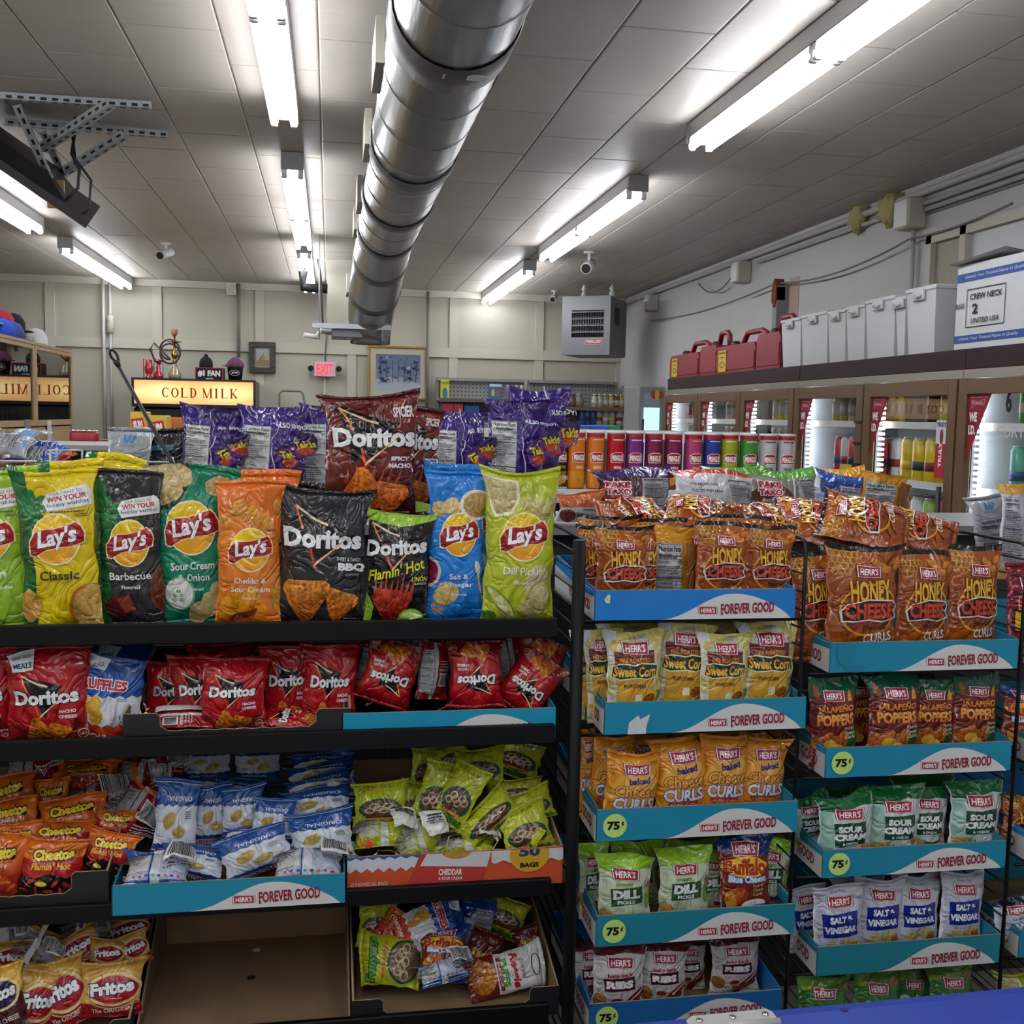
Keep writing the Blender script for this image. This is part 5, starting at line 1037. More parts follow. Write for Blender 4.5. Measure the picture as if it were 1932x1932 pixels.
# ------------------------------------------------------------------ the bags
Z1 = 1.182
N = 'chip_bag'
top = [  # design, cx, ytop, width, Y, base z, roll, label
 ('lays_limon', -28, 888, 150, 2.10, Z1, -2, 'lime green bag cut off by the left edge on the top shelf'),
 ('lays_classic', 108, 887, 146, 2.075, Z1, -3, 'bright yellow bag with a green bow and red banner, front of the top shelf'),
 ('lays_bbq', 243, 884, 124, 2.10, Z1, -1, 'dark grey bag with a green bow and yellow sun logo on the top shelf'),
 ('lays_sour', 360, 876, 150, 2.12, Z1, -3, 'dark green bag with crisps at its top corner on the top shelf'),
 ('lays_ched', 470, 905, 124, 2.07, Z1, 1, 'orange bag with a yellow sun logo, front of the top shelf'),
 ('dor_bbq', 610, 925, 172, 2.07, Z1, 1, 'wide charcoal bag of orange corn triangles, front of the top shelf'),
 ('dor_limon', 752, 968, 124, 2.075, Z1, 2, 'black bag with a lime green top and yellow script, front of the top shelf'),
 ('lays_sv', 863, 888, 112, 2.09, Z1, 0, 'bright blue bag with a yellow sun logo on the top shelf'),
 ('lays_dill', 983, 888, 142, 2.075, Z1, 1, 'yellow-green bag with a cut cucumber at the right end of the top shelf'),
 ('lays_classic', 205, 856, 105, 2.2, Z1, 3, 'yellow bag behind the grey one, tallest of the two rear yellow bags'),
 ('lays_classic', 140, 868, 110, 2.17, Z1, -4, 'yellow bag directly behind the front yellow bag'),
 ('lays_limon', 75, 878, 110, 2.26, Z1, -3, 'lime green bag whose top shows behind the front yellow bag'),
 ('lays_sour', 402, 880, 112, 2.2, Z1, 2, 'rear dark green bag, its top showing behind the front green one'),
 ('lays_ched', 505, 886, 105, 2.17, Z1, 2, 'rear orange bag, its top showing behind the front orange one'),
 ('dor_bbq', 598, 912, 120, 2.2, Z1, 3, 'rear charcoal bag, its dark top showing left of the maroon bag'),
 ('lays_sv', 872, 877, 125, 2.19, Z1, 0, 'rear blue bag, its top showing above the front blue one'),
 ('dor_limon', 762, 945, 110, 2.18, Z1, 3, 'rear black and lime bag, a green corner showing above the front one'),
]
for k, (d, cx, yt, w, Y, z, r, lb) in enumerate(top):
    pbag(d, N, lb, cx, yt, w, Y, z, r, var=k % 3, hero=(k < 9), flop=-.4 if k < 9 else .3)
za = at(700, 975, Y=2.16)[2]
pbag('dor_spicy', N, 'large maroon bag of corn triangles propped up above the top shelf', 700, 746, 180, 2.13, za, 1, hero=True, var=1, flop=-.5)
pbag('dor_spicy', N, 'second maroon bag, mostly hidden behind the large maroon one', 772, 762, 120, 2.24, za, 3, var=2, flop=-.3, T=.05)
# purple and silver bags standing on the far rack behind
ZR = 1.33
for k, (d, cx, yt, w, Y, r, lb, wd) in enumerate([
 ('back1', 398, 768, 116, 2.75, 3, 'purple bag seen from behind, leftmost of the row behind the top shelf', 1),
 ('back1', 512, 768, 122, 2.72, 3, 'purple bag seen from behind, second from the left in the rear row', 1),
 ('back1', 618, 762, 100, 2.78, 0, 'purple bag peeping out at the left side of the large maroon bag', 1),
 ('back1', 862, 778, 108, 2.72, 1, 'purple bag seen from behind, between the maroon and yellow-green bags', 1),
 ('back1', 975, 756, 116, 2.7, 2, 'purple bag with a white nutrition panel above the yellow-green bag', 1),
 ('back1', 1010, 735, 110, 2.86, 6, 'taller purple bag behind the rightmost purple bag', 1),
 ('back1', 560, 850, 60, 2.9, 4, 'small dark purple bag low between two purple bags', 1),
 ('back2', 240, 806, 82, 2.72, 4, 'silver bag with blue letters seen from behind, left of the black bag', 1),
 ('back3', 312, 808, 80, 2.76, -3, 'black foil bag between the silver bag and the purple bags', 1),
 ('back2', 345, 822, 52, 2.8, 5, 'narrow silver bag just left of the first purple bag', 1),
]): pbag(d, 'snack_pouch', lb, cx, yt, w, Y, ZR, r, var=k % 3, hero=(w > 100), flop=.4 if k % 2 else -.3, amp=.5)
# second shelf
two = [
 ('dor_nacho_big', 90, 1224, 158, 2.075, Z2-.002, -1, 'large red bag of corn triangles with a white paper corner, second shelf'),
 ('dor_nacho_big', -45, 1222, 130, 2.09, Z2-.002, 1, 'red bag cut off by the left edge on the second shelf'),
 ('ruf_ched', 208, 1238, 122, 2.085, Z2-.002, 4, 'blue and white ridged crisp bag with a red foot, second shelf'),
 ('ruf_ched', 225, 1218, 110, 2.2, Z2-.002, 3, 'second blue and white ridged crisp bag, behind the first'),
 ('dor_nacho', 325, 1248, 100, 2.13, Z2+.005, 2, 'small red bag at the left end of the black carton, second shelf'),
 ('dor_nacho', 374, 1238, 100, 2.11, Z2+.005, -3, 'small red bag second from the left in the black carton, second shelf'),
 ('dor_nacho', 440, 1243, 126, 2.07, Z2+.012, 1, 'small red bag lowest at the front of the black carton, second shelf'),
 ('dor_nacho', 545, 1216, 110, 2.13, Z2+.005, 0, 'small red bag fourth from the left in the black carton, second shelf'),
 ('dor_nacho', 622, 1216, 106, 2.1, Z2+.005, 3, 'small red bag at the right end of the black carton, second shelf'),
 ('dor_nacho', 420, 1214, 120, 2.24, Z2+.005, -5, 'small red bag at the back of the black carton behind the lowest one'),
 ('dor_nacho', 500, 1208, 120, 2.27, Z2+.005, 3, 'small red bag at the back of the black carton, right of the middle'),
]
for k, (d, cx, yt, w, Y, z, r, lb) in enumerate(two): pbag(d, N, lb, cx, yt, w, Y, z, r, var=k % 4, hero=(k in (0, 2)))
cb = [  # design, cx, cy, w, h, Y, roll, tilt, yaw, label
 ('dor_back', 340, 1354, 40, 118, 2.08, 88, 60, 0, 'white-backed red bag lying face down at the front left of the black carton'),
 ('dor_nacho', 546, 1356, 40, 110, 2.08, -75, 62, 0, 'red bag lying on its back at the front of the black carton'),
 ('dor_nacho', 736, 1270, 108, 122, 2.09, 196, 8, 0, 'upside-down red bag at the left end of the teal tray, second shelf'),
 ('dor_back', 818, 1266, 66, 105, 2.12, 8, 4, 20, 'red bag showing its barcode back between two upside-down red bags'),
 ('dor_nacho', 897, 1272, 108, 124, 2.075, 180, 8, 0, 'upside-down red bag in the middle of the teal tray, second shelf'),
 ('dor_nacho', 1000, 1290, 100, 118, 2.09, 214, 10, -10, 'tilted upside-down red bag at the right of the teal tray, second shelf'),
 ('dor_nacho', 1012, 1258, 95, 110, 2.15, 200, 5, 0, 'red bag leaning at the far right end of the teal tray, second shelf'),
 ('dor_back', 705, 1262, 60, 95, 2.16, 14, 4, 0, 'red bag seen from behind at the left back of the teal tray, second shelf'),
 ('dor_back', 965, 1245, 80, 100, 2.2, -8, 4, 0, 'red bag seen from behind at the right back of the teal tray, second shelf'),
 ('dor_back', 800, 1225, 90, 80, 2.25, 10, 10, 0, 'red bag lying at the back centre of the teal tray, second shelf'),
 # third shelf, orange puffs
 ('cheetos_hot', 98, 1638, 118, 108, 2.075, 8, 14, 0, 'orange, red and black puff bag lying at the front of the black carton, third shelf'),
 ('cheetos_hot', 205, 1612, 100, 88, 2.09, 12, 16, -12, 'orange, red and black puff bag by the right side of the black carton, third shelf'),
 ('cheetos', 0, 1632, 92, 120, 2.08, 6, 10, 0, 'orange puff bag at the left edge, lowest in front, third shelf'),
 ('cheetos_hot', 110, 1590, 120, 84, 2.15, 4, 25, 0, 'orange puff bag just above the front one, only its top band showing'),
 ('cheetos', 138, 1548, 128, 90, 2.2, -7, 28, 0, 'orange puff bag in the middle row of the carton, widest, third shelf'),
 ('cheetos', 20, 1552, 100, 90, 2.2, -3, 24, 0, 'orange puff bag second row at the left edge, third shelf'),
 ('cheetos', 15, 1512, 108, 100, 2.27, -12, 20, 0, 'orange puff bag tilted in the rear row at the left edge, third shelf'),
 ('cheetos', 96, 1510, 66, 80, 2.28, 2, 20, 0, 'narrow orange puff bag in the rear row beside the tilted one, third shelf'),
 ('cheetos', 162, 1466, 120, 66, 2.36, 2, 30, 0, 'orange puff bag highest on the heap in the black carton, third shelf'),
 ('cheetos_back', 178, 1508, 110, 60, 2.3, -12, 30, 0, 'red puff bag on its side in the upper middle of the heap, third shelf'),
 ('cheetos_back', 256, 1525, 72, 90, 2.22, 32, 14, 0, 'white and red bag back leaning by the right side of the heap, third shelf'),
 ('cheetos_back', 268, 1462, 84, 60, 2.33, 5, 20, 0, 'white and red bag back at the top right of the heap, third shelf'),
 ('cheetos_back', 60, 1450, 95, 50, 2.37, -4, 40, 0, 'white and red bag back lying at the top left of the heap, third shelf'),
 ('cheetos_back', 300, 1448, 100, 44, 2.42, -8, 30, 0, 'red bag back at the very rear behind the heap, third shelf'),
 ('cheetos_hot', 215, 1560, 80, 70, 2.17, 14, 20, 0, 'orange and black puff bag wedged at the right above the front ones, third shelf'),
 ('cheetos', 30, 1590, 90, 70, 2.14, 2, 24, 0, 'orange puff bag third row at the left edge, third shelf'),
 # third shelf, blue crisps
 ('ruf_orig', 333, 1540, 82, 140, 2.1, 4, 10, 0, 'upright blue and white bag at the left of the teal tray, third shelf'),
 ('ruf_orig', 400, 1535, 70, 105, 2.14, 6, 6, 18, 'blue and white bag second from the left standing sideways, third shelf'),
 ('ruf_orig', 458, 1532, 80, 95, 2.13, -2, 10, 0, 'blue and white bag in the middle of the tray with its text upside down'),
 ('ruf_orig', 516, 1545, 78, 75, 2.1, 8, 12, 0, 'blue and white bag tilted right of the middle of the tray, third shelf'),
 ('ruf_orig', 482, 1606, 135, 82, 2.04, -18, 20, 0, 'blue bag tilted left at the front of the teal tray, third shelf'),
 ('ruf_orig', 362, 1624, 130, 58, 2.055, 14, 40, 0, 'blue bag lying low behind the front left of the teal tray'),
 ('ruf_back', 298, 1642, 122, 62, 2.025, 2, 58, 0, 'white-backed blue bag lying at the front left of the teal tray'),
 ('ruf_orig', 606, 1578, 124, 92, 2.07, -4, 20, 0, 'blue bag near the right end of the teal tray, text upside down'),
 ('ruf_back', 582, 1632, 134, 66, 2.025, 2, 55, 0, 'white-backed blue bag lying at the front right of the teal tray'),
 ('ruf_orig', 600, 1520, 130, 70, 2.15, -3, 35, 0, 'blue bag lying fourth from the front in the right hand stack'),
 ('ruf_orig', 605, 1490, 130, 60, 2.2, -8, 42, 0, 'blue bag lying third from the back in the right hand stack'),
 ('ruf_orig', 606, 1468, 130, 56, 2.25, -6, 45, 0, 'blue bag lying second from the back in the right hand stack'),
 ('ruf_orig', 610, 1450, 120, 56, 2.3, -3, 45, 0, 'blue bag lying at the back of the right hand stack'),
 ('ruf_orig', 470, 1580, 90, 40, 2.1, 4, 45, 0, 'blue bag lying flat above the tilted front bag, third shelf'),
 ('ruf_orig', 430, 1492, 120, 50, 2.24, 12, 35, 0, 'blue bag half hidden behind the standing ones, third shelf'),
 ('ruf_orig', 390, 1446, 92, 60, 2.4, 180, 5, 0, 'blue bag standing at the back left with its white part on top'),
 ('ruf_orig', 486, 1446, 88, 60, 2.4, 180, 5, 0, 'blue bag standing at the back centre with its white part on top'),
 # third shelf, onion rings
 ('fun', 718, 1518, 106, 82, 2.13, 0, 18, 0, 'yellow onion ring bag upright at the left of the printed carton'),
 ('fun', 792, 1450, 46, 76, 2.2, 12, 5, 40, 'narrow yellow bag sticking up behind the left of the carton'),
 ('fun', 822, 1500, 72, 128, 2.13, 22, 12, 0, 'tall tilted yellow bag left of the centre of the printed carton'),
 ('fun', 776, 1520, 55, 90, 2.16, 14, 12, 10, 'yellow bag squeezed between the upright and the tall tilted one'),
 ('fun', 868, 1500, 72, 120, 2.11, 26, 14, -15, 'yellow bag with a barcode strip leaning at the centre of the carton'),
 ('fun', 905, 1448, 100, 70, 2.24, 2, 25, 0, 'yellow onion ring bag high at the back centre of the heap'),
 ('fun', 975, 1432, 100, 66, 2.3, 20, 30, 0, 'yellow onion ring bag highest at the back right of the heap'),
 ('fun', 972, 1498, 112, 60, 2.18, -3, 25, 0, 'yellow bag across the right middle of the heap'),
 ('fun', 920, 1544, 130, 60, 2.1, -38, 25, 0, 'yellow bag slanting down to the left at the front right of the heap'),
 ('fun', 1000, 1520, 95, 58, 2.13, -12, 30, 0, 'yellow bag with a crimped edge near the right side of the carton'),
 ('fun', 992, 1566, 100, 90, 2.08, -14, 20, 0, 'yellow bag at the right end of the heap with half its rings showing'),
 ('fun_back', 722, 1571, 110, 52, 2.1, 0, 45, 0, 'yellow bag lying face down at the front left of the carton'),
 ('fun_back', 790, 1582, 92, 72, 2.09, -14, 30, 0, 'yellow bag back with a white code panel at the front centre'),
 ('fun_back', 880, 1600, 118, 34, 2.09, -1, 60, 0, 'flat yellow bag lying on the front edge of the carton'),
 ('fun', 990, 1586, 54, 62, 2.07, 24, 10, -30, 'small folded yellow bag at the front right corner of the carton'),
 ('fun', 850, 1430, 80, 60, 2.27, -20, 20, 0, 'yellow bag at the rear left of the highest ones'),
 # lowest shelf, corn chips
 ('fritos', 211, 1866, 116, 92, 2.08, 1, 14, 0, 'golden corn chip bag upright at the right of the torn carton'),
 ('fritos', 118, 1874, 92, 118, 2.09, -16, 14, 0, 'golden corn chip bag tilted left in the middle of the torn carton'),
 ('fritos', 66, 1892, 80, 110, 2.07, 20, 10, 20, 'golden corn chip bag leaning right next to the left edge'),
 ('fritos_chili', 5, 1888, 84, 118, 2.05, -10, 8, 0, 'golden and maroon corn chip bag cut off at the lower left corner'),
 ('fritos', 146, 1792, 92, 62, 2.18, -26, 20, 0, 'golden corn chip bag tilted in the second row, lowest shelf'),
 ('fritos', 202, 1800, 68, 52, 2.16, 4, 20, 0, 'small golden corn chip bag behind the upright one, lowest shelf'),
 ('fritos', 254, 1790, 56, 60, 2.17, -18, 20, 0, 'golden corn chip bag against the right side of the torn carton'),
 ('fritos_back', 80, 1788, 82, 60, 2.2, 18, 25, 0, 'white-backed corn chip bag in the middle of the second row'),
 ('fritos_back', 30, 1768, 100, 50, 2.28, -8, 30, 0, 'white-backed corn chip bag at the rear left, lowest shelf'),
 ('fritos_back', 160, 1758, 90, 44, 2.3, -8, 30, 0, 'white-backed corn chip bag at the rear centre, lowest shelf'),
 ('fritos', 240, 1756, 90, 50, 2.3, -12, 25, 0, 'golden corn chip bag at the rear right, lowest shelf'),
 ('fritos', 25, 1808, 90, 60, 2.18, 4, 24, 0, 'golden corn chip bag second row at the left edge, lowest shelf'),
 # lowest shelf, mixed leftovers
 ('fun_up', 737, 1812, 96, 118, 2.13, -82, 28, 0, 'yellow onion ring bag lying on its side in the leftover carton'),
 ('fun', 712, 1742, 76, 84, 2.2, 5, 25, 0, 'upright yellow onion ring bag at the rear left of the leftover carton'),
 ('ruf_ched', 812, 1742, 78, 130, 2.16, 68, 30, 0, 'blue, white and red ridged crisp bag on top of the leftovers'),
 ('buffalo', 836, 1800, 92, 100, 2.12, 4, 30, 0, 'blue and brown cheese curl bag in the middle of the leftovers'),
 ('ruf_back', 835, 1830, 92, 46, 2.09, -12, 45, 0, 'blue bag back with coloured dots at the front of the leftovers'),
 ('reggie', 955, 1834, 80, 150, 2.1, 80, 28, 0, 'white and maroon puffs bag lying on its side at the front right'),
 ('brown', 905, 1812, 66, 110, 2.14, 20, 20, 0, 'dark maroon bag standing between the curls and the puffs bags'),
 ('fun', 950, 1728, 90, 72, 2.24, 24, 25, 0, 'yellow onion ring bag at the rear right of the leftover carton'),
 ('blue_back', 900, 1735, 70, 76, 2.2, 12, 20, 0, 'dark blue bag at the rear centre of the leftover carton'),
 ('brown', 998, 1780, 56, 64, 2.2, -14, 20, 0, 'reddish brown bag at the right side of the leftover carton'),
 ('cheetos', 742, 1752, 60, 70, 2.17, 40, 30, 0, 'orange bag corner under the ridged crisp bag'),
 ('pake_green', 408, 1748, 100, 54, 2.46, 175, 20, 0, 'snack bag hanging down behind the empty cardboard box, left one'),
 ('pake_green', 510, 1742, 60, 50, 2.46, 200, 20, 0, 'snack bag hanging down behind the empty cardboard box, right one'),
]
for k, (d, cx, cy, w, h, Y, r, ti, yw, lb) in enumerate(cb): cbag(d, N, lb, cx, cy, w, h, Y, r, ti, yw, var=k % 4)
# little bags standing on the blue trays
def row(base, items, name='snack_bag'):
    for k, (d, cx, yt, w, Y, r, lb) in enumerate(items): pbag(d, name, lb, cx, yt, w, Y, base, r, var=k % 4, cat='snack bag', hero=w > 130)
row(LA[0]+.004, [
 ('honey', 1175, 993, 108, 2.045, 0, 'brown honey cheese bag at the left front of the bright blue tray'),
 ('honey', 1364, 985, 108, 2.045, 1, 'brown honey cheese bag in the middle front of the bright blue tray'),
 ('honey', 1452, 992, 100, 2.06, 2, 'brown honey cheese bag at the right front of the bright blue tray'),
 ('honey', 1208, 996, 90, 2.09, 2, 'brown honey cheese bag just behind the left front one'),
 ('honey', 1128, 992, 76, 2.1, -3, 'brown honey cheese bag at the left end behind the front one'),
 ('honey', 1320, 992, 90, 2.09, -2, 'brown honey cheese bag half hidden left of the middle one'),
 ('yel_back', 1272, 993, 74, 2.075, 0, 'brown honey cheese bag turned to show its white nutrition panel'),
 ('honey', 1240, 978, 110, 2.2, 2, 'brown bag in the second row behind the nutrition panel'),
 ('honey', 1150, 974, 120, 2.22, -2, 'brown bag in the second row at the left of the bright blue tray'),
 ('honey', 1400, 972, 120, 2.2, 1, 'brown bag in the second row behind the middle of the bright blue tray'),
], 'cheese_curl_bag')
for k, (cx, cy, w, h, Y, r, ti, lb) in enumerate([(1200, 975, 130, 60, 2.3, 80, 65, 'brown bag lying on top at the back left of the bright blue tray'), (1320, 968, 130, 60, 2.3, -70, 65, 'brown bag lying on top at the back centre of the bright blue tray'),
  (1440, 985, 120, 60, 2.32, 85, 60, 'brown bag lying on top at the back right of the bright blue tray'), (1535, 985, 130, 80, 2.3, -75, 55, 'brown honeycomb bag lying on top at the left of the middle bay'),
  (1632, 985, 160, 90, 2.24, -68, 52, 'large brown honeycomb bag lying on top in the centre of the middle bay'), (1725, 1000, 150, 76, 2.26, -62, 52, 'brown honeycomb bag with a black strip lying on top at the right')]):
    cbag('honey', 'cheese_curl_bag', lb, cx, cy, h*1.2, w, Y, r, ti, 0, var=k % 4)
row(LA[1]+.004, [
 ('corn', 1198, 1192, 112, 2.045, -1, 'white and yellow popcorn bag at the left front of its teal tray'),
 ('corn', 1290, 1174, 108, 2.075, 3, 'white and yellow popcorn bag second from the left, set back and tilted'),
 ('corn', 1368, 1194, 100, 2.05, 0, 'white and yellow popcorn bag third from the left, lower than its neighbours'),
 ('corn', 1450, 1176, 112, 2.065, 2, 'white and yellow popcorn bag at the right end of its teal tray'),
 ('corn', 1118, 1190, 70, 2.1, -4, 'popcorn bag at the far left corner of its teal tray'), ('corn', 1142, 1186, 76, 2.08, -5, 'popcorn bag just left of the front left one'),
 ('corn', 1185, 1174, 110, 2.19, 0, 'popcorn bag in the back row at the left'), ('corn', 1340, 1178, 100, 2.19, 3, 'popcorn bag in the back row at the centre')], 'popcorn_bag')
row(LA[2]+.004, [
 ('curls', 1192, 1420, 108, 2.04, 5, 'orange cheese curl bag at the left front, lowest and tilted right'),
 ('curls', 1285, 1394, 106, 2.055, -2, 'orange cheese curl bag second from the left in its tray'),
 ('curls', 1366, 1386, 100, 2.065, 2, 'orange cheese curl bag third from the left in its tray'),
 ('curls', 1440, 1392, 96, 2.075, 2, 'orange cheese curl bag at the right end of its tray'),
 ('curls', 1152, 1390, 80, 2.1, 6, 'orange cheese curl bag leaning behind the left front one'), ('curls', 1109, 1376, 34, 2.12, 0, 'narrow orange bag seen from its side behind the post'),
 ('curls', 1215, 1384, 90, 2.18, 2, 'orange cheese curl bag in the back row at the left'), ('curls', 1320, 1378, 110, 2.2, 1, 'orange cheese curl bag in the back row at the centre'), ('curls', 1430, 1380, 100, 2.2, 1, 'orange cheese curl bag in the back row at the right')], 'cheese_curl_bag')
row(LA[3]+.004, [
 ('dill', 1180, 1608, 108, 2.04, -1, 'green dill pickle bag at the left front of its tray'),
 ('dill', 1292, 1602, 104, 2.055, 1, 'green dill pickle bag second from the left in its tray'),
 ('buffalo', 1408, 1578, 106, 2.05, -4, 'blue and brown buffalo cheese bag standing among the green ones'),
 ('dill', 1345, 1600, 92, 2.1, 1, 'green dill pickle bag half hidden behind the blue and brown one'),
 ('dill', 1450, 1578, 92, 2.1, 3, 'green dill pickle bag at the right end behind the blue and brown one'),
 ('dill', 1122, 1590, 60, 2.12, -2, 'green dill pickle bag at the far left corner of its tray'), ('dill', 1200, 1588, 100, 2.16, 2, 'green dill pickle bag in the back row at the left'), ('dill', 1300, 1582, 110, 2.2, 1, 'green dill pickle bag in the back row at the centre')], 'crisp_bag')
row(LA[4]+.004, [
 ('ribs', 1168, 1780, 106, 2.04, 1, 'white and maroon ribs bag at the left front of the lowest blue tray'),
 ('ribs', 1252, 1776, 96, 2.06, 2, 'white and maroon ribs bag second from the left, lowest tray'),
 ('ribs', 1300, 1772, 70, 2.12, 0, 'shaded maroon ribs bag third from the left, lowest tray'),
 ('ribs', 1388, 1766, 100, 2.09, 0, 'white and maroon ribs bag standing apart at the right of the lowest tray'),
 ('ribs', 1118, 1776, 70, 2.11, -3, 'ribs bag at the far left corner of the lowest tray'), ('ribs', 1210, 1766, 100, 2.18, 0, 'ribs bag in the back row of the lowest tray')], 'crisp_bag')
row(LB[0]+.004, [
 ('honey', 1630, 1030, 152, 2.045, -1, 'large brown honey cheese curl bag at the left front of the middle bay'),
 ('honey', 1745, 1038, 112, 2.06, 0, 'brown honey cheese curl bag in the middle front of the middle bay'),
 ('honey', 1840, 1030, 108, 2.07, 1, 'brown honey cheese curl bag at the right front of the middle bay'),
 ('honey', 1545, 1040, 105, 2.09, -3, 'brown honey cheese curl bag behind the large one at the far left'),
 ('honey', 1600, 1035, 110, 2.16, -2, 'brown bag in the second row behind the large one')], 'cheese_curl_bag')
row(LB[1]+.004, [
 ('jalap', 1575, 1280, 102, 2.05, -3, 'dark green and brown jalapeno bag at the left front, tilted left'),
 ('jalap', 1690, 1274, 112, 2.045, 0, 'dark green and brown jalapeno bag second from the left'),
 ('jalap', 1762, 1281, 96, 2.07, 1, 'dark green and brown jalapeno bag third from the left, half hidden'),
 ('jalap', 1843, 1272, 98, 2.065, 2, 'dark green and brown jalapeno bag at the right end of its tray'),
 ('jalap', 1620, 1276, 80, 2.13, 0, 'shaded jalapeno bag in the back row at the left'), ('jalap', 1720, 1270, 110, 2.18, 0, 'shaded jalapeno bag in the back row at the centre')], 'cheese_curl_bag')
row(LB[2]+.004, [
 ('sour', 1597, 1500, 114, 2.045, 0, 'white and green sour cream bag at the left front of its tray'),
 ('sour', 1690, 1486, 108, 2.06, 1, 'white and green sour cream bag second from the left'),
 ('sour', 1748, 1484, 94, 2.08, 1, 'white and green sour cream bag third from the left, half hidden'),
 ('sour', 1843, 1474, 112, 2.06, 1, 'white and green sour cream bag at the right end of its tray'),
 ('sour', 1530, 1500, 80, 2.12, -4, 'sour cream bag leaning at the far left corner of its tray'), ('sour', 1740, 1468, 120, 2.19, 3, 'dark green sour cream bag in the back row at the centre'), ('sour', 1610, 1482, 110, 2.2, 0, 'shaded sour cream bag in the back row at the left')], 'crisp_bag')
row(LB[3]+.004, [
 ('salt', 1583, 1666, 106, 2.045, -1, 'white and navy salt and vinegar bag at the left front of its tray'),
 ('salt', 1663, 1656, 98, 2.065, 1, 'white and navy salt and vinegar bag second from the left'),
 ('salt', 1732, 1654, 98, 2.07, 1, 'white and navy salt and vinegar bag third from the left'),
 ('salt', 1817, 1645, 92, 2.06, 1, 'white and navy salt and vinegar bag at the right end of its tray'),
 ('salt', 1524, 1668, 80, 2.1, -4, 'plain white side of a salt and vinegar bag at the far left of its tray'), ('salt', 1620, 1652, 110, 2.19, 0, 'shaded salt and vinegar bag in the back row')], 'crisp_bag')
row(LB[4]+.01, [
 ('onion', 1556, 1842, 104, 2.05, -3, 'green onion ring bag at the left of the lowest row, middle bay'), ('onion', 1654, 1836, 96, 2.055, 1, 'green onion ring bag second from the left in the lowest row'),
 ('onion', 1722, 1830, 84, 2.09, 0, 'green onion ring bag third from the left in the lowest row'), ('onion', 1796, 1824, 92, 2.06, 0, 'green onion ring bag at the right of the lowest row')], 'onion_ring_bag')
for base, items in ((1.087, [('redhot', 1955, 1056, 120, 2.06, -2, 'crimson hot curl bag cut off by the right edge of the photo')]), (.874, [('buffalo', 1936, 1300, 100, 2.06, 0, 'brown and red bag cut off by the right edge beside the jalapeno bags')]),
                    (.66, [('honey', 1938, 1500, 104, 2.06, 0, 'brown bag cut off by the right edge beside the sour cream bags')]), (.434, [('ranch', 1925, 1690, 110, 2.05, -4, 'grey and navy creamy ranch bag cut off by the right edge')]), (.2, [('lays_dill', 1925, 1838, 100, 2.06, 0, 'yellow bag top at the right edge just above the blue cooler lid')])):
    row(base, items)
# packets on the rack behind the wire rack
for k, (d, cx, yt, w, Y, r, lb) in enumerate([
 ('pake_purple', 1196, 886, 150, 2.72, 2, 'purple and white mixed snack packet at the left of the row behind the wire rack'),
 ('sabritas', 1346, 888, 160, 2.7, 1, 'white and yellow packet with a red zigzag top behind the wire rack'),
 ('pake_green', 1478, 886, 140, 2.74, 1, 'green topped mixed snack packet behind the wire rack'),
 ('pake_green', 1390, 882, 120, 2.9, 0, 'second green topped packet, just behind the white and yellow one'),
 ('blue_back', 1586, 896, 90, 2.72, 6, 'blue packet with a white nutrition panel behind the wire rack'),
 ('yel_back', 1668, 894, 92, 2.72, 3, 'gold topped packet with a white nutrition table behind the wire rack'),
 ('yel_back', 1600, 884, 80, 2.95, -4, 'small gold packet behind the blue one'),
 ('orange_tops', 1096, 930, 90, 2.66, 0, 'small orange and white packet beside the yellow-green bag'),
 ('back2', 1872, 936, 70, 2.45, -8, 'silver bag with a gold top at the right edge, behind the wire rack'),
 ('fritos_back', 1924, 912, 76, 2.35, 2, 'tall white-backed bag with a red top at the right edge'),
]): pbag(d, 'snack_packet', lb, cx, yt, w, Y, 1.33 if Y > 2.5 else 1.22, r, var=k % 3, hero=w > 140)
NUM = 'first second third fourth fifth sixth seventh eighth ninth tenth eleventh twelfth thirteenth fourteenth fifteenth sixteenth'.split()
# ------------------------------------------------------------------ tall grabber, racks behind
tg = thing('reaching_hook', 'thin black reaching stick with a looped end leaning above the bags', 'tool', at(335, 890, Y=2.3))
pA, pB = at(336, 893, Y=2.3), at(224, 692, Y=2.3); pA = pA+(pA-pB)*(pA[2]-1.184)/(pB[2]-pA[2])
MB().tube([pA, pB], .0042, 8).build('shaft', M_dark, tg)
lp = []; d_ = pB-pA; d_ /= np.linalg.norm(d_); n2 = np.cross(d_, (0, 1, 0)); c_ = at(215, 671, Y=2.3)
MB().tube([c_+d_*.013*math.cos(q)+n2*.006*math.sin(q) for q in np.linspace(math.pi, 3*math.pi, 21)], .003, 7).tube([pB, pB+(c_-pB)*.5, c_-d_*.013], [.0045, .0078, .005], 8).build('loop', M_dark, tg)
# gondola carrying the second row
t = thing('gondola_shelf', 'grey shop shelf carrying the packets behind the wire racks', 'shelf', (.4, 2.8, 0))
M_gon = mat('gondola_grey', '8a8a88', rough=.5)
MB().box(-1.7, 2.62, 1.30, 2.3, 3.02, 1.325).build('top_shelf', M_gon, t); MB().box(-1.7, 2.68, 0, 2.3, 2.7, 1.3).build('back_panel', mat('gondola_dark', '3a3a3c', rough=.7), t)
wr_ = MB(); p0, p1 = at(-40, 884, Y=2.6), at(420, 878, Y=2.6)
for (x0_, y0_, x1_, y1_, r_) in ((-40, 870, 330, 872, .003), (90, 850, 155, 850, .0025), (95, 850, 95, 900, .003), (265, 868, 265, 905, .003), (325, 862, 325, 900, .004), (107, 845, 107, 880, .003), (155, 850, 155, 880, .0025)):
    wr_.tube([at(x0_, y0_, Y=2.64), at(x1_, y1_, Y=2.64)], r_, 6)
wr_.build('wire_fence', M_steel, t)
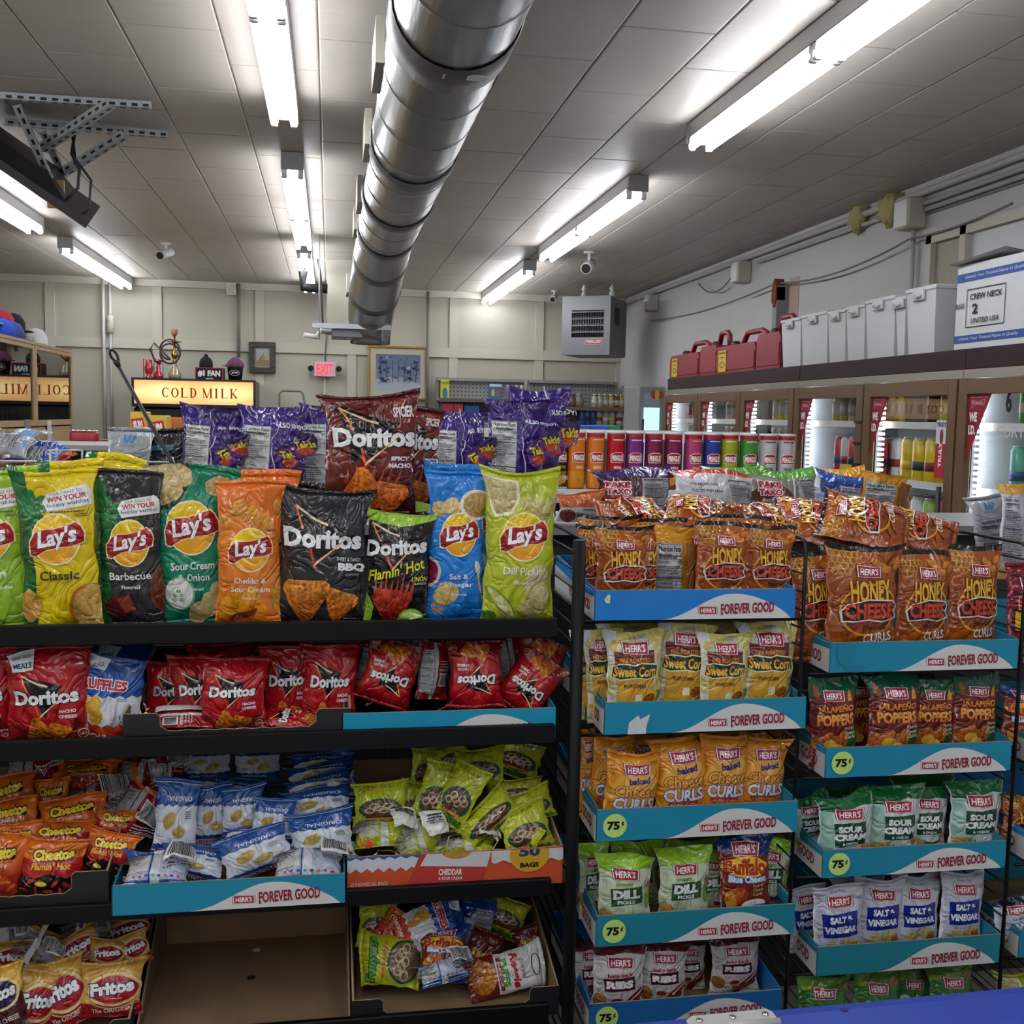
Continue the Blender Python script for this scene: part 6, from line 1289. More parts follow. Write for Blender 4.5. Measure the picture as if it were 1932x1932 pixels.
# low boxes and packets seen over the racks at the left
def box_art(name, lab, cat, px0, px1, pt, pb, Y, dpt, col, fn=None, group=None, zb=None):
    a, b = at(px0, pb, Y=Y), at(px1, pt, Y=Y); a[2] = zb if zb else a[2]; t = thing(name, lab, cat, ((a[0]+b[0])/2, Y, a[2]), group)
    MB().box(a[0], Y, a[2], b[0], Y+dpt, b[2], min(.004, abs(b[0]-a[0])*.1)).build('carton_body', mat('card_'+col, col, rough=.5), t)
    if fn: A = Art((b[2]-a[2])/(b[0]-a[0])); fn(A); plane_art(A, (a[0]+.001, Y-.001, a[2]+.001), (b[0]-a[0]-.002, 0, 0), (0, 0, b[2]-a[2]-.002), 'printed_front', t)
    return t
def slim(A): A.rect(0, 0, 1, A.A, 'd8b84a', 'c8641c'); A.rect(.12, .18*A.A, .9, .8*A.A, 'b02a1c', rot=8); A.text('SLIM', .48, .6*A.A, w=.6, h=.26*A.A, c='f0ece8', bold=.08, rot=8, out='b02a1c', ow=.05); A.text('JIM', .62, .3*A.A, w=.44, h=.26*A.A, c='f0ece8', bold=.08, rot=8)
box_art('snack_stick_box', 'yellow and red meat stick box with white letters, left of the two', 'box', 246, 276, 777, 830, 4.6, .12, 'c8a03a', slim, zb=1.456)
box_art('snack_stick_box', 'yellow and red meat stick box just left of the first purple bag', 'box', 276, 315, 784, 835, 4.5, .12, 'c8a03a', slim, zb=1.456)
box_art('carton', 'small orange carton behind the leftmost purple bag', 'box', 318, 345, 788, 840, 4.7, .12, 'b86a2a', zb=1.456)
for k, x in enumerate((144, 154, 164, 175)): 
    p = at(x, 852, Y=5.0); p[2] = 1.401; tt_ = thing('drink_can', 'red drink can above the yellow bags, %s from the left in its row' % ('first', 'second', 'third', 'last')[k], 'can', p, 'red cans far left'); MB().lathe([(.024, 0), (.028, .01), (.028, .085), (.024, .095)], p, 12).build('can_body', mat('can_red', '9c1c22', rough=.3), tt_); MB().lathe([(.024, .095), (.024, .1), (.02, .102)], p, 12).build('lid', M_chrome, tt_)
box_art('carton', 'plain dark red carton right of the red cans', 'box', 188, 212, 830, 862, 5.0, .15, '8a1a20', zb=1.401)
t = thing('gondola_shelf', 'far grey shop shelf carrying the meat stick boxes and red cans', 'shelf', (-1.6, 4.6, 0)); MB().box(-2.6, 4.35, 1.435, .25, 4.9, 1.455).build('top_shelf', M_gon, t); MB().box(-2.6, 4.9, 0, .25, 4.93, 1.455).build('back_panel', MATS['gondola_dark'], t); MB().box(-2.6, 4.93, 1.38, .25, 5.4, 1.4).build('rear_shelf', M_gon, t)
rg = random.Random(3)
for k, (cx, cy, w, h, r, c, lb) in enumerate(((20, 838, 70, 26, 8, 'back2', 'clear blue packet lying at the far left behind the top shelf'), (62, 850, 90, 30, 14, 'blue_back', 'long blue and white packet lying at the far left'), (28, 862, 90, 30, 10, 'yel_back', 'grey and yellow packet lying at the far left'), (85, 862, 50, 30, 30, 'cheetos_back', 'white and orange striped packet by the wire fence at the far left'), (0, 880, 80, 30, 5, 'back2', 'grey packet lowest at the far left above the lime bag'))):
    cbag(c, 'snack_packet', lb, cx, cy, h*1.6, w, 2.85+.05*k, 90+r, 50, 0, var=k % 2)
# ------------------------------------------------------------------ canned crisps row
def can_art(base, word2=None, c2='f0f0f0', low=None, side=None):
    A = Art(.24/(2*math.pi*.038), 28, 1); H_ = A.A; A.rect(0, 0, 1, H_, base)
    if low: A.rect(0, 0, 1, .3*H_, low, base)
    A.rect(0, H_*.93, 1, H_, 'b02030')
    for c in (.25, .75):
        A.poly([(c-.13, H_*.47), (c+.13, H_*.47), (c+.14, H_*.62), (c+.06, H_*.66), (c-.06, H_*.66), (c-.14, H_*.62)], 'f0eee8'); A.poly([(c-.12, H_*.48), (c+.12, H_*.48), (c+.13, H_*.61), (c+.06, H_*.65), (c-.06, H_*.65), (c-.13, H_*.61)], 'b01c2a'); A.text('PRINGLES', c, H_*.555, w=.22, h=.11*H_, c='f0eee8', bold=.05)
        A.text(word2 or 'ORIGINAL', c, H_*.38, w=.15, h=.05*H_, c=c2, bold=.03); A.ell(c+.04, H_*.16, .09, .07, 'd8a03a', mot=.2, rot=20); A.ell(c-.05, H_*.12, .07, .08, 'c8862c', mot=.3, rot=-20)
        smalltext(A, c, H_*.9, .24, 1, c2, 3, .02, .02); A.rect(c+.2, H_*.1, c+.3, H_*.85, '8a8a86')
    return A
M_lid = mat('white_lid', 'd0d0d0', rough=.4); _CAN = {}
def crisp_can(px, py, Y, base, word, lab, low=None, c2='f0f0f0', rz=0, group=None):
    p = at(px, py, Y=Y); p[2] = 1.545-.245; r = .038
    if base not in _CAN:
        body = MB().lathe([(r-.002, 0), (r, .003), (r, .235), (r-.001, .238)], (0, 0, 0), 24).mesh('can_body', mat('can_'+base, base, rough=.3)); lid = MB().lathe([(r+.001, .236), (r+.002, .238), (r+.002, .246), (r-.002, .247)], (0, 0, 0), 24).mesh('lid', M_lid)
        A = can_art(base, word, c2, low); ph = np.linspace(0, 2*math.pi, 29)-math.pi/2-math.pi/2; nrm = np.stack([np.cos(ph), np.sin(ph), ph*0], 1)
        P = np.stack([nrm*r+(0, 0, .003), nrm*r+(0, 0, .235)]); Nn = np.stack([nrm, nrm]); _CAN[base] = (body, lid, art_mesh(A, P, Nn, 'printed_label', GLOSSP))
    t = thing('crisp_can', lab, 'can', p, group); t.rotation_euler = (0, 0, math.radians(rz))
    for m, n in zip(_CAN[base], ('can_body', 'lid', 'printed_label')): link_mesh(m, n, t)
ty = 4.4
for px, b, w_, lab, low, c2 in ((1052, '241a18', 'HOT ONES', 'black crisp can with a yellow word, leftmost of the can row', '8a7a1c', 'c8c03a'), (1086, 'd8741c', 'CHEDDAR', 'first orange crisp can, right of the black one', 'd89020', 'f0e8d0'), (1122, 'd8731c', 'CHEDDAR', 'second orange crisp can, beside the red one', 'd88f20', 'f0e8d0'),
  (1160, 'b8141c', 'ORIGINAL', 'bright red crisp can in the can row', 'c8c8c8', 'f0f0f0'), (1195, '7a2a7c', 'SMOKY TACO', 'violet crisp can right of the bright red one', 'b83a6a', 'e8c8e0'), (1231, '7a1c4a', 'BBQ', 'wine red crisp can, left one of two', '4a1430', 'f0e0e8'), (1268, '7a1c4b', 'BBQ', 'wine red crisp can, right one of two', '4a1431', 'f0e0e8'),
  (1306, 'b83a74', 'HONEY', 'pink crisp can right of the wine red ones', 'a82a6a', 'e8d03a'), (1341, '24388c', 'RANCH', 'blue crisp can in the can row', '1a2a70', 'f0f0f0'), (1374, '9aa824', 'JALAPEÑO', 'yellow-green crisp can in the can row', '8a9a1c', 'f0f0d0'), (1410, '3c8a30', 'SOUR CREAM', 'green crisp can in the can row', '2c6a2c', 'f0f0f0'),
  (1447, 'c2bec0', 'PIZZA', 'white crisp can with red lettering, left one of two', 'c2bec0', '2a2a2a'), (1481, 'c2bec1', 'PIZZA', 'white crisp can with red lettering, rightmost of the can row', 'c2bec1', '2a2a2a')):
    crisp_can(px, 900, ty, b, w_, lab, low, c2, rz=random.Random(px).uniform(-12, 12)+YAW*20)
t = thing('gondola_shelf', 'long white shop shelf carrying the row of crisp cans', 'shelf', (1.5, 4.5, 0))
MB().box(.6, 4.3, 1.27, 2.25, 4.62, 1.298).build('can_shelf', M_gon, t); MB().box(.6, 4.29, 1.245, 2.25, 4.3, 1.3).build('price_rail', M_plast, t); MB().box(.3, 4.62, 0, 2.25, 4.66, 1.3).build('back_panel', MATS['gondola_dark'], t)
MB().box(.3, 5.05, 1.5, 2.1, 5.5, 1.52).build('rear_shelf', M_plast, t); MB().box(.3, 5.04, 1.5, 2.1, 5.05, 1.545).build('rear_rail', M_plast, t)
for k, (px, c, lb) in enumerate(((1063, 'b0202c', 'red top carton showing over the black crisp can'), (1095, '2a4a9c', 'blue carton showing over the first orange can'), (1130, '2450a8', 'blue carton showing over the red and violet cans'), (1152, '2c7a3c', 'green carton marked 12 over the violet cans'))):
    box_art('drink_carton', lb, 'box', px-12-4*(k > 0), px+14+4*(k > 0), 803, 816, 5.2+.03*k, .2, c)
# ------------------------------------------------------------------ back wall: fridge with the lit sign
Ys = 10.5; xa, xb = at(252, 740, Y=Ys)[0], at(481, 740, Y=Ys)[0]; zt, zb = at(366, 719, Y=Ys)[2], at(366, 763, Y=Ys)[2]
t = thing('upright_fridge', 'black upright fridge with a glowing amber sign reading cold milk', 'fridge', ((xa+xb)/2, Ys, 0))
MB().box(xa, Ys, 0, xb, Ys+.68, zb-.04, .01).box(xa, Ys+.04, zb-.04, xb, Ys+.68, zt+.02, .01).build('cabinet', mat('black_fridge', '17171a', rough=.3), t)
MB().box(xa-.01, Ys-.05, zt, xb+.01, Ys+.04, zt+.02).box(xa-.01, Ys-.05, zb-.03, xb+.01, Ys+.04, zb).box(xa-.01, Ys-.05, zb, xa+.012, Ys+.04, zt).box(xb-.012, Ys-.05, zb, xb+.01, Ys+.04, zt).build('sign_frame', mat('black_fridge', '17171a'), t)
A = Art((zt-zb)/(xb-xa)); H_ = A.A
M_sign = bpy.data.materials.new('lit_amber_sign'); M_sign.use_nodes = True; nt = M_sign.node_tree; bs = nt.nodes['Principled BSDF']; bs.inputs['Base Color'].default_value = (.5, .3, .1, 1)
tc = nt.nodes.new('ShaderNodeTexCoord'); sp = nt.nodes.new('ShaderNodeSeparateXYZ'); nt.links.new(tc.outputs['Generated'], sp.inputs[0])
def mth(op, a, b=None, c=None):
    n = nt.nodes.new('ShaderNodeMath'); n.operation = op
    for i, q in enumerate((a, b, c)):
        if q is None: continue
        if isinstance(q, (int, float)): n.inputs[i].default_value = q
        else: nt.links.new(q, n.inputs[i])
    return n.outputs[0]
# two lamps inside the light box
g = mth('ABSOLUTE', mth('SUBTRACT', mth('ABSOLUTE', mth('SUBTRACT', sp.outputs['X'], .5)), .27)); g = mth('POWER', mth('MAXIMUM', mth('SUBTRACT', 1., mth('MULTIPLY', g, 2.6)), 0), 1.2)
v = mth('MAXIMUM', mth('SUBTRACT', 1., mth('MULTIPLY', mth('ABSOLUTE', mth('SUBTRACT', sp.outputs['Z'], .5)), 2.)), 0); g = mth('MULTIPLY', g, v)
cr = nt.nodes.new('ShaderNodeValToRGB'); cr.color_ramp.elements[0].color = (*lin('e8a868'), 1); cr.color_ramp.elements[1].color = (1.3, 1.05, .45, 1); cr.color_ramp.elements[1].position = .8; nt.links.new(g, cr.inputs[0]); nt.links.new(cr.outputs[0], bs.inputs['Emission Color']); bs.inputs['Emission Strength'].default_value = .56
MB().box(xa+.012, Ys-.035, zb, xb-.012, Ys-.02, zt).build('light_panel', M_sign, t)
def serif_text(A, s, x, y, h, c, adv=.92):
    for ch in s:
        w = h*.74; th, tn, sf = h*.17, h*.07, h*.06; X_ = lambda u: x+u*w
        def stem(u, t=th): A.rect(X_(u)-t/2, y, X_(u)+t/2, y+h, c); A.rect(X_(u)-t, y, X_(u)+t, y+sf, c); A.rect(X_(u)-t, y+h-sf, X_(u)+t, y+h, c)
        if ch == 'L': stem(.25); A.rect(X_(.25), y, X_(.95), y+sf, c); A.poly([(X_(.95), y), (X_(.95), y+h*.28), (X_(.85), y+sf)], c)
        elif ch == 'I': stem(.3); x -= w*.35
        elif ch in 'OCD':
            v = []; t_ = []; n = 28; a0, a1 = {'O': (0, 360), 'C': (42, 318), 'D': (-90, 90)}[ch]; cx = X_(.5 if ch != 'D' else .35); rx = w*(.5 if ch != 'D' else .58)
            for k in range(n+1): q = math.radians(a0+(a1-a0)*k/n); v += [(cx+rx*math.cos(q), y+h/2+h/2*math.sin(q)), (cx+(rx-th)*math.cos(q), y+h/2+(h/2-tn)*math.sin(q))]
            for k in range(n): t_ += [(2*k, 2*k+2, 2*k+1), (2*k+1, 2*k+2, 2*k+3)]
            A.add(v, t_, c)
            if ch == 'D': stem(.25)
            if ch == 'C': A.rect(X_(.86), y+h*.62, X_(.93), y+h, c)
        elif ch == 'M': stem(.1, tn); stem(1.1, th); A.line([(X_(.08), y+h), (X_(.58), y)], th*.9, c); A.line([(X_(.58), y), (X_(1.08), y+h)], tn, c); x += w*.3
        elif ch == 'K': stem(.25); A.line([(X_(.3), y+h*.38), (X_(.9), y+h*.98)], tn, c); A.line([(X_(.42), y+h*.52), (X_(.95), y+.03*h)], th*.9, c); A.rect(X_(.75), y, X_(1.08), y+sf, c); A.rect(X_(.75), y+h-sf, X_(1.05), y+h, c)
        if ch == ' ': x += w*.55
        else: x += w*1.22
serif_text(A, 'COLD MILK', .235, H_*.28, H_*.42, 'c0281c')
plane_art(A, (xa, Ys-.0365, zb), (xb-xa, 0, 0), (0, 0, zt-zb), 'sign_lettering', t, GLOSSP)['kind'] = 'stuff'
gl = glass('door_glass', (.93, .96, .95), 1.45)
for s in (0, 1):
    u0, u1 = xa+.02+s*(xb-xa-.02)/2, xa+(xb-xa)/2*(1+s)-.02; MB().box(u0, Ys-.03, .2, u1, Ys-.005, zb-.06).build('door', mat('dark_glass_door', '2c2a2a', rough=.1, coat=.5), t)
    MB().box(u1-.05, Ys-.06, .9, u1-.03, Ys-.03, 1.3).build('handle', M_dark, t)
# ornaments on the fridge
def lat(name, lab, cat, px, prof, Y=10.7, m=None, sc=.62, z=None, n=14, parts=()):
    p = at(px, 716, Y=Y); p[2] = zt+.02 if z is None else z; t = thing(name, lab, cat, p); MB().lathe([(r*sc, h*sc) for r, h in prof], p, n).build('body', m, t); return t, p
gold = mat('brass', 'b08a4a', rough=.25, metal=1); rgls = mat('red_glass', 'b02a34', rough=.1, coat=1)
t, p = lat('hookah', 'brass and glass hookah with a coiled dark hose on top of the fridge', 'hookah', 330, [(.08, 0), (.1, .03), (.1, .08), (.05, .17), (.035, .24)], m=mat('amber_glass', 'a89878', rough=.1, coat=1))
K_ = .62; q_ = lambda pr: [(a*K_, b*K_) for a, b in pr]
MB().lathe(q_([(.02, .24), (.045, .27), (.02, .3), (.05, .35), (.055, .4), (.02, .44), (.015, .56), (.11, .575), (.11, .585), (.015, .6), (.012, .66)]), p, 14).build('stem', gold, t); MB().lathe(q_([(.02, .66), (.05, .7), (.055, .76), (.04, .77)]), p, 12).build('bowl', mat('clay', 'a8785a', rough=.7), t)
MB().tube([p+np.array(v)*K_ for v in [(.02, -.05, .35)]+[(-.06+.15*math.cos(q), -.05, .36+.17*math.sin(q)+.01*q) for q in np.linspace(0, 11, 50)]+[(-.3, -.05, .55), (-.36, -.05, .45), (-.3, -.05, .3), (-.2, -.05, .22)]], .009, 7).build('hose', mat('dark_hose', '3a1c20', rough=.4), t)
t, p = lat('lantern', 'small red glass lantern at the left on the fridge', 'ornament', 281, [(.07, 0), (.07, .02), (.03, .04), (.06, .1), (.07, .16), (.05, .23), (.05, .28), (.02, .3)], m=rgls)
MB().tube([p+(-.046, 0, .012), p+(-.05, 0, .186), p+(.05, 0, .186), p+(.046, 0, .012)], .005, 6).build('wire_handle', rgls, t)
lat('ornament', 'red waisted glass ornament between the lantern and the hookah', 'ornament', 299, [(.07, 0), (.08, .05), (.03, .13), (.04, .17), (.02, .2), (.03, .24), (.07, .27), (.07, .285), (.02, .3)], m=rgls)
# team box, knitted hat, bucket and plush
t = box_art('gift_box', 'black box with white letters and pink edges on top of the fridge', 'box', 368, 421, 694, 720, 10.6, .2, '1a1a1e', lambda A: [A.rect(0, 0, 1, A.A, 'b83050'), A.rect(.03, .03, .97, A.A-.03, '151518'), A.text('#1 FAN', .5, A.A*.58, w=.8, h=A.A*.45, c='e8e8e8', bold=.06), A.text('JETS', .5, A.A*.18, w=.3, h=A.A*.16, c='e8e8e8', bold=.05, shear=.2)])
lat('knit_hat', 'black knitted hat standing on the black box', 'hat', 389, [(.1, 0), (.105, .04), (.1, .1), (.07, .15), (.03, .175), (.035, .2), (.01, .215)], z=at(389, 694, Y=10.7)[2], m=mat('black_knit', '1a1a1c', rough=.95, bump=.6, bscale=60))
t, p = lat('bucket', 'black bucket with a white oval emblem holding a patterned cloth on the fridge', 'bucket', 444, [(.1, 0), (.125, .2), (.135, .22), (.13, .225)], m=mat('black_bucket', '17171a', rough=.35))
A = Art(.6); A.ring(.5, .3, .45, .25, .03, 'e0e0e0'); A.text('JETS', .5, .3, w=.6, h=.18, c='e8e8e8', bold=.05, shear=.2); plane_art(A, p+(-.055, -.079, .04), (.11, 0, 0), (0, -.008, .065), 'emblem', t)
t2 = thing('cloth_cap', 'purple and orange patterned cap heaped in the black bucket', 'hat', p+(0, 0, .125)); mb = MB(); mb.lathe([(.07, .125), (.088, .14), (.082, .17), (.056, .2), (.025, .222), (.006, .226)], p, 16); mb.build('crown', mat('patterned_cloth', '6a3a5a', rough=.9, var=.7, scale=45), t2); MB().prism([(p[0]-.125, p[2]+.14), (p[0]-.06, p[2]+.125), (p[0]-.05, p[2]+.15)], 'y', p[1]-.06, p[1]).build('brim', mat('patterned_cloth', '6a3a5a'), t2)
# pictures and exit sign
def picture(lab, x0, x1, y0, y1, fr, mb_, fw_, imgs, matw):
    Y = YB-.04; a, b = at(x0, y1, Y=Y), at(x1, y0, Y=Y); t = thing('framed_picture', lab, 'picture', ((a[0]+b[0])/2, Y, a[2])); w, h = b[0]-a[0], b[2]-a[2]
    for q in ((a[0], a[2], b[0], a[2]+fw_), (a[0], b[2]-fw_, b[0], b[2]), (a[0], a[2]+fw_, a[0]+fw_, b[2]-fw_), (b[0]-fw_, a[2]+fw_, b[0], b[2]-fw_)): MB().box(q[0], Y-.02, q[1], q[2], Y+.02, q[3], .004).build('frame_rail', fr, t)
    A = Art((h-2*fw_)/(w-2*fw_)); H_ = A.A; A.rect(0, 0, 1, H_, mb_); imgs(A, matw, H_); plane_art(A, (a[0]+fw_, Y, a[2]+fw_), (w-2*fw_, 0, 0), (0, 0, h-2*fw_), 'print', t)
def im1(A, m, H_):
    A.rect(m, m, 1-m, H_-m, '9aa4a8', 'a89a80'); A.poly([(m, m), (1-m, m), (1-m, H_*.35), (.4, H_*.45), (m, H_*.3)], '8a7450'); A.line([(.3, H_*.4), (.6, H_*.65)], .05, '4a4238'); A.line([(.45, H_*.5), (.75, H_*.5)], .03, '5a5040')
def im2(A, m, H_):
    A.rect(m, m, 1-m, H_-m, '5f6c86', '8a94a6'); rg = random.Random(4); A.poly([(m, m), (1-m, m), (1-m, m+.12), (.5, m+.25), (m, m+.2)], 'a8aeb8')
    for k in range(60): x, y = rg.uniform(m+.05, .95-m), rg.uniform(m+.15, H_-m-.05); A.ell(x, y, rg.uniform(.015, .05), rg.uniform(.01, .035), rg.choice(['34405c', '48566f', '7c8aa2', 'a4adbc', '2c3650', '6a7890']), n=7, wob=.3, seed=k)
    for k in range(7): A.line([(.2+.1*k, m+.15), (.18+.11*k, H_-m-.1)], .012, '2f3850')
picture('small picture in an ornate dark frame above the fridge', 470, 520, 646, 703, mat('dark_carved_frame', '3a342a', rough=.5, var=.4, scale=40, bump=.8, bscale=60), '8f8a7c', .055, im1, .1)
picture('large blue woodland print in a gold frame on the back wall', 693, 809, 655, 752, mat('gold_frame', 'a8823a', rough=.4, metal=.4), 'b8ae98', .02, im2, .11)
Y = YB-.1; a, b = at(592, 710, Y=Y), at(634, 683, Y=Y); t = thing('exit_sign', 'lit exit sign with red letters on the back wall', 'sign', ((a[0]+b[0])/2, Y, a[2]))
MB().box(a[0], Y, a[2], b[0], Y+.06, b[2], .006).build('sign_box', mat('exit_face', 'c8b8bc', rough=.4), t); A = Art((b[2]-a[2])/(b[0]-a[0])); A.text('EXIT', .5, A.A/2, w=.76, h=A.A*.72, c='e02838', bold=.03); M_ex = vcol_mat('lit_red_letters', .4, 0, crinkle=False, emit=1.4); plane_art(A, (a[0], Y-.002, a[2]), (b[0]-a[0], 0, 0), (0, 0, b[2]-a[2]), 'lettering', t, M_ex)
for x in (a[0]-.03, b[0]+.03): MB().tube([(x, Y+.03, a[2]+.09), (x, Y-.02, a[2]+.08)], [.025, .03], 10).build('lamp_head', M_dark, t)
MB().tube([((a[0]+b[0])/2, Y+.05, b[2]), ((a[0]+b[0])/2+.02, Y+.06, b[2]+.45)], .008, 6).build('cord', mat('grey_cable', '6a6a68'), t); MB().tube([((a[0]+b[0])/2, Y+.05, a[2]), ((a[0]+b[0])/2, Y+.06, 1.4)], .01, 6).build('conduit', MATS['painted_conduit'], t)
# pipes on the back wall
def pipe(x, y0, y1, r, lb, m=None, bulb=None):
    p = at(x, y0, Y=YB-.06); q = at(x+1, y1, Y=YB-.06); q[0] = p[0]; t = thing('wall_pipe', lb, 'pipe', q); MB().tube([p, q], r, 8).build('pipe', m or MATS['painted_conduit'], t)
    if bulb: c = at(bulb[0], bulb[1], Y=YB-.06); MB().lathe([(r, -.09), (.035, -.08), (.03, -.03), (.04, 0), (.03, .04), (.035, .08), (r, .09)], (p[0], p[1], c[2]), 10).build('coupling', M_trim, t)
pipe(194, 522, 900, .016, 'left one of the two thin vertical pipes near the far strip light'); pipe(207, 522, 900, .014, 'right one of the two thin vertical pipes, with a round coupling', bulb=(207, 612)); pipe(450, 535, 675, .018, 'short vertical pipe above the ornaments', mat('dark_pipe', '7a766c', rough=.6)); pipe(808, 550, 800, .016, 'grey wavy cable beside the large framed picture', mat('dark_pipe', '7a766c'))
t = thing('junction_box', 'white square box under the ceiling on the back wall', 'electrical box', at(436, 552, Y=YB-.1)); a, b = at(427, 556, Y=YB-.1), at(445, 534, Y=YB-.1); MB().box(a[0], YB-.1, a[2], b[0], YB-.02, b[2], .006).build('box', M_plast, t); MB().box(a[0]+.01, YB-.106, a[2]+.01, b[0]-.01, YB-.1, b[2]-.01).build('cover_plate', M_trim, t)
tag(MB().tube([at(526, 800, Y=10.4)*(1, 1, 0), at(526, 800, Y=10.4), at(527, 742, Y=10.4), at(533, 737, Y=10.4), at(567, 738, Y=10.4), at(572, 743, Y=10.4), at(582, 800, Y=10.4), at(582, 800, Y=10.4)*(1, 1, 0)], .01, 7).build('wire_hoop', mat('grey_cable', '6a6a68')), 'thin grey wire hoop standing right of the lit fridge', 'rack')
# low dark shop shelf right of the fridge
t = thing('gondola_shelf', 'dark shop shelf of small goods right of the lit fridge', 'shelf', (-.3, 8.4, 0)); a, b = at(482, 783, Y=8.3), at(600, 783, Y=8.3); MB().box(a[0], 8.3, 0, 1.4, 8.9, a[2]-.06).build('base', mat('black_fridge', '17171a'), t); MB().box(a[0], 8.25, a[2]-.06, 1.4, 8.9, a[2]-.03).build('top_shelf', M_gon, t)
rg = random.Random(9)
for k in range(12):
    x = 488+9*k; a = at(x, 780, Y=8.35); c = rg.choice(['1c3c8a', '17306a', '22509c', '3a3a44', '7a2a30']); tt_ = box_art('small_carton', 'little carton in the row right of the lit fridge, %s from the left' % NUM[k], 'box', x, x+8, 770+rg.uniform(-2, 5), 785, 8.32, .1, c, group='little cartons right of the lit fridge')
box_art('green_carton', 'bright green carton between two purple bags', 'box', 569, 592, 785, 850, 5.1, .2, '5aa02a', zb=1.401); box_art('small_carton', 'blue and orange carton low between two purple bags', 'box', 556, 590, 826, 860, 4.4, .1, '6a98b8', lambda A: A.rect(.3, .1, .9, A.A*.8, 'c8643a'), zb=1.456)
# ------------------------------------------------------------------ pegboard shelving at the back
def peg(lab, x0, x1, ztop, zs, items, Y=10.75):
    t = thing('pegboard_shelf', lab, 'shelf', ((x0+x1)/2, Y, 0)); M_peg = mat('pegboard_grey', '8f8f8b', rough=.6)
    MB().box(x0, Y+.3, .3, x1, Y+.32, ztop).build('pegboard', M_peg, t); h = MB()
    for z in np.arange(ztop-.55, ztop-.02, .04):
        for x in np.arange(x0+.03, x1-.02, .04): h.box(x-.006, Y+.298, z-.006, x+.006, Y+.3, z+.006)
    o = h.build('peg_holes', M_dark, t); o['kind'] = 'stuff'
    for x in (x0, x1-.03): MB().box(x, Y+.28, 0, x+.03, Y+.33, ztop+.02).build('upright', M_gon, t)
    MB().box(x0, Y+.25, ztop, x1, Y+.33, ztop+.03).build('top_rail', M_gon, t)
    for z in zs: MB().box(x0, Y-.05, z-.02, x1, Y+.3, z).build('shelf', M_gon, t); MB().box(x0, Y-.055, z-.035, x1, Y-.05, z+.003).build('price_rail', mat('rail_brown', '6a5a52', rough=.6), t)
zp = at(1005, 722, Y=11.0)[2]; z1 = at(1100, 768, Y=10.72)[2]; z0_ = at(1100, 802, Y=10.72)[2]
xA, xM, xB = at(828, 740, Y=10.75)[0], at(1002, 740, Y=10.75)[0], at(1178, 740, Y=10.75)[0]
peg('left grey pegboard shelf on the back wall', xA, xM-.02, zp, (z1+.06, z0_), None); peg('right grey pegboard shelf in the back corner', xM+.02, xB, zp, (z1, z0_), None)
box_art('hanging_pack', 'yellow and blue packet hanging at the left end of the pegboard', 'packet', 831, 848, 717, 755, 10.95, .03, 'c8c02a', lambda A: [A.ell(.5, A.A*.35, .3, A.A*.28, '2a7a9a', n=12), A.text('ENERGIZE', .5, A.A*.86, w=.8, h=A.A*.1, c='1a3a6a')])
box_art('hanging_pack', 'blue packet with a white header on the left pegboard', 'packet', 923, 947, 725, 757, 10.95, .03, '2a6a94', lambda A: [A.rect(0, A.A*.86, 1, A.A, 'd8d8d8'), A.ell(.3, A.A*.5, .16, .3, 'c8a060', n=8), A.ell(.7, A.A*.5, .14, .3, 'b85a4a', n=8)])
box_art('red_carton', 'pair of red cartons under the left pegboard', 'box', 838, 874, 762, 778, 10.72, .2, 'a83238', lambda A: A.rect(.48, 0, .52, A.A, '5a1418')); box_art('blue_carton', 'blue drink cartons under the left pegboard', 'box', 876, 905, 766, 779, 10.72, .2, '2a4a94')
_BT = {}
def small_item(kind, px, py, Y, col, lab, grp, sc=1., z=None, capc=None):
    p = at(px, py, Y=Y); 
    if z is not None: p[2] = z
    k = (kind, col, round(sc, 2))
    if k not in _BT:
        m = mat('item_'+col, col, rough=.3, coat=.3)
        P = {'jar': [(.03, 0), (.035, .01), (.035, .1), (.025, .115)], 'can': [(.028, 0), (.033, .008), (.033, .145), (.027, .157)], 'slim': [(.024, 0), (.027, .008), (.027, .145), (.022, .155)], 'bottle': [(.033, 0), (.035, .01), (.035, .14), (.014, .2), (.014, .23)], 'bag': [(.03, 0), (.05, .02), (.055, .07), (.03, .11), (.045, .125)]}[kind]
        C_ = {'jar': [(.028, .115), (.028, .135)], 'can': [(.027, .157), (.027, .161), (.022, .159)], 'slim': [(.022, .155), (.022, .159)], 'bottle': [(.016, .23), (.016, .25)], 'bag': [(.02, .125), (.03, .135)]}[kind]
        _BT[k] = (MB().lathe([(a*sc, b*sc) for a, b in P], (0, 0, 0), 12).mesh('body', m), MB().lathe([(a*sc, b*sc) for a, b in C_], (0, 0, 0), 12).mesh('lid', mat('cap_'+(capc or 'c0c0c0'), capc or 'c0c0c0', rough=.3, metal=.0 if capc else .8)), MB().lathe([(P[1][0]*sc+.0012, P[-2][1]*sc*(.25 if kind != 'can' else .3)), (P[1][0]*sc+.0012, P[-2][1]*sc*(.75 if kind != 'can' else .52))], (0, 0, 0), 12).mesh('label_band', mat('band_'+col, ('b8b8b0' if kind != 'can' else ['c8c4b8', '8a2026', '24407a', '26262a', 'c8a020'][sum(map(ord, col)) % 5]), rough=.4)))
    t = thing({'jar': 'jar', 'can': 'drink_can', 'slim': 'drink_can', 'bottle': 'drink_bottle', 'bag': 'goods_bag'}[kind], lab, {'jar': 'jar', 'can': 'can', 'slim': 'can', 'bottle': 'bottle', 'bag': 'packet'}[kind], p, grp)
    for m, n in zip(_BT[k], ('body', 'lid', 'label_band')): 
        if n == 'label_band' and kind in ('slim', 'bag'): continue
        link_mesh(m, n, t)
    return t
rg = random.Random(12)
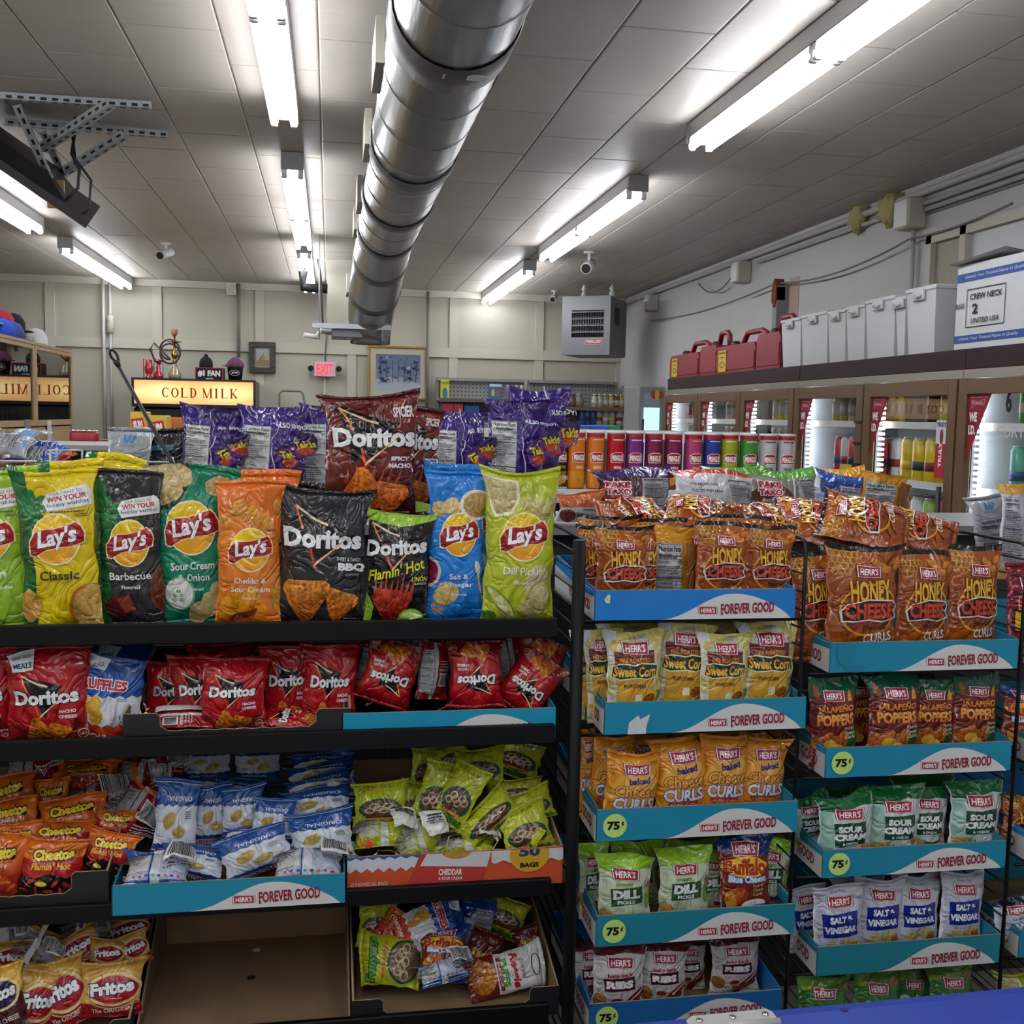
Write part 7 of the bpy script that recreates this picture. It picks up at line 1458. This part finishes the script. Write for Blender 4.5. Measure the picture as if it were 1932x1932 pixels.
for k, px in enumerate((958, 966, 975, 984)): small_item('slim', px, 760, 10.8, ('7a5a8a', '8a8a90', '9a7a4a', 'a08aa0')[k], 'slim pale can, %s from the left on the left pegboard shelf' % ('first', 'second', 'third', 'last')[k], 'slim cans on the left pegboard', .95, z1+.06)
for k, px in enumerate((1016, 1030, 1046, 1058, 1078, 1092)): small_item('bag', px, 765, 10.8, ('7a6a6a', '6a5040', '5a4a5a', 'a08a6a', '6a5a4a', '8a8070')[k], 'clear goods bag, %s from the left on the right pegboard shelf' % ('first', 'second', 'third', 'fourth', 'fifth', 'last')[k], 'clear goods bags on the right pegboard shelf', 1.05, z1)
for k, px in enumerate((1122, 1132, 1142, 1153, 1163, 1172)): small_item('jar', px, 765, 10.8, ('a8a49a', 'b0a88c', '8a8a80', 'a89a4a', '5a4a2c', 'b09a3c')[k], 'jar with a pale label, %s from the left on the pegboard shelf' % ('first', 'second', 'third', 'fourth', 'fifth', 'sixth')[k], 'jars on the right pegboard shelf', 1.05, z1)
for k, px in enumerate((1098, 1108, 1118, 1130, 1142, 1154, 1168, 1180)): small_item('can', px, 800, 10.8, ('2c4a94', '2c4a95', '2c4480', '8a949a', '9a9488', 'a09a90', 'b4b4b0', 'b8b4ac')[k], ('dark blue' if k < 3 else 'silver')+' drink can, %s from the left on the lower pegboard shelf' % ('first', 'second', 'third', 'fourth', 'fifth', 'sixth', 'seventh', 'last')[k], ('dark blue' if k < 3 else 'silver')+' cans on the lower pegboard shelf', 1.15, z0_)
# narrow fridge by the corner
Yr = 9.2; a, b = at(1207, 728, Y=Yr), at(1262, 728, Y=Yr); zt_ = a[2]
t = thing('narrow_fridge', 'narrow grey drinks fridge with a bull emblem in the back right corner', 'fridge', ((a[0]+b[0])/2, Yr, 0)); MB().box(a[0], Yr+.02, 0, b[0]-.02, Yr+.5, zt_, .01).build('cabinet', M_gon, t)
x0f, x1f = a[0]+.05, b[0]-.08; zs_ = at(1230, 765, Y=Yr)[2]
MB().box(x0f, Yr+.0, zs_, x1f, Yr+.018, zt_-.06).build('emblem_panel', mat('pale_blue_panel', '9aa0ac', rough=.4), t); MB().box(x0f, Yr, .3, x1f, Yr+.018, zs_-.02).build('lit_window', mat('lit_fridge_window', '9fc4d8', emit=.9, var=.25, scale=9), t)
A = Art(1.); A.ell(.3, .5, .2, .28, 'a83c34', rot=20); A.ell(.7, .5, .2, .28, 'a83c34', rot=-20); A.ell(.5, .5, .14, .36, 'd8a82c'); plane_art(A, (x0f+.04, Yr-.002, zs_+.03), (.15, 0, 0), (0, 0, .13), 'emblem', t); MB().tube([(x0f-.02, Yr-.03, 1.2), (x0f-.02, Yr-.03, 1.6)], .012, 8).build('handle', M_dark, t)
# ------------------------------------------------------------------ wall of glass-door coolers
XF, PT = 2.5, .755; yd = [3.866+PT*k for k in range(-2, 6)]    # door boundaries
ZH0, ZH1 = 1.822, 1.905; M_mar = mat('maroon_header', '2c171b', rough=.6, var=.05, spec=.3); M_br = mat('bronze_frame', '6b523a', rough=.5, metal=.2, var=.1); M_in = mat('cooler_liner', 'bcc2c6', rough=.5)
M_led = mat('led_strip', 'f2f8ff', emit=9., var=0); M_led2 = mat('cooler_ceiling_lamp', 'f2f8ff', emit=2.6, var=0)
cg = glass('cooler_glass', (.97, .98, .98), 1.38)
def cooler(ya, yb, lab, doors):
    t = thing('glass_door_cooler', lab, 'cooler', (XF, (ya+yb)/2, 0))
    MB().box(XF, ya, ZH0, XR-.06, yb, ZH1, .004).build('header', M_mar, t); MB().box(XF-.005, ya, ZH0-.035, XF+.03, yb, ZH0).build('top_channel', mat('worn_aluminium', 'a09a90', rough=.35, metal=.6), t)
    MB().box(XF, ya, 0, XR-.06, yb, .2).box(XR-.09, ya, .2, XR-.06, yb, ZH0).box(XF+.04, ya, ZH0-.02, XR-.06, yb, ZH0).box(XF+.03, ya, .2, XR-.06, ya+.02, ZH0).box(XF+.03, yb-.02, .2, XR-.06, yb, ZH0).build('liner', M_in, t)
    for (d0, d1, st) in doors:
        fwid = .062; zt2 = ZH0-.04; fr = MB()
        for q in ((d0+.006, .22, d0+fwid, zt2), (d1-fwid, .22, d1-.006, zt2), (d0+fwid, zt2-.06, d1-fwid, zt2), (d0+fwid, .22, d1-fwid, .3)): fr.box(XF-.03, q[0], q[1], XF+.005, q[2], q[3], .003)
        dr = fr.build('door', M_br, t); MB().box(XF-.014, d0+fwid, .3, XF-.010, d1-fwid, zt2-.06).build('pane', cg, dr)
        MB().tube([(XF-.06, d0+.04, .9), (XF-.06, d0+.04, 1.35)], .01, 8).build('handle', M_dark, dr)
        MB().box(XF+.03, d1-.03, .25, XF+.06, d1-.001, zt2).build('mullion', mat('dark_mullion', '3a3a3c', rough=.5), t)
        ld = MB()
        for z in np.arange(.3, zt2-.02, .024): ld.box(XF+.035, d1-.07, z, XF+.05, d1-.04, z+.011)  # LED strip cut into glowing bars that stand in for its ladder of reflections
        ld.build('led_strip', M_led, t)
        for z in SH: 
            MB().box(XF+.07, d0+.02, z-.015, XR-.1, d1-.02, z-.005).build('shelf', mat('white_wire_shelf', 'c4cacc', rough=.4), t); MB().box(XF+.06, d0+.02, z-.02, XF+.07, d1-.02, z+.012).build('shelf_rail', M_plast, t)
        if st: 
            A = Art(1.9); A.poly([(0, 1.9), (1, 1.9), (0, 0)], '8a2430'); A.line([(.06, 1.82), (.88, 1.82)], .012, 'e0c8c8'); A.poly([(.12, 1.76), (.4, 1.7), (.74, 1.78), (.7, 1.58), (.4, 1.64), (.1, 1.5)], 'b8707a'); A.poly([(.15, 1.73), (.4, 1.68), (.71, 1.75), (.67, 1.61), (.4, 1.66), (.13, 1.54)], '8a2430')
            A.text('Budweiser', .41, 1.67, w=.5, h=.1, c='d8b0b4', shear=.2); A.text('WE', .24, 1.28, w=.36, h=.26, c='f0ecec', bold=.05); A.text('I.D.', .22, .92, w=.32, h=.26, c='f0ecec', bold=.05)
            plane_art(A, (XF-.0155, d1-fwid, zt2-.06-.27), (0, -.142, 0), (0, 0, .27), 'corner_sticker', dr)
    return t
SH = (.45, .78, 1.06, 1.34, 1.6)
cA = cooler(yd[4], yd[7], 'left run of glass door coolers with three doors along the right wall', [(yd[k], yd[k+1], True) for k in (4, 5, 6)])
cB = cooler(yd[2], yd[4]-.004, 'middle run of glass door coolers under the white boxes', [(yd[k], yd[k+1]-.004, True) for k in (2, 3)])
cC = cooler(yd[0], yd[2]-.004, 'nearest glass door cooler run at the right edge', [(yd[k], yd[k+1]-.004, True) for k in (0, 1)])
A = Art(3.2); A.rect(0, 0, 1, 3.2, 'c8ccd0'); A.rect(0, 0, 1, 1.9, 'a82a34', None); A.text('TRULY', .5, 2.95, w=.9, h=.26, c='16161a', bold=.04); A.text('TRULY', .5, 1.3, w=1.4, h=.3, c='f0f0f0', bold=.05, rot=90); A.ell(.55, 2.3, .16, .4, '8a2a2a')
plane_art(A, (XF-.016, yd[2]+.15, 1.38), (0, -.075, 0), (0, 0, .24), 'drink_sticker', cB)
A = Art(1.8); A.rect(0, 0, 1, 1.8, 'c8b82a'); A.text('MIKE', .5, 1.2, w=.7, h=.4, c='2a2a20', bold=.05); 
for k in range(5): A.line([(.1+.2*k, .1), (.1+.2*k, .8)], .06, '2a2a1c')
plane_art(A, (XF-.016, yd[3]+.2, 1.25), (0, -.1, 0), (0, 0, .15), 'lemonade_sticker', cB)
for k, z in enumerate((1.6, 1.5, 1.4)): MB().box(XF-.034, yd[3]+.004, z, XF-.029, yd[3]+.066, z+.012).build('black_tape', M_dark, cB)
A = Art(.4); A.text('6', .2, .25, w=.12, h=.3, c='14161c', bold=.04); plane_art(A, (XF-.016, yd[1]+.5, 1.62), (0, -.3, 0), (0, 0, .12), 'door_number', cC)
A = Art(.3); A.text('CURTAIN', .5, .15, w=.9, h=.16, c='b8bcc0', bold=.01); plane_art(A, (XF-.016, yd[1]+.52, 1.54), (0, -.3, 0), (0, 0, .08), 'door_lettering', cC)
# stock
rg = random.Random(21)
ORD = ('first', 'second', 'third', 'fourth', 'fifth', 'sixth', 'seventh')
def fill(d0, d1, z, kind, cols, n, lab, grp, sc=1.15, rows=2, cap=None, a=.1, b=.9):
    for r in range(rows):
        for k in range(n): small_item(kind, 0, 0, 5, cols[(k+r) % len(cols)], lab+', %s from near side, %s row' % (ORD[k], ('front', 'rear')[r]), grp, sc, capc=cap).location = (XF+.13+.11*r, d0+(d1-d0)*(a+(b-a)*(k+.5)/n)+rg.uniform(-.004, .004), z)
fill(yd[2], yd[3], 1.6, 'can', ['a8a82c', '1f2026'], 4, 'tall can, top shelf of fifth cooler door', 'cans on the top shelf, fifth door', 1.1, 2, a=.05, b=.6)
fill(yd[2], yd[3], 1.34, 'can', ['d8c01c', 'd8b81c', 'c8b020'], 6, 'yellow can, middle shelf of fifth cooler door', 'yellow cans, fifth door', 1.25, 2, a=.05, b=.85)
fill(yd[2], yd[3], 1.06, 'can', ['c8ccd0', 'd08a2c', 'c05068', '8aa83a'], 7, 'pale can, low shelf of fifth cooler door', 'pale cans, fifth door', 1.35, 2, a=.05, b=.95)
fill(yd[3], yd[4], 1.6, 'bottle', ['d8ccaa', 'c8b040', 'c0a03a'], 6, 'capped bottle, top shelf of fourth cooler door', 'bottles, fourth door top', .75, 2, 'c83030', .1, .8)
fill(yd[3], yd[4], 1.34, 'can', ['c02c38', 'c8ccd0', 'b8343c'], 6, 'can, middle shelf of fourth cooler door', 'cans, fourth door', 1.2, 2, a=.1, b=.7)
fill(yd[3], yd[4], 1.06, 'can', ['c8c8cc', 'b02a34'], 6, 'can, low shelf of fourth cooler door', 'cans low, fourth door', 1.2, 1)
for dd, nm in ((4, 'third'), (5, 'second'), (6, 'first')):
    fill(yd[dd], yd[dd+1], 1.6, 'bottle', [('e0c82c', 'd8c030'), ('c8a0a0', 'd0c0b0'), ('d8d8dc', 'c8ccd0')][dd-4], 6, 'capped bottle, top shelf of %s cooler door' % nm, 'bottles, %s door top' % nm, .75, 1, ('d82c2c', 'c8a030', 'd8d8d8')[dd-4], .1, .8)
    fill(yd[dd], yd[dd+1], 1.34, 'bottle', [('d8d8d0', 'd8c88a'), ('b83038', 'c8c8cc'), ('d8dcdc', 'c0c8d0')][dd-4], 6, 'bottle, middle shelf of %s cooler door' % nm, 'bottles, %s door middle' % nm, .9, 1, 'd8d8d0', .1, .85)
fill(yd[1], yd[2], 1.6, 'can', ['d86a2c', '3c9a50', 'c8ccd0', '4a5a8a'], 6, 'tall can, top shelf of nearest cooler door', 'cans on the top shelf, nearest door', 1.2, 2, a=.02, b=.75)
fill(yd[1], yd[2], 1.34, 'can', ['a8b82c', 'b0c030', '5aa89a'], 6, 'green-yellow can, middle shelf of nearest cooler door', 'cans on the middle shelf, nearest door', 1.15, 2, a=.02, b=.8)
fill(yd[1], yd[2], 1.06, 'can', ['c8ccd0', '9aa4b0'], 6, 'silver can, low shelf of nearest cooler door', 'silver cans, nearest door', 1.15, 1)
# ------------------------------------------------------------------ things on top of the coolers
ZT = ZH1
M_rj = mat('red_jerrycan', '82182a', rough=.45, var=.05); Xc = XF+.06
def jerry(pxa, pxb, h, lab, X=None, tagc=False, face='x'):
    X = X or Xc+.03; ya, yb_ = sorted((at(pxa, 690, X=X)[1], at(pxb, 690, X=X)[1])); t = thing('fuel_can', lab, 'fuel can', (X+.08, (ya+yb_)/2, ZT)); w = yb_-ya; d = .2; hb = h*.7
    MB().prism([(ya, ZT+.01), (ya+.01, ZT), (yb_-.01, ZT), (yb_, ZT+.01), (yb_, ZT+hb*.85), (yb_-.03, ZT+hb), (ya+.03, ZT+hb), (ya, ZT+hb*.85)], 'x', X, X+d).build('tank', M_rj, t)
    MB().prism([(ya+.012, ZT+.03), (yb_-.012, ZT+.03), (yb_-.012, ZT+hb*.72), (ya+.012, ZT+hb*.72)], 'x', X-.005, X).build('side_rib', M_rj, t)
    MB().tube([(X+d/2, ya+w*.08, ZT+hb-.01), (X+d/2, ya+w*.1, ZT+h-.02), (X+d/2, ya+w*.2, ZT+h), (X+d/2, ya+w*.55, ZT+h), (X+d/2, ya+w*.68, ZT+hb-.01)], .018, 10).build('handle', M_rj, t)
    MB().lathe([(.035, hb-.01), (.035, hb+.03), (.02, hb+.04)], (X+d/2, yb_-w*.15, ZT), 12).build('cap', M_dark, t)
    if tagc: A = Art(2.4); A.rect(0, 0, 1, 2.4, 'c8a82c'); A.ring(.5, .8, .3, .35, .08, '1a1a1a'); A.line([(.2, 1.6), (.8, 1.6)], .1, '8a2020'); A.text('GASOLINE', .5, 2.1, w=.8, h=.2, c='1a1a1a', bold=.03); plane_art(A, (X-.0055, yb_-w*.1, ZT+.02), (0, -w*.2, 0), (0, 0, hb*.75), 'warning_label', t)
jerry(1264, 1318, .26, 'red fuel can with a short handle, leftmost on the coolers', tagc=True); jerry(1320, 1352, .3, 'red fuel can, second from the left on the coolers'); jerry(1350, 1424, .27, 'widest red fuel can with a yellow label, third from the left', tagc=True); jerry(1426, 1471, .32, 'tallest red fuel can beside the white bins')
M_bin = mat('white_bin', 'c2c3c3', rough=.45, var=.02)
for k, (pa, pb_, zt_y, lab) in enumerate(((1473, 1510, 605, 'white plastic bin beside the tallest fuel can'), (1510, 1560, 596, 'white plastic bin, second from the left'), (1560, 1594, 589, 'narrow white plastic bin, third from the left'), (1594, 1630, 580, 'white plastic bin, fourth from the left'), (1630, 1686, 568, 'wide white plastic bin, fifth from the left'), (1686, 1706, 562, 'narrow white plastic bin, sixth from the left'), (1706, 1762, 548, 'largest white plastic bin beside the printed white box'))):
    ya, yb_ = sorted((at(pa, 650, X=Xc)[1], at(pb_, 650, X=Xc)[1])); h = at(pa, zt_y, X=Xc)[2]-ZT; ya += .006; X = Xc; t = thing('storage_bin', lab, 'bin', (X+.2, (ya+yb_)/2, ZT)); i = .015; dX = .34
    MB().add([(X+i, ya+i, ZT), (X+dX-i, ya+i, ZT), (X+dX-i, yb_-i, ZT), (X+i, yb_-i, ZT), (X, ya, ZT+h*.95), (X+dX, ya, ZT+h*.95), (X+dX, yb_, ZT+h*.95), (X, yb_, ZT+h*.95)], [(3, 2, 1, 0), (0, 1, 5, 4), (1, 2, 6, 5), (2, 3, 7, 6), (3, 0, 4, 7), (4, 5, 6, 7)]).build('body', M_bin, t)
    MB().box(X-.006, ya-.003, ZT+h*.93, X+dX+.006, yb_+.003, ZT+h, .004).build('lid', M_bin, t); MB().box(X-.014, (ya+yb_)/2-.04, ZT+h*.8, X-.002, (ya+yb_)/2+.05, ZT+h*.96, .003).build('latch', M_bin, t); MB().tube([(X-.018, (ya+yb_)/2-.03, ZT+h*.86), (X-.02, (ya+yb_)/2, ZT+h*.84), (X-.018, (ya+yb_)/2+.03, ZT+h*.87)], .006, 6).build('latch_hook', M_steel, t)
# printed white carton
X = XF+.03; yn, yf = at(1935, 600, X=X)[1]-.0, at(1803, 600, X=X)[1]; ztp = at(1803, 505, X=X)[2]; t = thing('printed_box', 'white cardboard box with blue bands and the words crew neck on the coolers', 'box', (X+.25, (yn+yf)/2, ZT)); h = ztp-ZT
MB().box(X, yn, ZT, X+.5, yf, ZT+h).build('carton_body', mat('white_card', 'c2c3c4', rough=.6, var=.04, bump=.3, bscale=12), t)
A = Art(h/(yf-yn)); H_ = A.A; A.rect(0, H_*.8, 1, H_*.9, '2f4c8c'); A.rect(0, H_*.08, 1, H_*.17, '2f4c8c'); A.text('United, Your Trusted Name In Quality', .55, H_*.85, w=.85, h=H_*.045, c='d0d4e0', shear=.2); A.text('United, Your Trusted Name In Quality', .5, H_*.125, w=.85, h=H_*.045, c='d0d4e0', shear=.2)
A.line([(.17, H_*.26), (.72, H_*.26), (.72, H_*.7), (.17, H_*.7), (.17, H_*.26)], .008, '1c1c20'); A.text('CREW NECK', .45, H_*.61, w=.46, h=H_*.07, c='18181c', bold=.02); A.text('2', .3, H_*.47, w=.08, h=H_*.12, c='18181c', bold=.03); A.text('UNITED USA', .45, H_*.33, w=.4, h=H_*.06, c='38383c', bold=.02, shear=.2); A.text('BLACK', .08, H_*.52, w=.13, h=H_*.06, c='18181c', bold=.02)
plane_art(A, (X-.0005, yf, ZT), (0, -(yf-yn), 0), (0, 0, h), 'printed_side', t)
MB().add([(X-.03, yf+.02, ZT+h+.01), (X-.03, yn+.1, ZT+h+.03), (X+.2, yn+.1, ZT+h), (X+.2, yf, ZT+h)], [(0, 1, 2, 3)]).add([(X-.03, yf+.02, ZT+h+.006), (X-.03, yn+.1, ZT+h+.026), (X+.2, yn+.1, ZT+h-.004), (X+.2, yf, ZT+h-.004)], [(3, 2, 1, 0)]).build('flap', mat('white_card', ''), t)
X2 = X; yn2 = yn-.5; t = thing('printed_box', 'second white cardboard box cut off at the right edge of the photo', 'box', (X+.25, yn2+.25, ZT)); MB().box(X, yn2, ZT, X+.5, yn-.012, ZT+h*.98).build('carton_body', MATS['white_card'], t)
# ------------------------------------------------------------------ wooden display cabinet at the left
XC = -1.99
yfar = at(134, 750, X=XC)[1]; ztc = at(134, 662, X=XC)[2]; ynear = at(-160, 700, X=XC)[1]; M_oak = mat('light_oak', 'a98c68', rough=.5, var=.12, scale=5, stretch=(1, 1, 12)); M_oakin = mat('oak_dark', '7a6650', rough=.6)
t = thing('display_cabinet', 'tall light oak display cabinet with glass doors at the left', 'cabinet', (XC-.2, (yfar+ynear)/2, 0)); zm = at(133, 803, X=XC)[2]; ym_ = at(62, 700, X=XC)[1]
MB().box(XC-.45, ynear, 0, XC-.42, yfar, ztc).box(XC-.45, yfar-.02, 0, XC, yfar, ztc).box(XC-.45, ynear, 0, XC, ynear+.02, ztc).box(XC-.45, ynear, ztc-.02, XC+.01, yfar, ztc).box(XC-.45, ynear, zm-.03, XC, yfar, zm).build('carcass', M_oak, t)
yp = ym_; bounds = [yfar]; step = yfar-ym_
while bounds[-1]-step > ynear: bounds.append(bounds[-1]-step)
dg = glass('cabinet_glass', (.42, .40, .38), 1.5, base=.16)
for b1, b0 in zip(bounds[:-1], bounds[1:]):
    f = MB(); f.box(XC-.005, b0+.004, zm+.01, XC+.015, b0+.05, ztc-.025).box(XC-.005, b1-.05, zm+.01, XC+.015, b1-.004, ztc-.025).box(XC-.005, b0+.05, zm+.01, XC+.015, b1-.05, zm+.05).box(XC-.005, b0+.05, ztc-.05, XC+.015, b1-.05, ztc-.025)
    d = f.build('glass_door', M_oak, t); MB().box(XC+.002, b0+.05, zm+.05, XC+.006, b1-.05, ztc-.05).build('pane', dg, d)
    d = MB().box(XC-.005, b0+.004, .1, XC+.015, b1-.004, zm-.03, .003).build('lower_door', M_oak, t)
for z in (zm+.28, zm+.52): MB().box(XC-.42, ynear+.02, z-.012, XC-.03, yfar-.02, z).build('shelf', MATS['pale_blue_panel'], t)
rg = random.Random(8)
for z in (zm, zm+.28):
    for k in range(16):
        y = yfar-.1-k*.11; c = rg.choice(['8a3040', '3a4a6a', 'a8a8a4', '5a7a6a', '9a8a5a', '2c2c34', 'b0a0a0']); hh = rg.uniform(.1, .2); tt_ = thing('small_carton', 'goods box inside the oak cabinet, %s shelf, %s from its far end' % ('lower' if z == zm else 'middle', NUM[k]), 'box', (XC-.15, y, z), 'goods inside the oak cabinet'); MB().box(XC-.2, y-.04, z, XC-.1, y+.04, z+hh, .003).build('carton_body', mat('cab_'+c, c, rough=.5), tt_); MB().box(XC-.0995, y-.03, z+hh*.3, XC-.0985, y+.03, z+hh*.7).build('label_panel', M_plast, tt_)
p = at(94, 820, X=XC+.02); tag(MB().box(XC+.016, p[1]-.05, p[2]-.05, XC+.02, p[1]+.05, p[2]+.1).build('price_tag', M_plast), 'white paper tag on the lower door of the oak cabinet', 'tag')
p = at(53, 820, X=XC+.02); tag(MB().box(XC+.016, p[1]-.06, p[2]-.12, XC+.02, p[1]+.06, p[2]+.1).build('price_tag', mat('grey_label', '7a7a80', rough=.6)), 'grey printed notice on the lower door at the left of the oak cabinet', 'tag')
# caps and toys on top of the cabinet
for k, (px, c, c2, lab) in enumerate(((5, '2a9a8a', 'teal_top', 'teal and blue cap at the left edge on top of the oak cabinet'), (10, '1c3ca0', 'b', 'royal blue cap in front of the clear box on the cabinet'), (28, '2c3c70', 'c', 'navy and white cap in the clear box on the cabinet'), (38, '8a2030', 'd', 'dark red cap behind the clear box'), (58, '17171a', 'e', 'black cap near the right end of the cabinet top'), (72, 'c8c8c8', 'f', 'white and black striped cap at the right end of the cabinet top'))):
    y = at(px+8, 610, X=XC-.1)[1]; z = ztc+(.09 if k in (0, 3, 4) else 0); x = XC-.15-(.1 if k in (0, 3, 4) else 0); tt_ = thing('cap', lab, 'hat', (x, y, z)); mm = mat('cloth_'+c, c, rough=.9)
    MB().lathe([(.08, 0), (.085, .04), (.08, .08), (.056, .12), (.016, .136)], (x, y, z), 16).build('crown', mm, tt_); MB().prism([(y-.09, x+.06), (y+.09, x+.06), (y+.06, x+.17), (y-.06, x+.17)], 'z', z, z+.015) if False else MB().box(x+.06, y-.06, z, x+.13, y+.06, z+.012, .006).build('peak', mm, tt_)
# ------------------------------------------------------------------ blue cooler lid in the foreground
Yc = 1.35
def cp(x, y, Z): return at(x, y, Z=Z)
ZL = .70
q0, q1 = at(1090, 1930, Z=ZL), at(1932, 1852, Z=ZL); dirx = (q1-q0); dirx[2] = 0; dirx /= np.linalg.norm(dirx); nrm_ = np.array((dirx[1], -dirx[0], 0))
t = thing('blue_cooler', 'royal blue plastic cooler lid with a white hinge at the bottom right corner', 'cooler', q0); M_bl = mat('royal_blue_plastic', '2a44a2', rough=.42, var=.03)
o_ = q0-dirx*.35; Lb = 1.6
prof = [(0, -.012), (.01, -.003), (.03, 0), (.10, .0), (.115, -.004), (.122, -.016), (.125, -.2), (0, -.2)]
vs = []
for s_ in (0, 1):
    for (d, z) in prof: vs.append(o_+dirx*Lb*s_+nrm_*d+np.array((0, 0, z)))
n_p = len(prof); MB().add(vs, [tuple(range(n_p)), tuple(range(n_p, 2*n_p))[::-1]]+[(k, (k+1) % n_p, n_p+(k+1) % n_p, n_p+k) for k in range(n_p)]).build('lid', M_bl, t)
vs2 = []
for s_ in (0, 1):
    for (d, z) in ((.128, -.02), (.14, -.012), (.42, -.012), (.42, -.6), (.128, -.6)): vs2.append(o_+dirx*Lb*s_+nrm_*d+np.array((0, 0, z)))
MB().add(vs2, [tuple(range(5)), tuple(range(5, 10))[::-1]]+[(k, (k+1) % 5, 5+(k+1) % 5, 5+k) for k in range(5)]).build('body', M_bl, t)
hp = at(1290, 1922, Z=ZL+.002); hq = at(1452, 1906, Z=ZL+.002); hd = (hq-hp); hd /= np.linalg.norm(hd); hn = np.array((hd[1], -hd[0], 0)); Lh = np.linalg.norm(hq-hp)
vs = []
for z in (0, .003):
    for (u, v) in ((.0, .01), (.012, 0), (Lh-.006, 0), (Lh, .008), (Lh, .03), (0, .03)): vs.append(hp+hd*u+hn*v+np.array((0, 0, z)))
hg = MB().add(vs, [tuple(range(6))[::-1], tuple(range(6, 12))]+[(k, (k+1) % 6, 6+(k+1) % 6, 6+k) for k in range(6)]).tube([hp+hn*.034+(0, 0, .002), hp+hd*Lh+hn*.034+(0, 0, .002)], .006, 10).build('hinge', mat('hinge_white', 'b4b4b0', rough=.4), t)
for u in (.14, .52, .9):
    c = hp+hd*Lh*u+hn*.014; MB().lathe([(.0055, .003), (.0052, .005), (.003, .0062)], c, 12).build('screw', M_chrome, hg)
p = at(1593, 1905, Z=ZL+.0005); MB().lathe([(.006, 0), (.005, .001)], p, 8).build('paint_nick', mat('navy_nick', '141c6a', rough=.5), t)
for o in bpy.data.objects:
    if '_w' in o: del o['_w']
